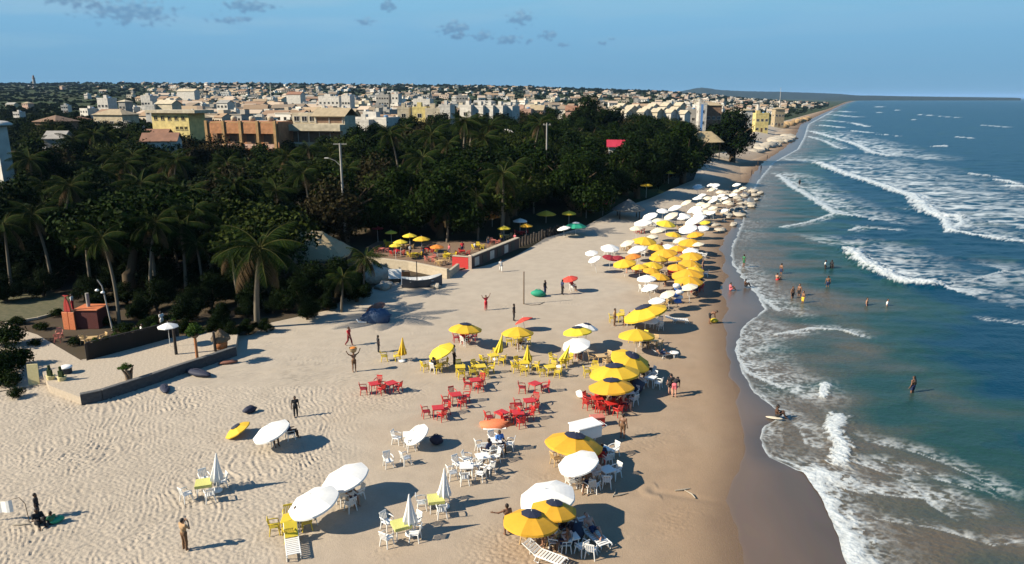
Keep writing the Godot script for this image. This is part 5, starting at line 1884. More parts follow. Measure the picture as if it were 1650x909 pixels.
	# ---- red bar: low wall with a red end and pale panels, terrace behind it
	var ra := at(757, 433)
	var rb := at(834, 400)
	var rd := (rb - ra).normalized()
	o = thing("bar_wall", "low dark terrace wall with pale panels and a bright red end", "wall", Vector3.ZERO)
	wall_run(o, "wall_section", ra + rd * 0.25, rb, -0.1, 1.6, 0.5, MT("bar_dark", Color(0.05, 0.035, 0.03), Color(0.08, 0.05, 0.045), 0.03, 0.5))
	wall_run(o, "cap", ra, rb, 1.502, 0.1, 0.7, plaster)
	var yaw := atan2(-rd.z, rd.x)
	for k in 6:
		b = MB.new()
		b.cbox(Vector3(0, 0.72, 0.27), Vector3(1.15, 1.1, 0.06), 0.02)
		part(o, "panel", b.mesh(), wall_mat("white") if k % 2 == 0 else M("bar_green", Color(0.02, 0.03, 0.03), 0.6), Transform3D(Basis(Vector3.UP, yaw), ra.lerp(rb, 0.10 + k * 0.15)))
	var le := at(730, 431)
	wall_run(o, "red_end", le, ra - Vector3(0.12, 0, 0), -0.1, 1.6, 0.45, MT("bar_red", Color(0.40, 0.02, 0.02), Color(0.52, 0.04, 0.035), 0.03, 0.6, 0.6))
	wall_run(o, "red_cap", le, ra - Vector3(0.12, 0, 0), 1.502, 0.08, 0.6, plaster)
	b = MB.new()
	b.cbox(ra + Vector3(0.05, 0.8, 0.02), Vector3(0.4, 1.85, 0.6), 0.04)
	part(o, "corner_post", b.mesh(), MT("pillar_pink", Color(0.5, 0.36, 0.28), Color(0.6, 0.46, 0.36), 0.03, 0.6))
	ground_sheet("bar_terrace", [[600, 424], [738, 436], [758, 431], [834, 398], [905, 372], [880, 352], [640, 372], [590, 400]], 0.12, MT("terrace_floor", Color(0.12, 0.075, 0.045), Color(0.19, 0.125, 0.08), 0.03, 0.4, 0.9))
	o = thing("log_fence", "dark log fence continuing from the bar wall to the green parasol", "fence", Vector3.ZERO)
	var ga := at(838, 398)
	var gb := at(902, 377)
	for k in 16:
		post(o, ga.lerp(gb, k / 15.0), 1.25 + 0.15 * (k % 3), 0.2, wood("dark_wood"), "log")
	# ---- rocks along the far shore
	var rgl := "pale boulder in the rock heap between the far parasols and the water"
	var poly := [[1128, 345], [1165, 385], [1198, 345], [1232, 312], [1190, 298], [1150, 300]]
	var pv := PackedVector2Array()
	for q in poly:
		pv.append(Vector2(q[0], q[1]))
	var n := 0
	while n < 90:
		var q := Vector2(rng.randf_range(1120, 1235), rng.randf_range(296, 386))
		if not Geometry2D.is_point_in_polygon(q, pv):
			continue
		if q.x < 1180.0 and q.y > 330.0 and rng.randf() < 0.6:
			continue
		var p := at(q.x, q.y)
		var s := rng.randf_range(0.25, 0.85)
		rock(p, Vector3(s * 1.3, s * 0.75, s), rgl, "boulders of the rock heap", rng.randf() * TAU, rng.randi() % 3)
		n += 1
	for k in 34:
		var t := rng.randf()
		var q := Vector2(lerpf(1208, 1278, t), lerpf(247, 222, t)) + Vector2(rng.randf_range(-8, 8), rng.randf_range(-4, 5))
		var s := rng.randf_range(1.0, 2.8)
		rock(at(q.x, q.y), Vector3(s * 1.5, s * 0.8, s), "pale boulder in the rock bank across the far sand", "boulders of the far rock bank", rng.randf() * TAU, rng.randi() % 3)
	for k in 9:
		rock(at(1262 + k * 5, 206 - k * 1.6), Vector3(3.6, 3.2, 3.0), "ochre boulder under the beach houses on the bluff", "ochre boulders of the bluff", k * 1.3, 3 + k % 3)
	# ---- green shrubs on the far sand
	var sp := PackedVector2Array([Vector2(1112, 236), Vector2(1160, 238), Vector2(1192, 250), Vector2(1160, 262), Vector2(1120, 280), Vector2(1108, 270)])
	n = 0
	while n < 30:
		var q := Vector2(rng.randf_range(1108, 1192), rng.randf_range(236, 280))
		if not Geometry2D.is_point_in_polygon(q, sp):
			continue
		var d := -at(q.x, q.y).z
		shrub(spot(q.x, d), Vector3(3.4, 1.9, 3.4) * rng.randf_range(0.7, 1.2), "bright green shrub spreading over the far sand", "green shrubs on the far sand", 0)
		n += 1

# ---------------------------------------------------------------- parasols
func cloth(key: String) -> StandardMaterial3D:
	var c := {"yellow": Color(0.62, 0.385, 0.02), "lemon": Color(0.64, 0.49, 0.03), "amber": Color(0.60, 0.315, 0.016), "white": Color(0.74, 0.73, 0.70), "navy": Color(0.012, 0.016, 0.040), "red": Color(0.50, 0.05, 0.03), "crimson": Color(0.22, 0.01, 0.02), "green": Color(0.01, 0.25, 0.15), "blue": Color(0.05, 0.16, 0.50), "cream": Color(0.62, 0.55, 0.42), "orange": Color(0.60, 0.19, 0.02), "brown": Color(0.20, 0.08, 0.05)}
	if mats.has("cloth_" + key):
		return mats["cloth_" + key]
	var q: Color = c[key]
	var m := MT("cloth_" + key, q * 0.88, q, 0.02, 0.7, 0.75)
	m.backlight_enabled = true
	m.backlight = (q * 0.16).linear_to_srgb()
	return m

var wedge_mesh: ArrayMesh
var cap_mesh: ArrayMesh
var dome_mesh: ArrayMesh
var pole_mesh: ArrayMesh
func parasol_shapes() -> void:
	# one gore of eight, radius 1, apex at y = 0, sagging a little between its two ribs, with a hanging hem
	var prof := func(t: float) -> float: return -0.36 * pow(t, 1.45)
	var b := MB.new()
	var na := 4
	for k in 6:
		for j in na:
			var q := []
			for e in [[k, j], [k, j + 1], [k + 1, j + 1], [k + 1, j]]:
				var t: float = 0.02 + 0.98 * e[0] / 6.0
				var a: float = TAU / 8.0 * e[1] / na
				var mid: float = sin(PI * float(e[1]) / na)
				var rr: float = t * (1.0 - 0.045 * mid * t)
				q.append(Vector3(cos(a) * rr, prof.call(t) - 0.030 * mid * t, sin(a) * rr))
			b.quad(q[0], q[1], q[2], q[3])
			if k == 5:
				var dn := Vector3(0, -0.075, 0)
				b.quad(q[3], q[2], q[2] * Vector3(1.01, 1, 1.01) + dn, q[3] * Vector3(1.01, 1, 1.01) + dn)
	wedge_mesh = b.mesh()
	b = MB.new()
	for k in 8:
		for j in 3:
			var q := []
			for e in [[j, k], [j, k + 1], [j + 1, k + 1], [j + 1, k]]:
				var t: float = 0.02 + 0.36 * e[0] / 3.0
				var a: float = TAU / 8.0 * e[1]
				q.append(Vector3(cos(a) * t, prof.call(t) + 0.03 - 0.02 * t, sin(a) * t))
			b.quad(q[0], q[1], q[2], q[3])
	cap_mesh = b.mesh()
	b = MB.new()
	for k in 8:
		for j in 5:
			var q := []
			for e in [[j, k], [j, k + 1], [j + 1, k + 1], [j + 1, k]]:
				var t: float = 0.02 + 0.98 * e[0] / 5.0
				var a: float = TAU / 8.0 * e[1]
				q.append(Vector3(cos(a) * t, prof.call(t), sin(a) * t))
			b.quad(q[0], q[1], q[2], q[3])
			if j == 4:
				b.quad(q[3], q[2], q[2] + Vector3(0, -0.07, 0), q[3] + Vector3(0, -0.07, 0))
	dome_mesh = b.mesh()
	b = MB.new()
	b.tube([Vector3(0, -0.15, 0), Vector3(0, 1, 0)], [0.025, 0.022], 8)
	pole_mesh = b.mesh()

func depth_of(p: Vector3) -> float:
	return -p.z * cos(TH) - (p.y - H) * sin(TH)

func parasol(px: float, py: float, wpx: float, key: String, cap: String, label: String, group := "", hgt := 1.95, tx := 0.0, tz := 0.0, detail := true) -> Node3D:
	# px, py: the middle of the canopy; wpx: its width in the photograph
	var c := at(px, py, hgt)
	if c.z < -130.0:
		var y0 := land(c.x, -c.z)
		c = at(px, py, hgt + y0)
	var r := wpx * 0.5 * depth_of(c) / F
	r = clampf(r, 0.85, 2.3)
	var nrm := Vector3(tx, 1, tz).normalized()
	var apex := c + nrm * 0.16 * r
	var foot := Vector3(apex.x - nrm.x * hgt * 0.55, c.y - hgt, apex.z - nrm.z * hgt * 0.55)
	var o := thing("parasol", label, "parasol", foot, 0.0, group)
	var a := apex - foot
	var up := a.normalized()
	var xb := up.cross(Vector3(0, 0, 1)).normalized()
	var pb := Basis(xb, up * a.length(), xb.cross(up))
	part(o, "pole", pole_mesh, M("white_metal", Color(0.6, 0.6, 0.58), 0.4), Transform3D(pb, Vector3.ZERO))
	var x2 := nrm.cross(Vector3(0, 0, 1)).normalized()
	var tb := Basis(x2, nrm, x2.cross(nrm)).scaled(Vector3.ONE * r)
	var turn := rng.randf() * TAU
	if detail:
		for k in 8:
			part(o, "canopy_panel", wedge_mesh, cloth(key), Transform3D(tb * Basis(Vector3.UP, turn + k * TAU / 8), a))
	else:
		part(o, "canopy", dome_mesh, cloth(key), Transform3D(tb * Basis(Vector3.UP, turn), a))
	if cap != "":
		part(o, "vent_cap", cap_mesh, cloth(cap), Transform3D(tb * Basis(Vector3.UP, turn), a + nrm * 0.02))
	var b := MB.new()
	b.tube([a - up * 0.02, a + up * 0.14], [0.03, 0.012], 6)
	part(o, "finial", b.mesh(), M("white_metal"  , Color.WHITE))
	return o

func closed_parasol(px: float, py: float, key: String, label: String, lean := Vector3.ZERO, hgt := 2.3) -> void:
	# px, py: the foot of the pole
	var o := thing("closed_parasol", label, "parasol", at(px, py))
	var b := MB.new()
	b.tube([Vector3(0, -0.15, 0), Vector3(0, hgt, 0) + lean], [0.025, 0.02], 8)
	part(o, "pole", b.mesh(), M("white_metal", Color(0.6, 0.6, 0.58), 0.4))
	b = MB.new()
	var seg := 16
	var rows := 8
	var ring := []
	for k in rows + 1:
		var t := float(k) / rows
		var y := lerpf(hgt * 0.30, hgt * 1.0, t)
		var rr := lerpf(0.36, 0.03, pow(t, 0.8)) * (0.8 if k == 0 else 1.0)
		var pts := []
		for s in seg:
			var a := TAU * s / seg
			var f := 1.0 + 0.28 * cos(a * 8.0) * (1.0 - t)
			pts.append(Vector3(cos(a) * rr * f, y, sin(a) * rr * f) + lean * (y / hgt))
		ring.append(pts)
	for k in rows:
		for s in seg:
			var s2 := (s + 1) % seg
			b.quad(ring[k][s], ring[k][s2], ring[k + 1][s2], ring[k + 1][s])
	part(o, "furled_canopy", b.mesh(), cloth(key))
	b = MB.new()
	b.lathe([[0.0, 0.0], [0.28, 0.0], [0.28, 0.12], [0.06, 0.16], [0.0, 0.16]], 12)
	part(o, "base", b.mesh(), M("white_plastic", Color(0.72, 0.71, 0.68), 0.4))

# ---------------------------------------------------------------- plastic furniture
func plastic(key: String) -> StandardMaterial3D:
	var c := {"white": Color(0.70, 0.69, 0.66), "yellow": Color(0.62, 0.46, 0.03), "red": Color(0.46, 0.025, 0.022), "tan": Color(0.50, 0.34, 0.16), "pink": Color(0.50, 0.16, 0.12)}
	return MT("plastic_" + key, c[key] * 0.9, c[key], 0.03, 0.9, 0.42)

var chair_protos := {}
var table_protos := {}
func make_chair(key: String) -> Node3D:
	# a monobloc chair: flared legs, a slotted back and arms; faces +z
	var o := Node3D.new()
	var m := plastic(key)
	var b := MB.new()
	b.cbox(Vector3(0, 0.42, 0.02), Vector3(0.46, 0.04, 0.46), 0.015)
	b.cbox(Vector3(0, 0.40, 0.25), Vector3(0.44, 0.06, 0.04), 0.012)
	part(o, "seat", b.mesh(), m)
	for s in [[-1, -1], [1, -1], [1, 1], [-1, 1]]:
		b = MB.new()
		b.tube([Vector3(s[0] * 0.19, 0.42, s[1] * 0.19), Vector3(s[0] * 0.25, -0.01, s[1] * 0.25)], [0.036, 0.026], 5)
		part(o, "leg", b.mesh(), m)
	b = MB.new()
	var bs := Basis(Vector3.RIGHT, -0.22)
	b.cbox(Vector3(0, 0.84, -0.31), Vector3(0.44, 0.10, 0.035), 0.012, bs)
	for k in 5:
		b.cbox(Vector3(-0.18 + k * 0.09, 0.63, -0.262), Vector3(0.05, 0.38, 0.028), 0.008, bs)
	part(o, "backrest", b.mesh(), m)
	for s in [-1.0, 1.0]:
		b = MB.new()
		b.tube([Vector3(s * 0.23, 0.66, -0.27), Vector3(s * 0.27, 0.66, -0.05), Vector3(s * 0.27, 0.64, 0.18), Vector3(s * 0.24, 0.42, 0.22)], [0.03, 0.033, 0.033, 0.028], 5)
		part(o, "armrest", b.mesh(), m)
	return o

func make_table(key: String) -> Node3D:
	var o := Node3D.new()
	var m := plastic(key)
	var b := MB.new()
	b.cbox(Vector3(0, 0.70, 0), Vector3(0.78, 0.04, 0.78), 0.015)
	b.cbox(Vector3(0, 0.655, 0), Vector3(0.70, 0.05, 0.70), 0.01)
	part(o, "table_top", b.mesh(), m)
	for s in [[-1, -1], [1, -1], [1, 1], [-1, 1]]:
		b = MB.new()
		b.tube([Vector3(s[0] * 0.30, 0.66, s[1] * 0.30), Vector3(s[0] * 0.34, -0.01, s[1] * 0.34)], [0.035, 0.025], 5)
		part(o, "leg", b.mesh(), m)
	return o

func seat_at(p: Vector3, yaw: float, key: String, label: String, group: String, tip := 0.0) -> void:
	if not chair_protos.has(key):
		chair_protos[key] = make_chair(key)
	var c: Node3D = chair_protos[key].duplicate()
	c.name = numbered("plastic_chair")
	add_child(c)
	c.position = p
	c.rotation = Vector3(tip, yaw, 0)
	tag(c, label, "chair", group)

func table_at(p: Vector3, yaw: float, key: String, label: String, group := "", clothed := "") -> void:
	if not table_protos.has(key):
		table_protos[key] = make_table(key)
	var c: Node3D = table_protos[key].duplicate()
	c.name = numbered("plastic_table")
	add_child(c)
	c.position = p
	c.rotation.y = yaw
	tag(c, label, "table", group)
	if clothed != "":
		var o := thing("tablecloth", clothed, "tablecloth", p + Vector3(0, 0.725, 0), yaw)
		var b := MB.new()
		b.cbox(Vector3(0, 0.004, 0), Vector3(0.84, 0.008, 0.84), 0.002)
		for k in 4:
			var bs := Basis(Vector3.UP, k * PI / 2)
			b.box(bs * Vector3(0, -0.08, 0.424), Vector3(0.84, 0.16, 0.006), bs)
		part(o, "cover", b.mesh(), MT("cloth_lime", Color(0.42, 0.42, 0.10), Color(0.55, 0.52, 0.20), 0.04, 1.2, 0.8))

func suite(px: float, py: float, key: String, n: int, where: String, a0 := 0.0, rad := 0.72, with_table := true, clothed := "") -> void:
	# a table with n chairs drawn up to it
	var p := at(px, py)
	if with_table:
		table_at(p, a0 * 0.5, key, "%s plastic table %s" % [key, where], "%s tables %s" % [key, where] if where.contains("terrace") or where.contains("field") else "", clothed)
	var full := (", " if n > 1 else "")
	for k in n:
		var a := a0 + k * TAU / n + rng.randf_range(-0.25, 0.25)
		var q := p + Vector3(sin(a), 0, cos(a)) * (rad + rng.randf_range(-0.06, 0.18))
		seat_at(q, a + PI + rng.randf_range(-0.35, 0.35), key, "%s plastic chair %s" % [key, where], "%s chairs %s" % [key, where] if n > 1 else "")

func lounger(px: float, py: float, yaw: float, label: String, back := 0.9, towel := "") -> void:
	var o := thing("sun_lounger", label, "lounger", at(px, py), yaw)
	var m := plastic("white")
	for s in [-1.0, 1.0]:
		var b := MB.new()
		b.cbox(Vector3(s * 0.31, 0.34, 0.25), Vector3(0.06, 0.07, 1.45), 0.015)
		part(o, "side_rail", b.mesh(), m)
		for z in [-0.35, 0.8]:
			b = MB.new()
			b.tube([Vector3(s * 0.31, 0.32, z), Vector3(s * 0.31, 0.05, z - 0.12), Vector3(s * 0.31, 0.02, z + 0.12), Vector3(s * 0.31, 0.32, z + 0.2)], [0.03, 0.03, 0.03, 0.03], 5)
			part(o, "leg", b.mesh(), m)
	for k in 9:
		var b := MB.new()
		b.cbox(Vector3(0, 0.36, -0.38 + k * 0.155), Vector3(0.58, 0.025, 0.11), 0.006)
		part(o, "slat", b.mesh(), m)
	var bs := Basis(Vector3.RIGHT, back)
	var org := Vector3(0, 0.37, -0.46)
	for k in 5:
		var b := MB.new()
		b.cbox(Vector3(0, 0, -0.08 - k * 0.15), Vector3(0.58, 0.025, 0.11), 0.006)
		part(o, "back_slat", b.mesh(), m, Transform3D(bs, org))
	for s in [-1.0, 1.0]:
		var b := MB.new()
		b.cbox(Vector3(s * 0.31, 0, -0.38), Vector3(0.05, 0.05, 0.8), 0.012)
		part(o, "back_rail", b.mesh(), m, Transform3D(bs, org))
	if towel != "":
		var t := thing("beach_towel", towel, "towel", at(px, py) + Basis(Vector3.UP, yaw) * org, yaw)
		var b := MB.new()
		b.cbox(Vector3(0, 0.03, -0.42), Vector3(0.62, 0.02, 0.8), 0.005)
		part(t, "cloth", b.mesh(), cloth("lemon"), Transform3D(bs, Vector3.ZERO))

func bag(px: float, py: float, key: String, s: Vector3, label: String, yaw := 0.0) -> void:
	var o := thing("beach_bag", label, "bag", at(px, py), yaw)
	o.scale = s
	var b := MB.new()
	b.lump(Vector3(0, 0.30, 0), Vector3(0.42, 0.32, 0.28), nz, 0.35, 12)
	part(o, "body", b.mesh(), cloth(key))
	b = MB.new()
	var arc := []
	var rr := []
	for k in 7:
		var a := PI * k / 6.0
		arc.append(Vector3(cos(a) * 0.2, 0.5 + sin(a) * 0.22, 0))
		rr.append(0.018)
	b.tube(arc, rr, 5)
	part(o, "handle", b.mesh(), cloth(key))

func make_beach_things() -> void:
	parasol_shapes()
	var s1 := -0.42
	# ---- yellow parasols with navy caps
	var Y := [
		[750, 525, 54, "yellow", "navy", "yellow parasol with navy cap over red chairs by the long tree shadow", 1.95, 0.05, -0.10],
		[834, 531, 52, "yellow", "", "plain yellow parasol over a yellow table with chairs", 1.95, 0.0, -0.10],
		[709, 562, 44, "lemon", "", "bright yellow parasol tipped towards the sun beside dark seated figures", 1.7, -0.45, 0.2],
		[930, 530, 48, "lemon", "navy", "lemon yellow parasol with navy cap beside a white one", 1.9, -0.1, -0.10],
		[1037, 498, 74, "yellow", "navy", "large yellow parasol leaning towards the sun beside a blue bundle", 2.0, -0.35, -0.10],
		[1026, 535, 60, "yellow", "", "plain yellow parasol over a small yellow table by the crowd", 1.95, 0.0, -0.10],
		[1018, 575, 66, "yellow", "navy", "yellow parasol with dark cap tipped away over reclining sunbathers", 1.9, 0.25, 0.2],
		[990, 593, 82, "yellow", "navy", "broad yellow parasol with navy cap between two overlapping yellow ones", 1.95, -0.08, -0.10],
		[985, 616, 74, "amber", "navy", "deep amber parasol over the red tables", 1.9, -0.05, -0.10],
		[926, 706, 94, "amber", "navy", "deep yellow parasol with navy cap beside the white vendor cart", 1.9, 0.12, -0.10],
		[856, 832, 92, "amber", "navy", "golden parasol with navy cap overlapping its twin beside the shirtless man", 1.95, 0.05, -0.10],
		[893, 814, 76, "amber", "navy", "golden parasol with navy cap, the farther of the overlapping pair", 1.95, 0.08, -0.10],
	]
	for q in Y:
		parasol(q[0], q[1], q[2], q[3], q[4], q[5], "", q[6], q[7], q[8])
	# ---- white parasols
	var W := [
		[553, 763, 78, "white", "", "round white parasol tipped towards the sun, the farther of a touching pair", 1.6, -0.30, 0.12],
		[502, 802, 84, "white", "", "round white parasol tipped towards the sun over yellow chairs", 1.6, -0.28, 0.12],
		[434, 690, 62, "white", "", "white parasol tipped low over dark seated bathers", 1.35, -0.35, 0.15],
		[880, 794, 92, "white", "", "frayed white parasol behind the golden overlapping pair", 1.9, -0.2, 0.1],
		[930, 740, 68, "white", "", "white parasol over seated bathers between the golden parasols", 1.8, -0.3, 0.1],
		[668, 697, 42, "white", "", "small white parasol propped low over white chairs", 1.1, -0.55, 0.3],
		[946, 524, 38, "white", "navy", "white parasol with a dark cap behind the lemon yellow one", 1.9, 0.15, -0.1],
		[928, 552, 46, "white", "", "low white parasol over a red chair beside the lemon yellow one", 1.4, -0.2, 0.2],
		[1042, 509, 40, "white", "", "white parasol under the edge of the large leaning yellow one", 1.5, 0.2, 0.1],
		[908, 366, 22, "white", "", "small white parasol beside the green one", 1.8, -0.2, 0.0],
	]
	for q in W:
		parasol(q[0], q[1], q[2], q[3], q[4], q[5], "", q[6], q[7], q[8])
	parasol(928, 361, 34, "green", "white", "emerald green parasol with a white top on the open sand")
	parasol(918, 447, 26, "red", "", "small red parasol over a seated person on the open sand", "", 1.7, -0.2, 0.1)
	parasol(843, 514, 30, "red", "", "red parasol lying low behind a dark standing figure", "", 1.1, -0.4, -0.3)
	parasol(603, 493, 34, "brown", "", "brown parasol resting on the blue tarpaulin heap", "", 1.0, -0.4, 0.2)
	# a yellow one lying on the sand
	var ly := parasol(380, 689, 42, "yellow", "navy", "small yellow parasol lying on its side on the sand", "", 0.55, -0.5, 0.1)
	# ---- terrace and grove parasols
	var T := [[679, 383, 28, "yellow"], [660, 378, 24, "lemon"], [645, 388, 24, "lemon"], [630, 373, 20, "lemon"], [637, 394, 20, "lemon"]]
	for q in T:
		parasol(q[0], q[1], q[2], q[3], "", "yellow parasol on the bar terrace above the tan wall", "yellow parasols on the bar terrace", 2.2, 0.0, 0.0, false)
	for q in [[793, 347, 24, "orange", "orange parasol in front of the dark trees by the terrace"], [880, 342, 32, "yellow", "rounded yellow parasol above the log fence"], [917, 342, 24, "lemon", "small lemon parasol half hidden behind the green one"], [1078, 276, 20, "lemon", "lemon parasol beneath the dark trees near the far sand"], [1042, 297, 20, "yellow", "yellow parasol beneath the dark trees behind the crimson awning"], [972, 322, 38, "crimson", "wide crimson parasol in the shade of the grove"], [945, 326, 26, "crimson", "smaller crimson parasol next to the wide crimson one"], [608, 366, 20, "crimson", "crimson parasol behind the lemon ones of the bar terrace"], [685, 330, 20, "crimson", "crimson parasol deep in the grove above the bar terrace"], [838, 354, 24, "white", "white parasol over the crowded end of the terrace"], [270, 523, 30, "white", "white parasol on the patio beside a dark post"], [985, 300, 16, "white", "tiny white parasol at the foot of the dark trees"], [345, 385, 20, "white", "white parasol in the deep shade of the palms"]]:
		parasol(q[0], q[1], q[2], q[3], "", q[4], "", 2.4 if q[0] != 270 else 2.5, 0.0, 0.0, false)
	# ---- dense field of parasols along the waterline
	var FY := [[1039, 385, 40, "yellow"], [1113, 388, 40, "amber"], [1113, 410, 38, "amber"], [1113, 422, 38, "amber"], [1108, 438, 52, "amber"], [1070, 405, 42, "amber"], [1061, 414, 30, "yellow"], [1052, 425, 34, "yellow"], [1051, 434, 30, "amber"], [1006, 421, 38, "yellow"], [1074, 358, 32, "lemon"], [1088, 415, 24, "amber"], [1020, 411, 26, "orange"], [1110, 449, 46, "amber"], [1136, 357, 16, "lemon"], [1090, 428, 30, "amber"], [1092, 398, 30, "amber"], [1058, 396, 28, "yellow"], [1120, 376, 28, "amber"], [1086, 376, 26, "yellow"], [1064, 443, 32, "amber"], [1030, 428, 26, "yellow"], [1120, 432, 30, "yellow"]]
	for q in FY:
		parasol(q[0], q[1], q[2], q[3], "", "golden yellow parasol in the dense field of parasols along the waterline", "golden parasols of the dense field", 1.95, rng.randf_range(-0.2, 0.12), rng.randf_range(0.0, 0.15), true)
	var FW := [[983, 397, 36], [1026, 399, 38], [1076, 396, 34], [1112, 402, 32], [1118, 352, 40], [1108, 366, 36], [1060, 369, 32], [1036, 356, 36], [1087, 333, 28], [1118, 335, 30], [1099, 346, 34], [1080, 346, 30], [1047, 346, 30], [953, 406, 24], [957, 416, 20], [1042, 446, 38], [1046, 461, 34], [1128, 346, 26], [1068, 338, 24], [1025, 366, 26], [1105, 325, 22], [1135, 330, 24], [1124, 318, 20], [1148, 322, 20], [1160, 308, 16], [1110, 460, 34], [1132, 366, 26], [1140, 340, 22], [1010, 390, 30], [1050, 380, 26], [1095, 385, 28], [1075, 472, 32], [1058, 482, 30], [1125, 392, 24], [1060, 354, 26], [1140, 318, 18]]
	for q in FW:
		parasol(q[0], q[1], q[2] * 0.84, "white" if int(q[0]) % 5 else "cream", "", ("white" if int(q[0]) % 5 else "cream") + " parasol in the dense field of parasols along the waterline", ("white" if int(q[0]) % 5 else "cream") + " parasols of the dense field", 1.9, rng.randf_range(-0.5, 0.05), rng.randf_range(0.0, 0.25), q[2] > 33)
	for q in [[984, 413, 26], [999, 414, 24]]:
		parasol(q[0], q[1], q[2], "crimson", "", "dark red parasol at the edge of the dense parasol field", "dark red parasols of the dense field", 1.6, 0.2, 0.1)
	for k in 34:
		var q := Vector2(rng.randf_range(1120, 1212), rng.randf_range(292, 345))
		if q.x - 1120.0 > (345.0 - q.y) * 1.4 + 40.0:
			continue
		parasol(q.x, q.y, rng.randf_range(10, 17), "white" if k % 4 else "cream", "", "pale parasol among the boulders past the dense field", "pale parasols among the boulders", 1.9, -0.3, 0.1, false)
	# ---- furled parasols
	closed_parasol(350, 792, "white", "tall furled white parasol beside a table with a lime cloth and scattered chairs", Vector3(0.15, 0, 0))
	closed_parasol(716, 818, "white", "furled white parasol behind a lime clothed table with white chairs", Vector3(0.05, 0, 0))
	closed_parasol(662, 862, "white", "furled white parasol with a blue tinge between four white chairs", Vector3(0.0, 0, 0.1))
	closed_parasol(648, 583, "yellow", "furled yellow parasol standing alone with two yellow chairs", Vector3(0.1, 0, 0), 2.1)
	closed_parasol(800, 580, "lemon", "furled yellow parasol with a red tip leaning over yellow chairs", Vector3(0.5, 0, -0.1), 2.2)
	closed_parasol(850, 592, "lemon", "thin furled yellow parasol rising from the full yellow table", Vector3(0.0, 0, 0), 1.9)
	closed_parasol(902, 592, "lemon", "furled yellow parasol slanting over stacked yellow chairs", Vector3(0.8, 0, -0.3), 1.8)
	# ---- white suites
	var lime := "lime cloth on the table by the %s furled parasol"
	suite(330, 796, "white", 4, "by the tall furled parasol on the raked sand", 0.6, 0.95, true, lime % "tall")
	suite(703, 822, "white", 3, "by the furled parasol with the lime cloth", 0.4, 0.8, true, lime % "plain white")
	suite(647, 864, "white", 4, "by the bluish furled parasol", 0.9, 0.85, true, lime % "bluish")
	seat_at(at(626, 752), 0.5, "white", "lone white plastic chair with a dark slotted back on open sand", "")
	seat_at(at(654, 748), 2.2, "white", "white plastic chair knocked sideways next to the lone one", "", 0.0)
	suite(660, 716, "white", 3, "under the small propped white parasol", 0.3, 0.7)
	bag(703, 716, "navy", Vector3.ONE, "black bag beside the chairs under the propped parasol")
	suite(752, 768, "white", 5, "in the near half of the crowded white heap", 0.1, 0.8)
	suite(778, 752, "white", 5, "in the middle of the crowded white heap", 0.7, 0.85)
	suite(798, 726, "white", 4, "at the far end of the crowded white heap", 0.2, 0.8)
	suite(560, 812, "white", 3, "under the farther tipped white parasol", 0.4, 0.75)
	suite(940, 782, "white", 4, "beneath the white parasol between the golden ones", 0.5, 0.8)
	seat_at(at(958, 792), 2.6, "white", "single white plastic chair turned to the sea by the white parasol", "")
	seat_at(at(952, 898), 2.8, "white", "white plastic chair beside the reclining sunbather", "")
	lounger(472, 886, 0.35, "white sun lounger with a yellow towel over its raised back", 0.75, "yellow towel hanging over the raised back of the white lounger")
	lounger(880, 905, 1.0, "white sun lounger in front of the golden parasol pair", 0.5)
	lounger(1092, 520, 1.4, "white sun lounger at the water side of the large leaning parasol", 0.3)
	lounger(958, 872, 0.5, "white sun lounger under the reclining sunbather", 0.6)
	lounger(1072, 576, 1.9, "white sun lounger beside the round white stool", 0.5)
	suite(468, 856, "yellow", 4, "in the shade of the nearer tipped white parasol", 0.2, 0.75)
	# ---- yellow suites
	suite(628, 582, "yellow", 2, "by the lone furled yellow parasol", 1.6, 0.5, false)
	suite(700, 596, "yellow", 4, "under the bright tipped yellow parasol", 0.3, 0.75)
	suite(742, 604, "yellow", 2, "standing bare between two yellow groups", 0.2, 0.8)
	suite(775, 603, "yellow", 4, "just behind the small red table", 0.5, 0.75)
	suite(795, 585, "yellow", 3, "below the leaning red tipped parasol", 0.9, 0.75)
	suite(845, 597, "yellow", 5, "in the full ring round the thin furled parasol", 0.2, 0.85)
	suite(835, 556, "yellow", 4, "under the plain yellow parasol by the red one", 0.4, 0.8)
	suite(886, 604, "yellow", 3, "in the slanting stack beside the grey cloth", 0.8, 0.6)
	suite(905, 588, "yellow", 3, "under the slanting furled yellow parasol", 0.1, 0.6, false)
	suite(1030, 552, "yellow", 3, "under the plain yellow parasol by the crowd", 0.2, 0.7)
	suite(998, 518, "yellow", 3, "under the large leaning yellow parasol", 0.9, 0.8)
	suite(150, 556, "tan", 3, "on the bar floor behind the black fence", 0.5, 0.9)
	suite(95, 548, "pink", 2, "in the sunken corner by the red kiosk", 0.5, 0.7, false)
	# ---- red suites
	suite(604, 632, "red", 3, "in the outlying pair nearest the wall", 0.9, 0.72)
	suite(631, 631, "red", 2, "with a tall back next to the outlying pair", 1.4, 0.55)
	suite(766, 626, "red", 3, "at the small group by the yellow chairs", 0.5, 0.62)
	suite(735, 650, "red", 4, "in the middle red group on open sand", 0.6, 0.75)
	suite(706, 672, "red", 3, "in the compact group nearest the white chairs", 0.4, 0.65)
	suite(808, 680, "red", 2, "beside the orange cloth spread on the sand", 1.5, 0.75)
	suite(835, 680, "red", 4, "in the big red group by the orange cloth", 0.2, 0.75)
	suite(853, 660, "red", 3, "in the far half of the big red group", 0.5, 0.72)
	suite(862, 632, "red", 2, "lying low near the slanting yellow stack", 1.5, 0.8)
	suite(962, 656, "red", 5, "under the deep amber parasol", 0.2, 0.8)
	suite(985, 664, "red", 4, "at the water side of the deep amber parasol", 0.7, 0.8)
	suite(750, 549, "red", 4, "under the navy capped parasol by the tree shadow", 0.2, 0.7)
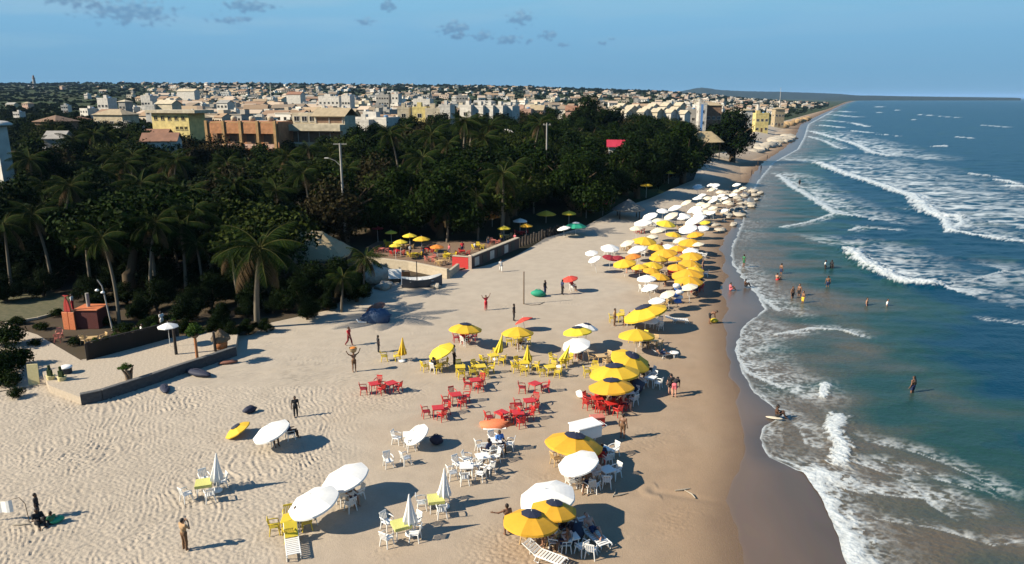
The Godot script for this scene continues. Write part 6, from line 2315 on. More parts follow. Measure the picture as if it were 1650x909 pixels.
	suite(928, 572, "red", 2, "under the low white parasol", 0.2, 0.6)
	var o := thing("orange_cloth", "orange cloth with a white hem spread on the sand by red chairs", "cloth", at(800, 686), 0.1)
	var b := MB.new()
	b.lump(Vector3(0, 0.05, 0), Vector3(1.0, 0.35, 0.55), nz, 0.6, 14)
	part(o, "cloth", b.mesh(), MT("cloth_coral", Color(0.50, 0.13, 0.05), Color(0.62, 0.20, 0.09), 0.04, 1.0, 0.8))
	b = MB.new()
	b.cbox(Vector3(-0.15, 0.02, 0.45), Vector3(1.5, 0.03, 0.3), 0.01)
	part(o, "hem", b.mesh(), cloth("white"))
	for q in [[1036, 608, "white", "under the dark capped tipped parasol"], [1048, 622, "white", "in the black shade next to the bending bather"], [1012, 646, "white", "in the shade of the deep amber parasol"], [972, 740, "white", "in the shade behind the golden parasol by the cart"], [978, 774, "white", "in the shade of the white parasol"], [918, 884, "white", "in the shade of the golden overlapping pair"], [868, 872, "tan", "below the rim of the golden overlapping pair"], [910, 744, "tan", "below the rim of the golden parasol by the cart"], [1052, 560, "tan", "in the shade of the plain yellow parasol"], [960, 606, "yellow", "below the rim of the broad yellow parasol"], [968, 586, "tan", "behind the broad yellow parasol"], [1056, 528, "white", "in the shade of the large leaning parasol"]]:
		suite(q[0], q[1], q[2], 3, q[3], q[0], 0.65)
	# ---- terrace crowd furniture
	var tk := 0
	for q in [[640, 412], [668, 416], [696, 422], [655, 402], [690, 408], [722, 417], [615, 408], [712, 428], [745, 412], [770, 402], [795, 394], [815, 386], [840, 380], [626, 398]]:
		tk += 1
		suite(q[0], q[1], ["tan", "red", "yellow", "pink"][tk % 4], 3, "on the bar terrace", q[0], 0.72)
	for q in [[704, 396, 24, "orange"], [812, 366, 22, "lemon"], [848, 362, 22, "amber"]]:
		parasol(q[0], q[1], q[2], q[3], "", "orange to yellow parasol squeezed under the trees along the bar wall", "parasols along the bar wall", 2.2, 0.0, 0.0, false)
	# ---- field furniture under the parasols
	for q in [[1040, 398], [1070, 416], [1110, 425], [1052, 440], [1108, 455], [1008, 432], [1112, 400], [985, 410], [1028, 412]]:
		suite(q[0], q[1], "white", 2, "beneath the dense field of parasols", q[0], 0.7)
	for q in [[1055, 452], [1084, 446], [1128, 446], [1030, 440], [1090, 408], [1128, 416], [1060, 402], [1010, 404], [1044, 470], [1082, 488], [1120, 470], [1064, 428], [1100, 372], [1050, 366], [1080, 362], [1126, 372], [1030, 376], [1064, 498]]:
		suite(q[0], q[1], ["white", "red", "tan"][int(q[0]) % 3], 3, "crammed between the parasols of the dense field", q[0], 0.6)
	# ---- vendor cart, stool, bundles and bags
	o = thing("vendor_cart", "white box shaped vendor cart with a dark side beside the golden parasol", "cart", at(943, 714), 0.5)
	b = MB.new()
	b.cbox(Vector3(0, 0.85, 0), Vector3(1.7, 0.8, 1.1), 0.05)
	part(o, "box", b.mesh(), M("white_plastic", Color(0.72, 0.71, 0.68), 0.4))
	b = MB.new()
	b.cbox(Vector3(0, 1.31, 0), Vector3(1.85, 0.1, 1.25), 0.04)
	part(o, "lid", b.mesh(), cloth("white"))
	b = MB.new()
	b.cbox(Vector3(0.862, 0.85, 0), Vector3(0.02, 0.7, 1.0), 0.005)
	part(o, "side_panel", b.mesh(), M("boat_grey", Color(0.07, 0.075, 0.085), 0.6))
	for s in [-1.0, 1.0]:
		b = MB.new()
		b.tube([Vector3(-0.3, 0.3, s * 0.6 - 0.04), Vector3(-0.3, 0.3, s * 0.6 + 0.04)], [0.3, 0.3], 16)
		part(o, "wheel", b.mesh(), M("bin_dark", Color(0.03, 0.035, 0.04), 0.6))
	b = MB.new()
	b.tube([Vector3(0.8, 0.9, -0.4), Vector3(1.35, 1.05, -0.4), Vector3(1.35, 1.05, 0.4), Vector3(0.8, 0.9, 0.4)], [0.025, 0.025, 0.025, 0.025], 6)
	part(o, "handle", b.mesh(), M("white_metal", Color(0.6, 0.6, 0.58), 0.4))
	b = MB.new()
	b.cbox(Vector3(0.75, 0.28, 0), Vector3(0.07, 0.6, 0.07), 0.01)
	part(o, "prop", b.mesh(), M("white_metal"  , Color.WHITE))
	o = thing("red_cooler", "red flat cooler behind the white vendor cart", "cooler", at(962, 685), 0.2)
	b = MB.new()
	b.cbox(Vector3(0, 0.3, 0), Vector3(0.9, 0.55, 0.55), 0.04)
	part(o, "box", b.mesh(), plastic("red"))
	b = MB.new()
	b.cbox(Vector3(0, 0.62, 0), Vector3(0.96, 0.1, 0.6), 0.03)
	part(o, "lid", b.mesh(), plastic("pink"))
	o = thing("round_stool", "round white topped stool on the sand beside a sunbather", "stool", at(1086, 577))
	b = MB.new()
	b.lathe([[0.0, 0.44], [0.36, 0.44], [0.38, 0.48], [0.36, 0.52], [0.0, 0.52]], 16)
	part(o, "top", b.mesh(), plastic("white"))
	post(o, Vector3.ZERO, 0.44, 0.07, plastic("white"), "column")
	o = thing("inflatable_bundle", "tall bundle of blue and white inflatables for sale", "inflatables", at(1091, 496))
	post(o, Vector3.ZERO, 2.6, 0.03, wood("pole_wood"), "pole")
	for k in 6:
		b = MB.new()
		b.lump(Vector3(0.22 * sin(k * 2.3), 0.75 + k * 0.32, 0.18 * cos(k * 2.3)), Vector3(0.42, 0.26, 0.3), nz, 0.3, 12)
		part(o, "inflatable", b.mesh(), cloth("blue") if k % 2 == 0 else cloth("white"))
	for q in [[403, 665, "navy", 1.0, "black bag lying alone on open sand behind the low white parasol"], [320, 605, "navy", 1.5, "black folded tarp below the patio wall"], [266, 629, "navy", 1.1, "small black heap at the foot of the retaining wall"], [368, 586, "brown", 0.9, "brown heap at the corner of the patio wall"], [1150, 520, "lemon", 0.9, "yellow bag carried beside a person at the wet sand"], [867, 478, "green", 1.6, "round dark green bundle with white patches on open sand"], [925, 868, "navy", 1.8, "dark blue bag in the shade of the golden pair"], [935, 640, "white", 1.0, "white and purple towel bundle beside the red chairs"], [1022, 634, "navy", 2.2, "black covered heap in the shade of the amber parasol"], [1035, 600, "navy", 1.8, "black bags under the dark capped tipped parasol"], [92, 842, "green", 0.7, "green bag in the shade beside the dark seated figures"]]:
		var flat: bool = (q[4] as String).contains("tarp") or (q[4] as String).contains("heap") and q[0] < 400
		bag(q[0], q[1], q[2], Vector3(2.0, 0.5, 1.1) * q[3] if flat else Vector3(1.2, 0.75, 1.0) * q[3], q[4], q[0])
	# the banner at the edge of the raked sand
	o = thing("banner", "pale banner on a bent hoop stuck in the raked sand", "banner", at(36, 840))
	b = MB.new()
	b.tube([Vector3(0.35, -0.1, 0), Vector3(0.3, 1.0, 0), Vector3(0.05, 1.35, 0), Vector3(-0.35, 1.25, 0)], [0.02, 0.02, 0.018, 0.015], 5)
	part(o, "hoop", b.mesh(), wood("pole_wood"))
	b = MB.new()
	for k in 8:
		var x0 := -0.35 - k * 0.16
		var z0 := 0.06 * sin(k * 1.1)
		var z1 := 0.06 * sin((k + 1) * 1.1)
		b.quad(Vector3(x0, 0.55 - k * 0.02, z0), Vector3(x0 - 0.16, 0.53 - k * 0.02, z1), Vector3(x0 - 0.16, 1.18 - k * 0.03, z1), Vector3(x0, 1.21 - k * 0.03, z0))
	part(o, "sheet", b.mesh(), cloth("white"))
	post(o, Vector3(-1.65, 0, 0), 1.15, 0.02, wood("pole_wood"), "stake")
	# driftwood and dug sand by the waterline
	for q in [[1000, 798, 0.3], [990, 795, 1.2], [1100, 790, 0.2], [1112, 797, 2.0], [35, 846, 0.1]]:
		var w := thing("driftwood", "bleached driftwood stick lying on the sand", "driftwood", at(q[0], q[1]), q[2], "driftwood sticks")
		b = MB.new()
		b.tube([Vector3(-0.45, 0.03, 0), Vector3(-0.1, 0.06, 0.05), Vector3(0.45, 0.04, -0.03)], [0.03, 0.05, 0.02], 6)
		part(w, "stick", b.mesh(), wood("pale_wood"))

# ---------------------------------------------------------------- people
func sdf_mesh(bones: Array, cell: float, k: float, out: MB) -> void:
	# tapered capsules joined by a smooth minimum, meshed as surface nets
	var lo := Vector3(1e9, 1e9, 1e9)
	var hi := -lo
	for q in bones:
		for e in 2:
			lo = lo.min(q[e] - Vector3.ONE * (q[2 + e] + cell * 3.0))
			hi = hi.max(q[e] + Vector3.ONE * (q[2 + e] + cell * 3.0))
	var nx := int((hi.x - lo.x) / cell) + 2
	var ny := int((hi.y - lo.y) / cell) + 2
	var nzz := int((hi.z - lo.z) / cell) + 2
	var f := PackedFloat32Array()
	f.resize(nx * ny * nzz)
	f.fill(1.0)
	for q in bones:
		var a: Vector3 = q[0]
		var b: Vector3 = q[1]
		var ra: float = q[2]
		var rb: float = q[3]
		var m := maxf(ra, rb) + k + cell * 2.0
		var l := ((a.min(b) - Vector3.ONE * m - lo) / cell).floor().max(Vector3.ZERO)
		var h := ((a.max(b) + Vector3.ONE * m - lo) / cell).ceil()
		var ab := b - a
		var len2 := maxf(ab.length_squared(), 1e-8)
		for z in range(int(l.z), mini(int(h.z), nzz - 1) + 1):
			for y in range(int(l.y), mini(int(h.y), ny - 1) + 1):
				for x in range(int(l.x), mini(int(h.x), nx - 1) + 1):
					var p := lo + Vector3(x, y, z) * cell
					var t := clampf((p - a).dot(ab) / len2, 0.0, 1.0)
					var d := p.distance_to(a + ab * t) - lerpf(ra, rb, t)
					var i := (z * ny + y) * nx + x
					var c := f[i]
					var hh := clampf(0.5 + 0.5 * (c - d) / k, 0.0, 1.0)
					f[i] = lerpf(c, d, hh) - k * hh * (1.0 - hh)
	var id := PackedInt32Array()
	id.resize(nx * ny * nzz)
	id.fill(-1)
	var base := out.v.size()
	var off := [0, 1, nx, nx + 1, nx * ny, nx * ny + 1, nx * ny + nx, nx * ny + nx + 1]
	var cor := [Vector3(0, 0, 0), Vector3(1, 0, 0), Vector3(0, 1, 0), Vector3(1, 1, 0), Vector3(0, 0, 1), Vector3(1, 0, 1), Vector3(0, 1, 1), Vector3(1, 1, 1)]
	var edges := [[0, 1], [2, 3], [4, 5], [6, 7], [0, 2], [1, 3], [4, 6], [5, 7], [0, 4], [1, 5], [2, 6], [3, 7]]
	for z in nzz - 1:
		for y in ny - 1:
			for x in nx - 1:
				var i := (z * ny + y) * nx + x
				var neg := 0
				for o in off:
					if f[i + o] < 0.0:
						neg += 1
				if neg == 0 or neg == 8:
					continue
				var s := Vector3.ZERO
				var c := 0
				for e in edges:
					var v0 := f[i + off[e[0]]]
					var v1 := f[i + off[e[1]]]
					if (v0 < 0.0) != (v1 < 0.0):
						s += cor[e[0]].lerp(cor[e[1]], v0 / (v0 - v1))
						c += 1
				id[i] = out.v.size()
				out.v.append(lo + (Vector3(x, y, z) + s / c) * cell)
				var g := Vector3(f[i + 1] - f[i], f[i + nx] - f[i], f[i + nx * ny] - f[i])
				out.n.append(g.normalized())
				out.c.append(out.col)
	var st := [1, nx, nx * ny]
	for z in range(1, nzz - 1):
		for y in range(1, ny - 1):
			for x in range(1, nx - 1):
				var i := (z * ny + y) * nx + x
				for ax in 3:
					var j: int = i + st[ax]
					if (f[i] < 0.0) == (f[j] < 0.0):
						continue
					var u: int = st[(ax + 1) % 3]
					var w: int = st[(ax + 2) % 3]
					var q := [id[i], id[i - u], id[i - u - w], id[i - w]]
					if q.min() < 0:
						continue
					if f[i] < 0.0:
						out.i.append_array(PackedInt32Array([q[0], q[2], q[1], q[0], q[3], q[2]]))
					else:
						out.i.append_array(PackedInt32Array([q[0], q[1], q[2], q[0], q[2], q[3]]))

func pose(changes: Dictionary) -> Dictionary:
	# joints of a person of 1.70 m standing on y = 0 and facing +z
	var j := {"head": Vector3(0, 1.59, 0.02), "neck": Vector3(0, 1.43, 0), "chest": Vector3(0, 1.28, 0), "belly": Vector3(0, 1.08, 0.01), "pelvis": Vector3(0, 0.95, 0),
		"shl": Vector3(0.19, 1.385, 0), "shr": Vector3(-0.19, 1.385, 0), "ell": Vector3(0.25, 1.11, -0.03), "elr": Vector3(-0.25, 1.11, -0.03), "wrl": Vector3(0.27, 0.87, 0.05), "wrr": Vector3(-0.27, 0.87, 0.05),
		"hal": Vector3(0.275, 0.79, 0.08), "har": Vector3(-0.275, 0.79, 0.08), "hil": Vector3(0.09, 0.91, 0), "hir": Vector3(-0.09, 0.91, 0), "knl": Vector3(0.105, 0.49, 0.02), "knr": Vector3(-0.105, 0.49, 0.02),
		"anl": Vector3(0.11, 0.08, -0.02), "anr": Vector3(-0.11, 0.08, -0.02), "tol": Vector3(0.13, 0.035, 0.15), "tor": Vector3(-0.13, 0.035, 0.15)}
	for k in changes:
		j[k] = changes[k]
	return j

func person_meshes(j: Dictionary) -> Dictionary:
	var side := (j.shl - j.shr) as Vector3
	var sx := side.normalized()
	var up: Vector3 = (j.head - j.neck).normalized()
	var fw := sx.cross(up).normalized()
	var torso := [[j.chest - sx * 0.085, j.chest + sx * 0.085, 0.112, 0.112], [j.chest, j.belly, 0.125, 0.108], [j.belly, j.pelvis, 0.108, 0.118], [j.pelvis - sx * 0.06, j.pelvis + sx * 0.06, 0.115, 0.115], [j.shl, j.shr, 0.062, 0.062]]
	var arms := []
	var legs := []
	for s in ["l", "r"]:
		arms.append([j["sh" + s], j["el" + s], 0.056, 0.042])
		arms.append([j["el" + s], j["wr" + s], 0.042, 0.028])
		arms.append([j["wr" + s], j["ha" + s], 0.03, 0.034])
		legs.append([j["hi" + s], j["kn" + s], 0.088, 0.058])
		legs.append([j["kn" + s], (j["kn" + s] as Vector3).lerp(j["an" + s], 0.35), 0.054, 0.056])
		legs.append([(j["kn" + s] as Vector3).lerp(j["an" + s], 0.35), j["an" + s], 0.056, 0.036])
		legs.append([j["an" + s], j["to" + s], 0.04, 0.028])
	var head := [[j.neck - up * 0.05, j.head - up * 0.05, 0.056, 0.052], [j.head + up * 0.03 - fw * 0.012, j.head - up * 0.03 + fw * 0.012, 0.098, 0.078], [j.head + fw * 0.09 + up * 0.0, j.head + fw * 0.10 - up * 0.03, 0.012, 0.018], [j.head + sx * 0.088, j.head + sx * 0.094 - up * 0.02, 0.018, 0.014], [j.head - sx * 0.088, j.head - sx * 0.094 - up * 0.02, 0.018, 0.014], [j.head - up * 0.075 + fw * 0.05, j.head - up * 0.08 + fw * 0.055, 0.03, 0.03]]
	var out := {}
	var b := MB.new()
	sdf_mesh(torso + arms + legs + head, 0.021, 0.035, b)
	for s in ["l", "r"]:
		var ha: Vector3 = j["ha" + s]
		var d: Vector3 = (ha - j["wr" + s]).normalized()
		var t := d.cross(fw).normalized() if absf(d.dot(fw)) < 0.9 else d.cross(up).normalized()
		var nn := t.cross(d)
		var ln := [0.070, 0.080, 0.074, 0.058]
		for k in 4:
			var q := ha + d * 0.02 + t * (-0.030 + 0.02 * k)
			b.tube([q, q + d * ln[k] * 0.55 + nn * 0.008, q + d * ln[k] * 0.95 + nn * 0.026], [0.0095, 0.009, 0.0075], 5)
		var th := ha - d * 0.025 + t * -0.03
		b.tube([th, th - t * 0.03 + d * 0.02 + nn * 0.01, th - t * 0.035 + d * 0.055 + nn * 0.02], [0.012, 0.011, 0.009], 5)
	out.body = b.mesh()
	# clothing: slightly larger shells over parts of the body
	var fat := func(list: Array, g: float) -> Array:
		var o := []
		for q in list:
			o.append([q[0], q[1], q[2] + g, q[3] + g])
		return o
	var half := func(q: Array, t: float) -> Array: return [q[0], (q[0] as Vector3).lerp(q[1], t), q[2], lerpf(q[2], q[3], t)]
	b = MB.new()
	sdf_mesh(fat.call([torso[3], [(j.belly as Vector3).lerp(j.pelvis, 0.6), j.pelvis, 0.11, 0.118], half.call(legs[0], 0.62), half.call(legs[4], 0.62)], 0.014), 0.024, 0.03, b)
	out.shorts = b.mesh()
	b = MB.new()
	sdf_mesh(fat.call([torso[3], [(j.belly as Vector3).lerp(j.pelvis, 0.6), j.pelvis, 0.11, 0.118], legs[0], legs[1], legs[2], legs[4], legs[5], legs[6]], 0.014), 0.024, 0.03, b)
	out.trousers = b.mesh()
	b = MB.new()
	sdf_mesh(fat.call(torso.slice(0, 3) + [torso[4], half.call(arms[0], 0.6), half.call(arms[3], 0.6)], 0.014), 0.024, 0.03, b)
	out.shirt = b.mesh()
	b = MB.new()
	sdf_mesh([[j.head + up * 0.045 - fw * 0.03, j.head + up * 0.02 - fw * 0.04, 0.098, 0.092], [j.head - fw * 0.05, j.head - up * 0.05 - fw * 0.055, 0.075, 0.05]], 0.024, 0.02, b)
	out.hair = b.mesh()
	b = MB.new()
	for s in [-1.0, 1.0]:
		b.lump(j.head + sx * s * 0.034 + fw * 0.083 + up * 0.012, Vector3.ONE * 0.011, nz, 0.0, 6)
	out.eyes = b.mesh()
	return out

const SKIN := {"dark": Color(0.070, 0.036, 0.022), "brown": Color(0.17, 0.088, 0.052), "tan": Color(0.30, 0.165, 0.105), "pink": Color(0.44, 0.235, 0.165)}
const DRESS := {"black": Color(0.015, 0.015, 0.018), "navy": Color(0.02, 0.03, 0.08), "red": Color(0.42, 0.02, 0.03), "white": Color(0.65, 0.64, 0.61), "brown": Color(0.13, 0.07, 0.035), "blue": Color(0.05, 0.16, 0.45), "green": Color(0.03, 0.12, 0.06), "yellow": Color(0.6, 0.42, 0.04), "pink": Color(0.5, 0.12, 0.14), "tan": Color(0.34, 0.22, 0.12), "maroon": Color(0.14, 0.015, 0.02)}
var pose_cache := {}

func person(px: float, py: float, pose_key: String, skin: String, top: String, bottom: String, yaw: float, label: String, y := 0.0, long := false, s := 1.0, group := "") -> void:
	if not pose_cache.has(pose_key):
		pose_cache[pose_key] = person_meshes(pose(POSES[pose_key]))
	var ms: Dictionary = pose_cache[pose_key]
	var o := thing("person", label, "person", at(px, py, y), yaw, group)
	o.scale = Vector3.ONE * s
	part(o, "body", ms.body, M("skin_" + skin, SKIN[skin], 0.55))
	part(o, "hair", ms.hair, M("hair_dark", Color(0.012, 0.009, 0.008), 0.6))
	part(o, "eyes", ms.eyes, M("eye_dark", Color(0.02, 0.015, 0.012), 0.3))
	if bottom != "":
		part(o, "trousers" if long else "shorts", ms.trousers if long else ms.shorts, M("dress_" + bottom, DRESS[bottom], 0.85))
	if top != "":
		part(o, "shirt", ms.shirt, M("dress_" + top, DRESS[top], 0.85))

const POSES := {
	"stand": {},
	"walk": {"knl": Vector3(0.10, 0.50, 0.16), "anl": Vector3(0.11, 0.09, 0.22), "tol": Vector3(0.12, 0.06, 0.40), "knr": Vector3(-0.10, 0.49, -0.06), "anr": Vector3(-0.11, 0.12, -0.34), "tor": Vector3(-0.12, 0.035, -0.22), "ell": Vector3(0.25, 1.12, -0.13), "wrl": Vector3(0.25, 0.90, -0.10), "hal": Vector3(0.25, 0.82, -0.07), "elr": Vector3(-0.25, 1.12, 0.06), "wrr": Vector3(-0.24, 0.95, 0.22), "har": Vector3(-0.23, 0.89, 0.28)},
	"arms_up": {"ell": Vector3(0.40, 1.52, 0.02), "wrl": Vector3(0.50, 1.74, 0.05), "hal": Vector3(0.52, 1.82, 0.06), "elr": Vector3(-0.40, 1.50, 0.02), "wrr": Vector3(-0.52, 1.70, 0.05), "har": Vector3(-0.55, 1.78, 0.06)},
	"hold": {"ell": Vector3(0.27, 1.20, 0.14), "wrl": Vector3(0.12, 1.46, 0.22), "hal": Vector3(0.07, 1.53, 0.20), "elr": Vector3(-0.27, 1.20, 0.14), "wrr": Vector3(-0.12, 1.46, 0.22), "har": Vector3(-0.07, 1.53, 0.20)},
	"arm_out": {"ell": Vector3(0.44, 1.30, 0.05), "wrl": Vector3(0.66, 1.36, 0.10), "hal": Vector3(0.74, 1.38, 0.12), "knr": Vector3(-0.11, 0.50, 0.10), "anr": Vector3(-0.12, 0.09, 0.04), "tor": Vector3(-0.13, 0.035, 0.20)},
	"bend": {"head": Vector3(0, 1.22, 0.62), "neck": Vector3(0, 1.20, 0.46), "chest": Vector3(0, 1.16, 0.32), "belly": Vector3(0, 1.04, 0.14), "shl": Vector3(0.19, 1.2, 0.42), "shr": Vector3(-0.19, 1.2, 0.42), "ell": Vector3(0.22, 0.93, 0.46), "elr": Vector3(-0.22, 0.93, 0.46), "wrl": Vector3(0.2, 0.70, 0.5), "wrr": Vector3(-0.2, 0.70, 0.5), "hal": Vector3(0.2, 0.62, 0.52), "har": Vector3(-0.2, 0.62, 0.52)},
	"sit": {"head": Vector3(0, 0.78, 0.02), "neck": Vector3(0, 0.62, -0.03), "chest": Vector3(0, 0.47, -0.04), "belly": Vector3(0, 0.27, -0.02), "pelvis": Vector3(0, 0.13, 0), "shl": Vector3(0.19, 0.575, -0.02), "shr": Vector3(-0.19, 0.575, -0.02), "ell": Vector3(0.26, 0.36, 0.12), "elr": Vector3(-0.26, 0.36, 0.12), "wrl": Vector3(0.18, 0.42, 0.34), "wrr": Vector3(-0.18, 0.42, 0.34), "hal": Vector3(0.13, 0.44, 0.40), "har": Vector3(-0.13, 0.44, 0.40), "hil": Vector3(0.09, 0.11, 0.03), "hir": Vector3(-0.09, 0.11, 0.03), "knl": Vector3(0.14, 0.42, 0.36), "knr": Vector3(-0.14, 0.42, 0.36), "anl": Vector3(0.13, 0.07, 0.55), "anr": Vector3(-0.13, 0.07, 0.55), "tol": Vector3(0.15, 0.035, 0.71), "tor": Vector3(-0.15, 0.035, 0.71)},
	"chair": {"head": Vector3(0, 1.17, -0.08), "neck": Vector3(0, 1.01, -0.11), "chest": Vector3(0, 0.86, -0.11), "belly": Vector3(0, 0.67, -0.06), "pelvis": Vector3(0, 0.55, -0.02), "shl": Vector3(0.19, 0.965, -0.1), "shr": Vector3(-0.19, 0.965, -0.1), "ell": Vector3(0.27, 0.72, -0.02), "elr": Vector3(-0.27, 0.72, -0.02), "wrl": Vector3(0.25, 0.69, 0.22), "wrr": Vector3(-0.25, 0.69, 0.22), "hal": Vector3(0.23, 0.69, 0.30), "har": Vector3(-0.23, 0.69, 0.30), "hil": Vector3(0.09, 0.53, 0.02), "hir": Vector3(-0.09, 0.53, 0.02), "knl": Vector3(0.13, 0.52, 0.43), "knr": Vector3(-0.13, 0.52, 0.43), "anl": Vector3(0.13, 0.09, 0.46), "anr": Vector3(-0.13, 0.09, 0.46), "tol": Vector3(0.14, 0.035, 0.62), "tor": Vector3(-0.14, 0.035, 0.62)},
	"recline": {"head": Vector3(0, 0.98, -0.74), "neck": Vector3(0, 0.86, -0.63), "chest": Vector3(0, 0.76, -0.52), "belly": Vector3(0, 0.60, -0.36), "pelvis": Vector3(0, 0.51, -0.22), "shl": Vector3(0.19, 0.83, -0.59), "shr": Vector3(-0.19, 0.83, -0.59), "ell": Vector3(0.29, 0.60, -0.50), "elr": Vector3(-0.29, 0.60, -0.50), "wrl": Vector3(0.24, 0.52, -0.26), "wrr": Vector3(-0.24, 0.52, -0.26), "hal": Vector3(0.23, 0.50, -0.18), "har": Vector3(-0.23, 0.50, -0.18), "hil": Vector3(0.09, 0.48, -0.18), "hir": Vector3(-0.09, 0.48, -0.18), "knl": Vector3(0.12, 0.74, 0.17), "knr": Vector3(-0.13, 0.47, 0.24), "anl": Vector3(0.12, 0.43, 0.45), "anr": Vector3(-0.13, 0.44, 0.66), "tol": Vector3(0.13, 0.42, 0.61), "tor": Vector3(-0.14, 0.60, 0.72)},
}

func make_people() -> void:
	person(299, 887, "hold", "tan", "tan", "brown", 2.6, "person in tan shirt and brown trousers with hands raised to the face", 0.0, true)
	person(477, 672, "stand", "dark", "black", "black", 0.4, "person in black standing alone on open sand with a long shadow", 0.0, true, 0.88)
	person(563, 557, "walk", "brown", "red", "maroon", 1.2, "person in red striding along below the grove", 0.0, true)
	person(610, 568, "stand", "dark", "black", "black", 2.0, "dark figure standing next to the furled yellow parasol", 0.0, true, 0.9)
	person(571, 599, "arms_up", "brown", "", "brown", 0.5, "bare chested seller balancing a basket on the head")
	var o := thing("basket", "tan basket carried on the seller's head", "basket", at(571, 599) + Vector3(0, 1.67, 0))
	var b := MB.new()
	b.lathe([[0.0, 0.0], [0.22, 0.0], [0.34, 0.34], [0.30, 0.34], [0.2, 0.04], [0.0, 0.04]], 14)
	part(o, "bowl", b.mesh(), thatch("thatch"))
	b = MB.new()
	b.lump(Vector3(0, 0.28, 0), Vector3(0.27, 0.12, 0.27), nz, 0.3, 10)
	part(o, "contents", b.mesh(), cloth("orange"))
	person(783, 500, "arms_up", "brown", "red", "red", 0.6, "person in a red dress with both arms thrown up on open sand", 0.0, true, 0.92)
	person(807, 438, "walk", "brown", "white", "white", 0.3, "person in white walking below the terrace wall", 0.0, true, 0.9)
	person(828, 517, "stand", "dark", "black", "black", 1.4, "dark figure standing behind the low red parasol", 0.0, true)
	person(878, 476, "stand", "dark", "black", "navy", 1.0, "dark figure standing beside the round green bundle", 0.0, true)
	person(906, 475, "stand", "dark", "navy", "black", 2.0, "person in navy next to the small red parasol", 0.0, true)
	person(922, 468, "chair", "tan", "red", "white", 1.0, "person in red sitting beneath the small red parasol")
	seat_at(at(922, 468), 1.0, "white", "white plastic chair under the small red parasol", "")
	person(990, 525, "stand", "brown", "tan", "brown", 1.2, "person wrapped in a tan shawl beside the large leaning parasol", 0.0, true)
	person(1143, 522, "bend", "brown", "", "black", 1.5, "person bending over the yellow bag at the wet sand")
	person(1086, 640, "bend", "pink", "black", "pink", 2.6, "pink skinned bather in a black top bending at the wet edge of the sand")
	person(1080, 636, "stand", "pink", "black", "black", 3.0, "bather in a black suit beside the bending pink skinned one", 0.0, false, 0.95)
	person(1003, 707, "stand", "brown", "", "brown", 2.6, "tanned bather standing behind the white vendor cart")
	person(817, 862, "arm_out", "brown", "", "black", 3.6, "shirtless man in black shorts stretching one arm beside the golden parasol")
	person(1252, 672, "sit", "dark", "", "black", 1.3, "dark figure sitting on a pale board at the water's edge")
	o = thing("surf_board", "pale board under the figure sitting at the water's edge", "board", at(1248, 674), 1.2)
	o.scale = Vector3.ONE * 0.62
	b = MB.new()
	b.lathe([[0.0, 0.0], [0.26, 0.01], [0.30, 0.05], [0.26, 0.08], [0.0, 0.09]], 18)
	for k in b.v.size():
		b.v[k] = b.v[k] * Vector3(1, 1, 3.1)
	part(o, "deck", b.mesh(), cloth("cream"))
	for s in [-0.1, 0.1]:
		b = MB.new()
		b.cbox(Vector3(s, 0.01, 0.7), Vector3(0.01, 0.1, 0.15), 0.002)
		part(o, "fin", b.mesh(), cloth("navy"))
	person(1469, 641, "stand", "brown", "", "navy", 3.6, "bather in navy shorts standing knee deep in calm water", -0.55)
	person(1395, 505, "stand", "tan", "", "navy", 1.0, "bather waist deep beside one in a white cap", -1.0)
	person(1428, 507, "stand", "tan", "white", "navy", 1.0, "bather in a white shirt waist deep in the green water", -1.1)
	person(1333, 468, "stand", "brown", "", "navy", 3.0, "bather thigh deep with a long reflection below", -0.5)
	person(1329, 440, "stand", "dark", "white", "black", 1.0, "bather in white with the dark group past the tall reflection", -0.8)
	person(1339, 440, "stand", "dark", "black", "black", 2.0, "bather in black with the one in white", -0.8)
	for q in [[1276, 486, "first"], [1287, 482, "second"], [1293, 494, "third"]]:
		person(q[0], q[1], "stand", "brown", "", "black" if q[0] != 1293 else "yellow", q[0], "bather wading in the shallow huddle near the spit of wet sand", -0.5, false, 1.0, "bathers in the shallow huddle")
	person(1258, 446, "stand", "brown", "", "navy", 2.0, "bather wading between the huddle and the parasol field", -0.45)
	person(1252, 452, "sit", "tan", "", "red", 2.0, "bather sitting in the foam near the parasol field", -0.15)
	person(1198, 431, "stand", "brown", "green", "green", 2.0, "bather in green at the very edge of the water by the parasols", -0.15)
	person(1177, 468, "sit", "tan", "pink", "pink", 1.6, "child in pink sitting on the wet sand by the parasol field")
	person(1201, 462, "sit", "dark", "", "black", 1.6, "dark figure crouching where the foam meets the sand")
	person(1068, 578, "recline", "tan", "", "navy", 1.9, "sunbather lying back on the lounger by the round stool")
	person(958, 870, "recline", "pink", "", "navy", 0.5, "pink skinned sunbather lying back with legs up by the golden pair")
	person(62, 845, "sit", "dark", "black", "black", 0.9, "dark figure sitting hunched on the raked sand", 0.0, true)
	person(84, 845, "sit", "dark", "green", "black", 4.2, "smaller dark figure sitting opposite on the raked sand", 0.0, true, 0.8)
	person(62, 836, "stand", "dark", "black", "black", 2.0, "dark figure standing over the seated ones on the raked sand", 0.0, true, 0.85)
	person(440, 716, "chair", "dark", "black", "navy", 0.8, "bather in black sitting under the low tipped white parasol")
	person(468, 708, "chair", "dark", "navy", "black", 2.2, "bather in navy sitting at the edge of the low parasol's shade")
	seat_at(at(440, 716), 0.8, "white", "white plastic chair under the low tipped white parasol", "")
	seat_at(at(468, 708), 2.2, "white", "white plastic chair at the edge of the low parasol's shade", "")
	person(732, 588, "stand", "dark", "white", "black", 2.0, "dark figure in a white shirt by the bright tipped yellow parasol", 0.0, true)
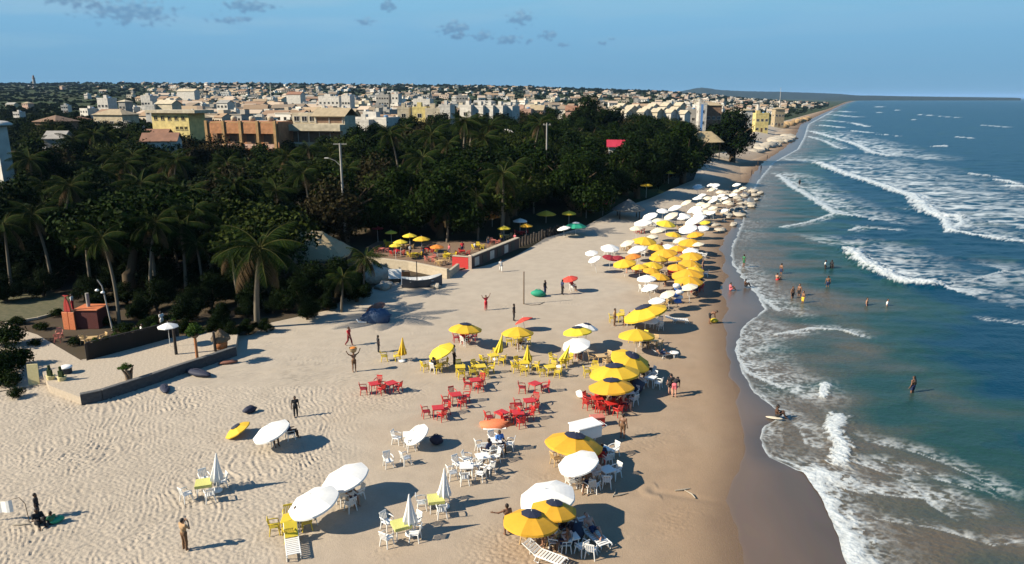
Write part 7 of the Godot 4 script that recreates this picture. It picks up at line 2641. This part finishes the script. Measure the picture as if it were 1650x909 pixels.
	# sitters in the chairs of the groups
	var sit := [[930, 782, "tan", "maroon", "person sitting under the white parasol in a maroon shirt"], [946, 790, "brown", "", "bare chested person sitting under the white parasol between the golden ones"], [905, 866, "dark", "black", "person in black sitting in the shade of the golden pair"], [890, 880, "tan", "white", "person in white sitting in the shade of the golden pair"], [966, 652, "brown", "red", "person in red sitting under the deep amber parasol"], [990, 650, "tan", "black", "person in black sitting among the red chairs"], [1006, 660, "pink", "", "bare chested person sitting among the red chairs"], [748, 556, "brown", "red", "person in red sitting under the navy capped parasol"], [935, 578, "tan", "red", "person in red sitting under the low white parasol"], [1012, 524, "tan", "", "bare chested person sitting under the large leaning parasol"], [786, 738, "dark", "navy", "person in navy sitting in the crowded white heap"], [806, 726, "dark", "blue", "person in blue sitting at the end of the crowded white heap"], [1044, 612, "brown", "black", "person in black sitting under the dark capped tipped parasol"], [1008, 640, "tan", "red", "person in red sitting at the dark tables under the amber parasol"], [970, 745, "brown", "navy", "person in navy sitting in the shade by the vendor cart"], [912, 888, "brown", "", "bare chested person sitting below the golden overlapping pair"], [1036, 560, "tan", "yellow", "person in yellow sitting under the plain yellow parasol"], [842, 562, "brown", "white", "person in white sitting under the plain yellow parasol by the red one"], [700, 600, "tan", "black", "person in black sitting under the bright tipped yellow parasol"], [566, 812, "tan", "brown", "person in brown sitting beneath the farther tipped parasol"], [476, 854, "brown", "brown", "person in brown sitting beneath the nearer tipped parasol"]]
	for q in sit:
		var yw := fmod(q[0] * 1.7, TAU)
		person(q[0], q[1], "chair", q[2], q[3], "navy", yw, q[4])
		seat_at(at(q[0], q[1]), yw, "white" if q[0] < 960 or q[0] > 1010 else "red", "plastic chair holding the " + (q[4] as String).get_slice(" sitting", 0) + " " + (q[4] as String).get_slice(" sitting ", 1), "")
	# terrace and far beach
	for k in 10:
		var px := 640.0 + k * 21.0
		person(px, 414.0 - maxf(px - 720.0, 0.0) * 0.22, "stand" if k % 3 else "chair", ["brown", "tan", "dark"][k % 3], ["red", "white", "black", "yellow", "pink"][k % 5], "navy", k * 1.3, "person among the crowd on the bar terrace", 0.12, false, 1.0, "crowd on the bar terrace")
	for q in [[1211, 283], [1288, 300], [1226, 275], [1221, 268], [1236, 258]]:
		person(q[0], q[1], "stand", "dark", "black", "black", q[0], "tiny dark figure walking on the far shore beyond the boulders", 0.0 if q[0] != 1288 else -0.4, true, 1.0, "figures on the far shore")
	for q in [[1010, 440], [1128, 462], [1132, 440], [1072, 462], [1104, 470], [1122, 478], [1098, 482], [1060, 448]]:
		person(q[0], q[1], "stand", ["brown", "tan", "pink"][int(q[0]) % 3], ["", "red", "black", "white"][int(q[0]) % 4], "navy", q[0], "person standing among the parasols of the dense field", 0.0, false, 1.0, "people in the dense parasol field")
	for q in [[265, 555], [232, 552], [262, 530], [118, 500]]:
		person(q[0], q[1], "stand", "dark", "white", "white" if q[0] != 118 else "red", q[0], "waiter in white standing in the shade behind the black fence", 0.0, true, 1.0, "waiters behind the black fence")
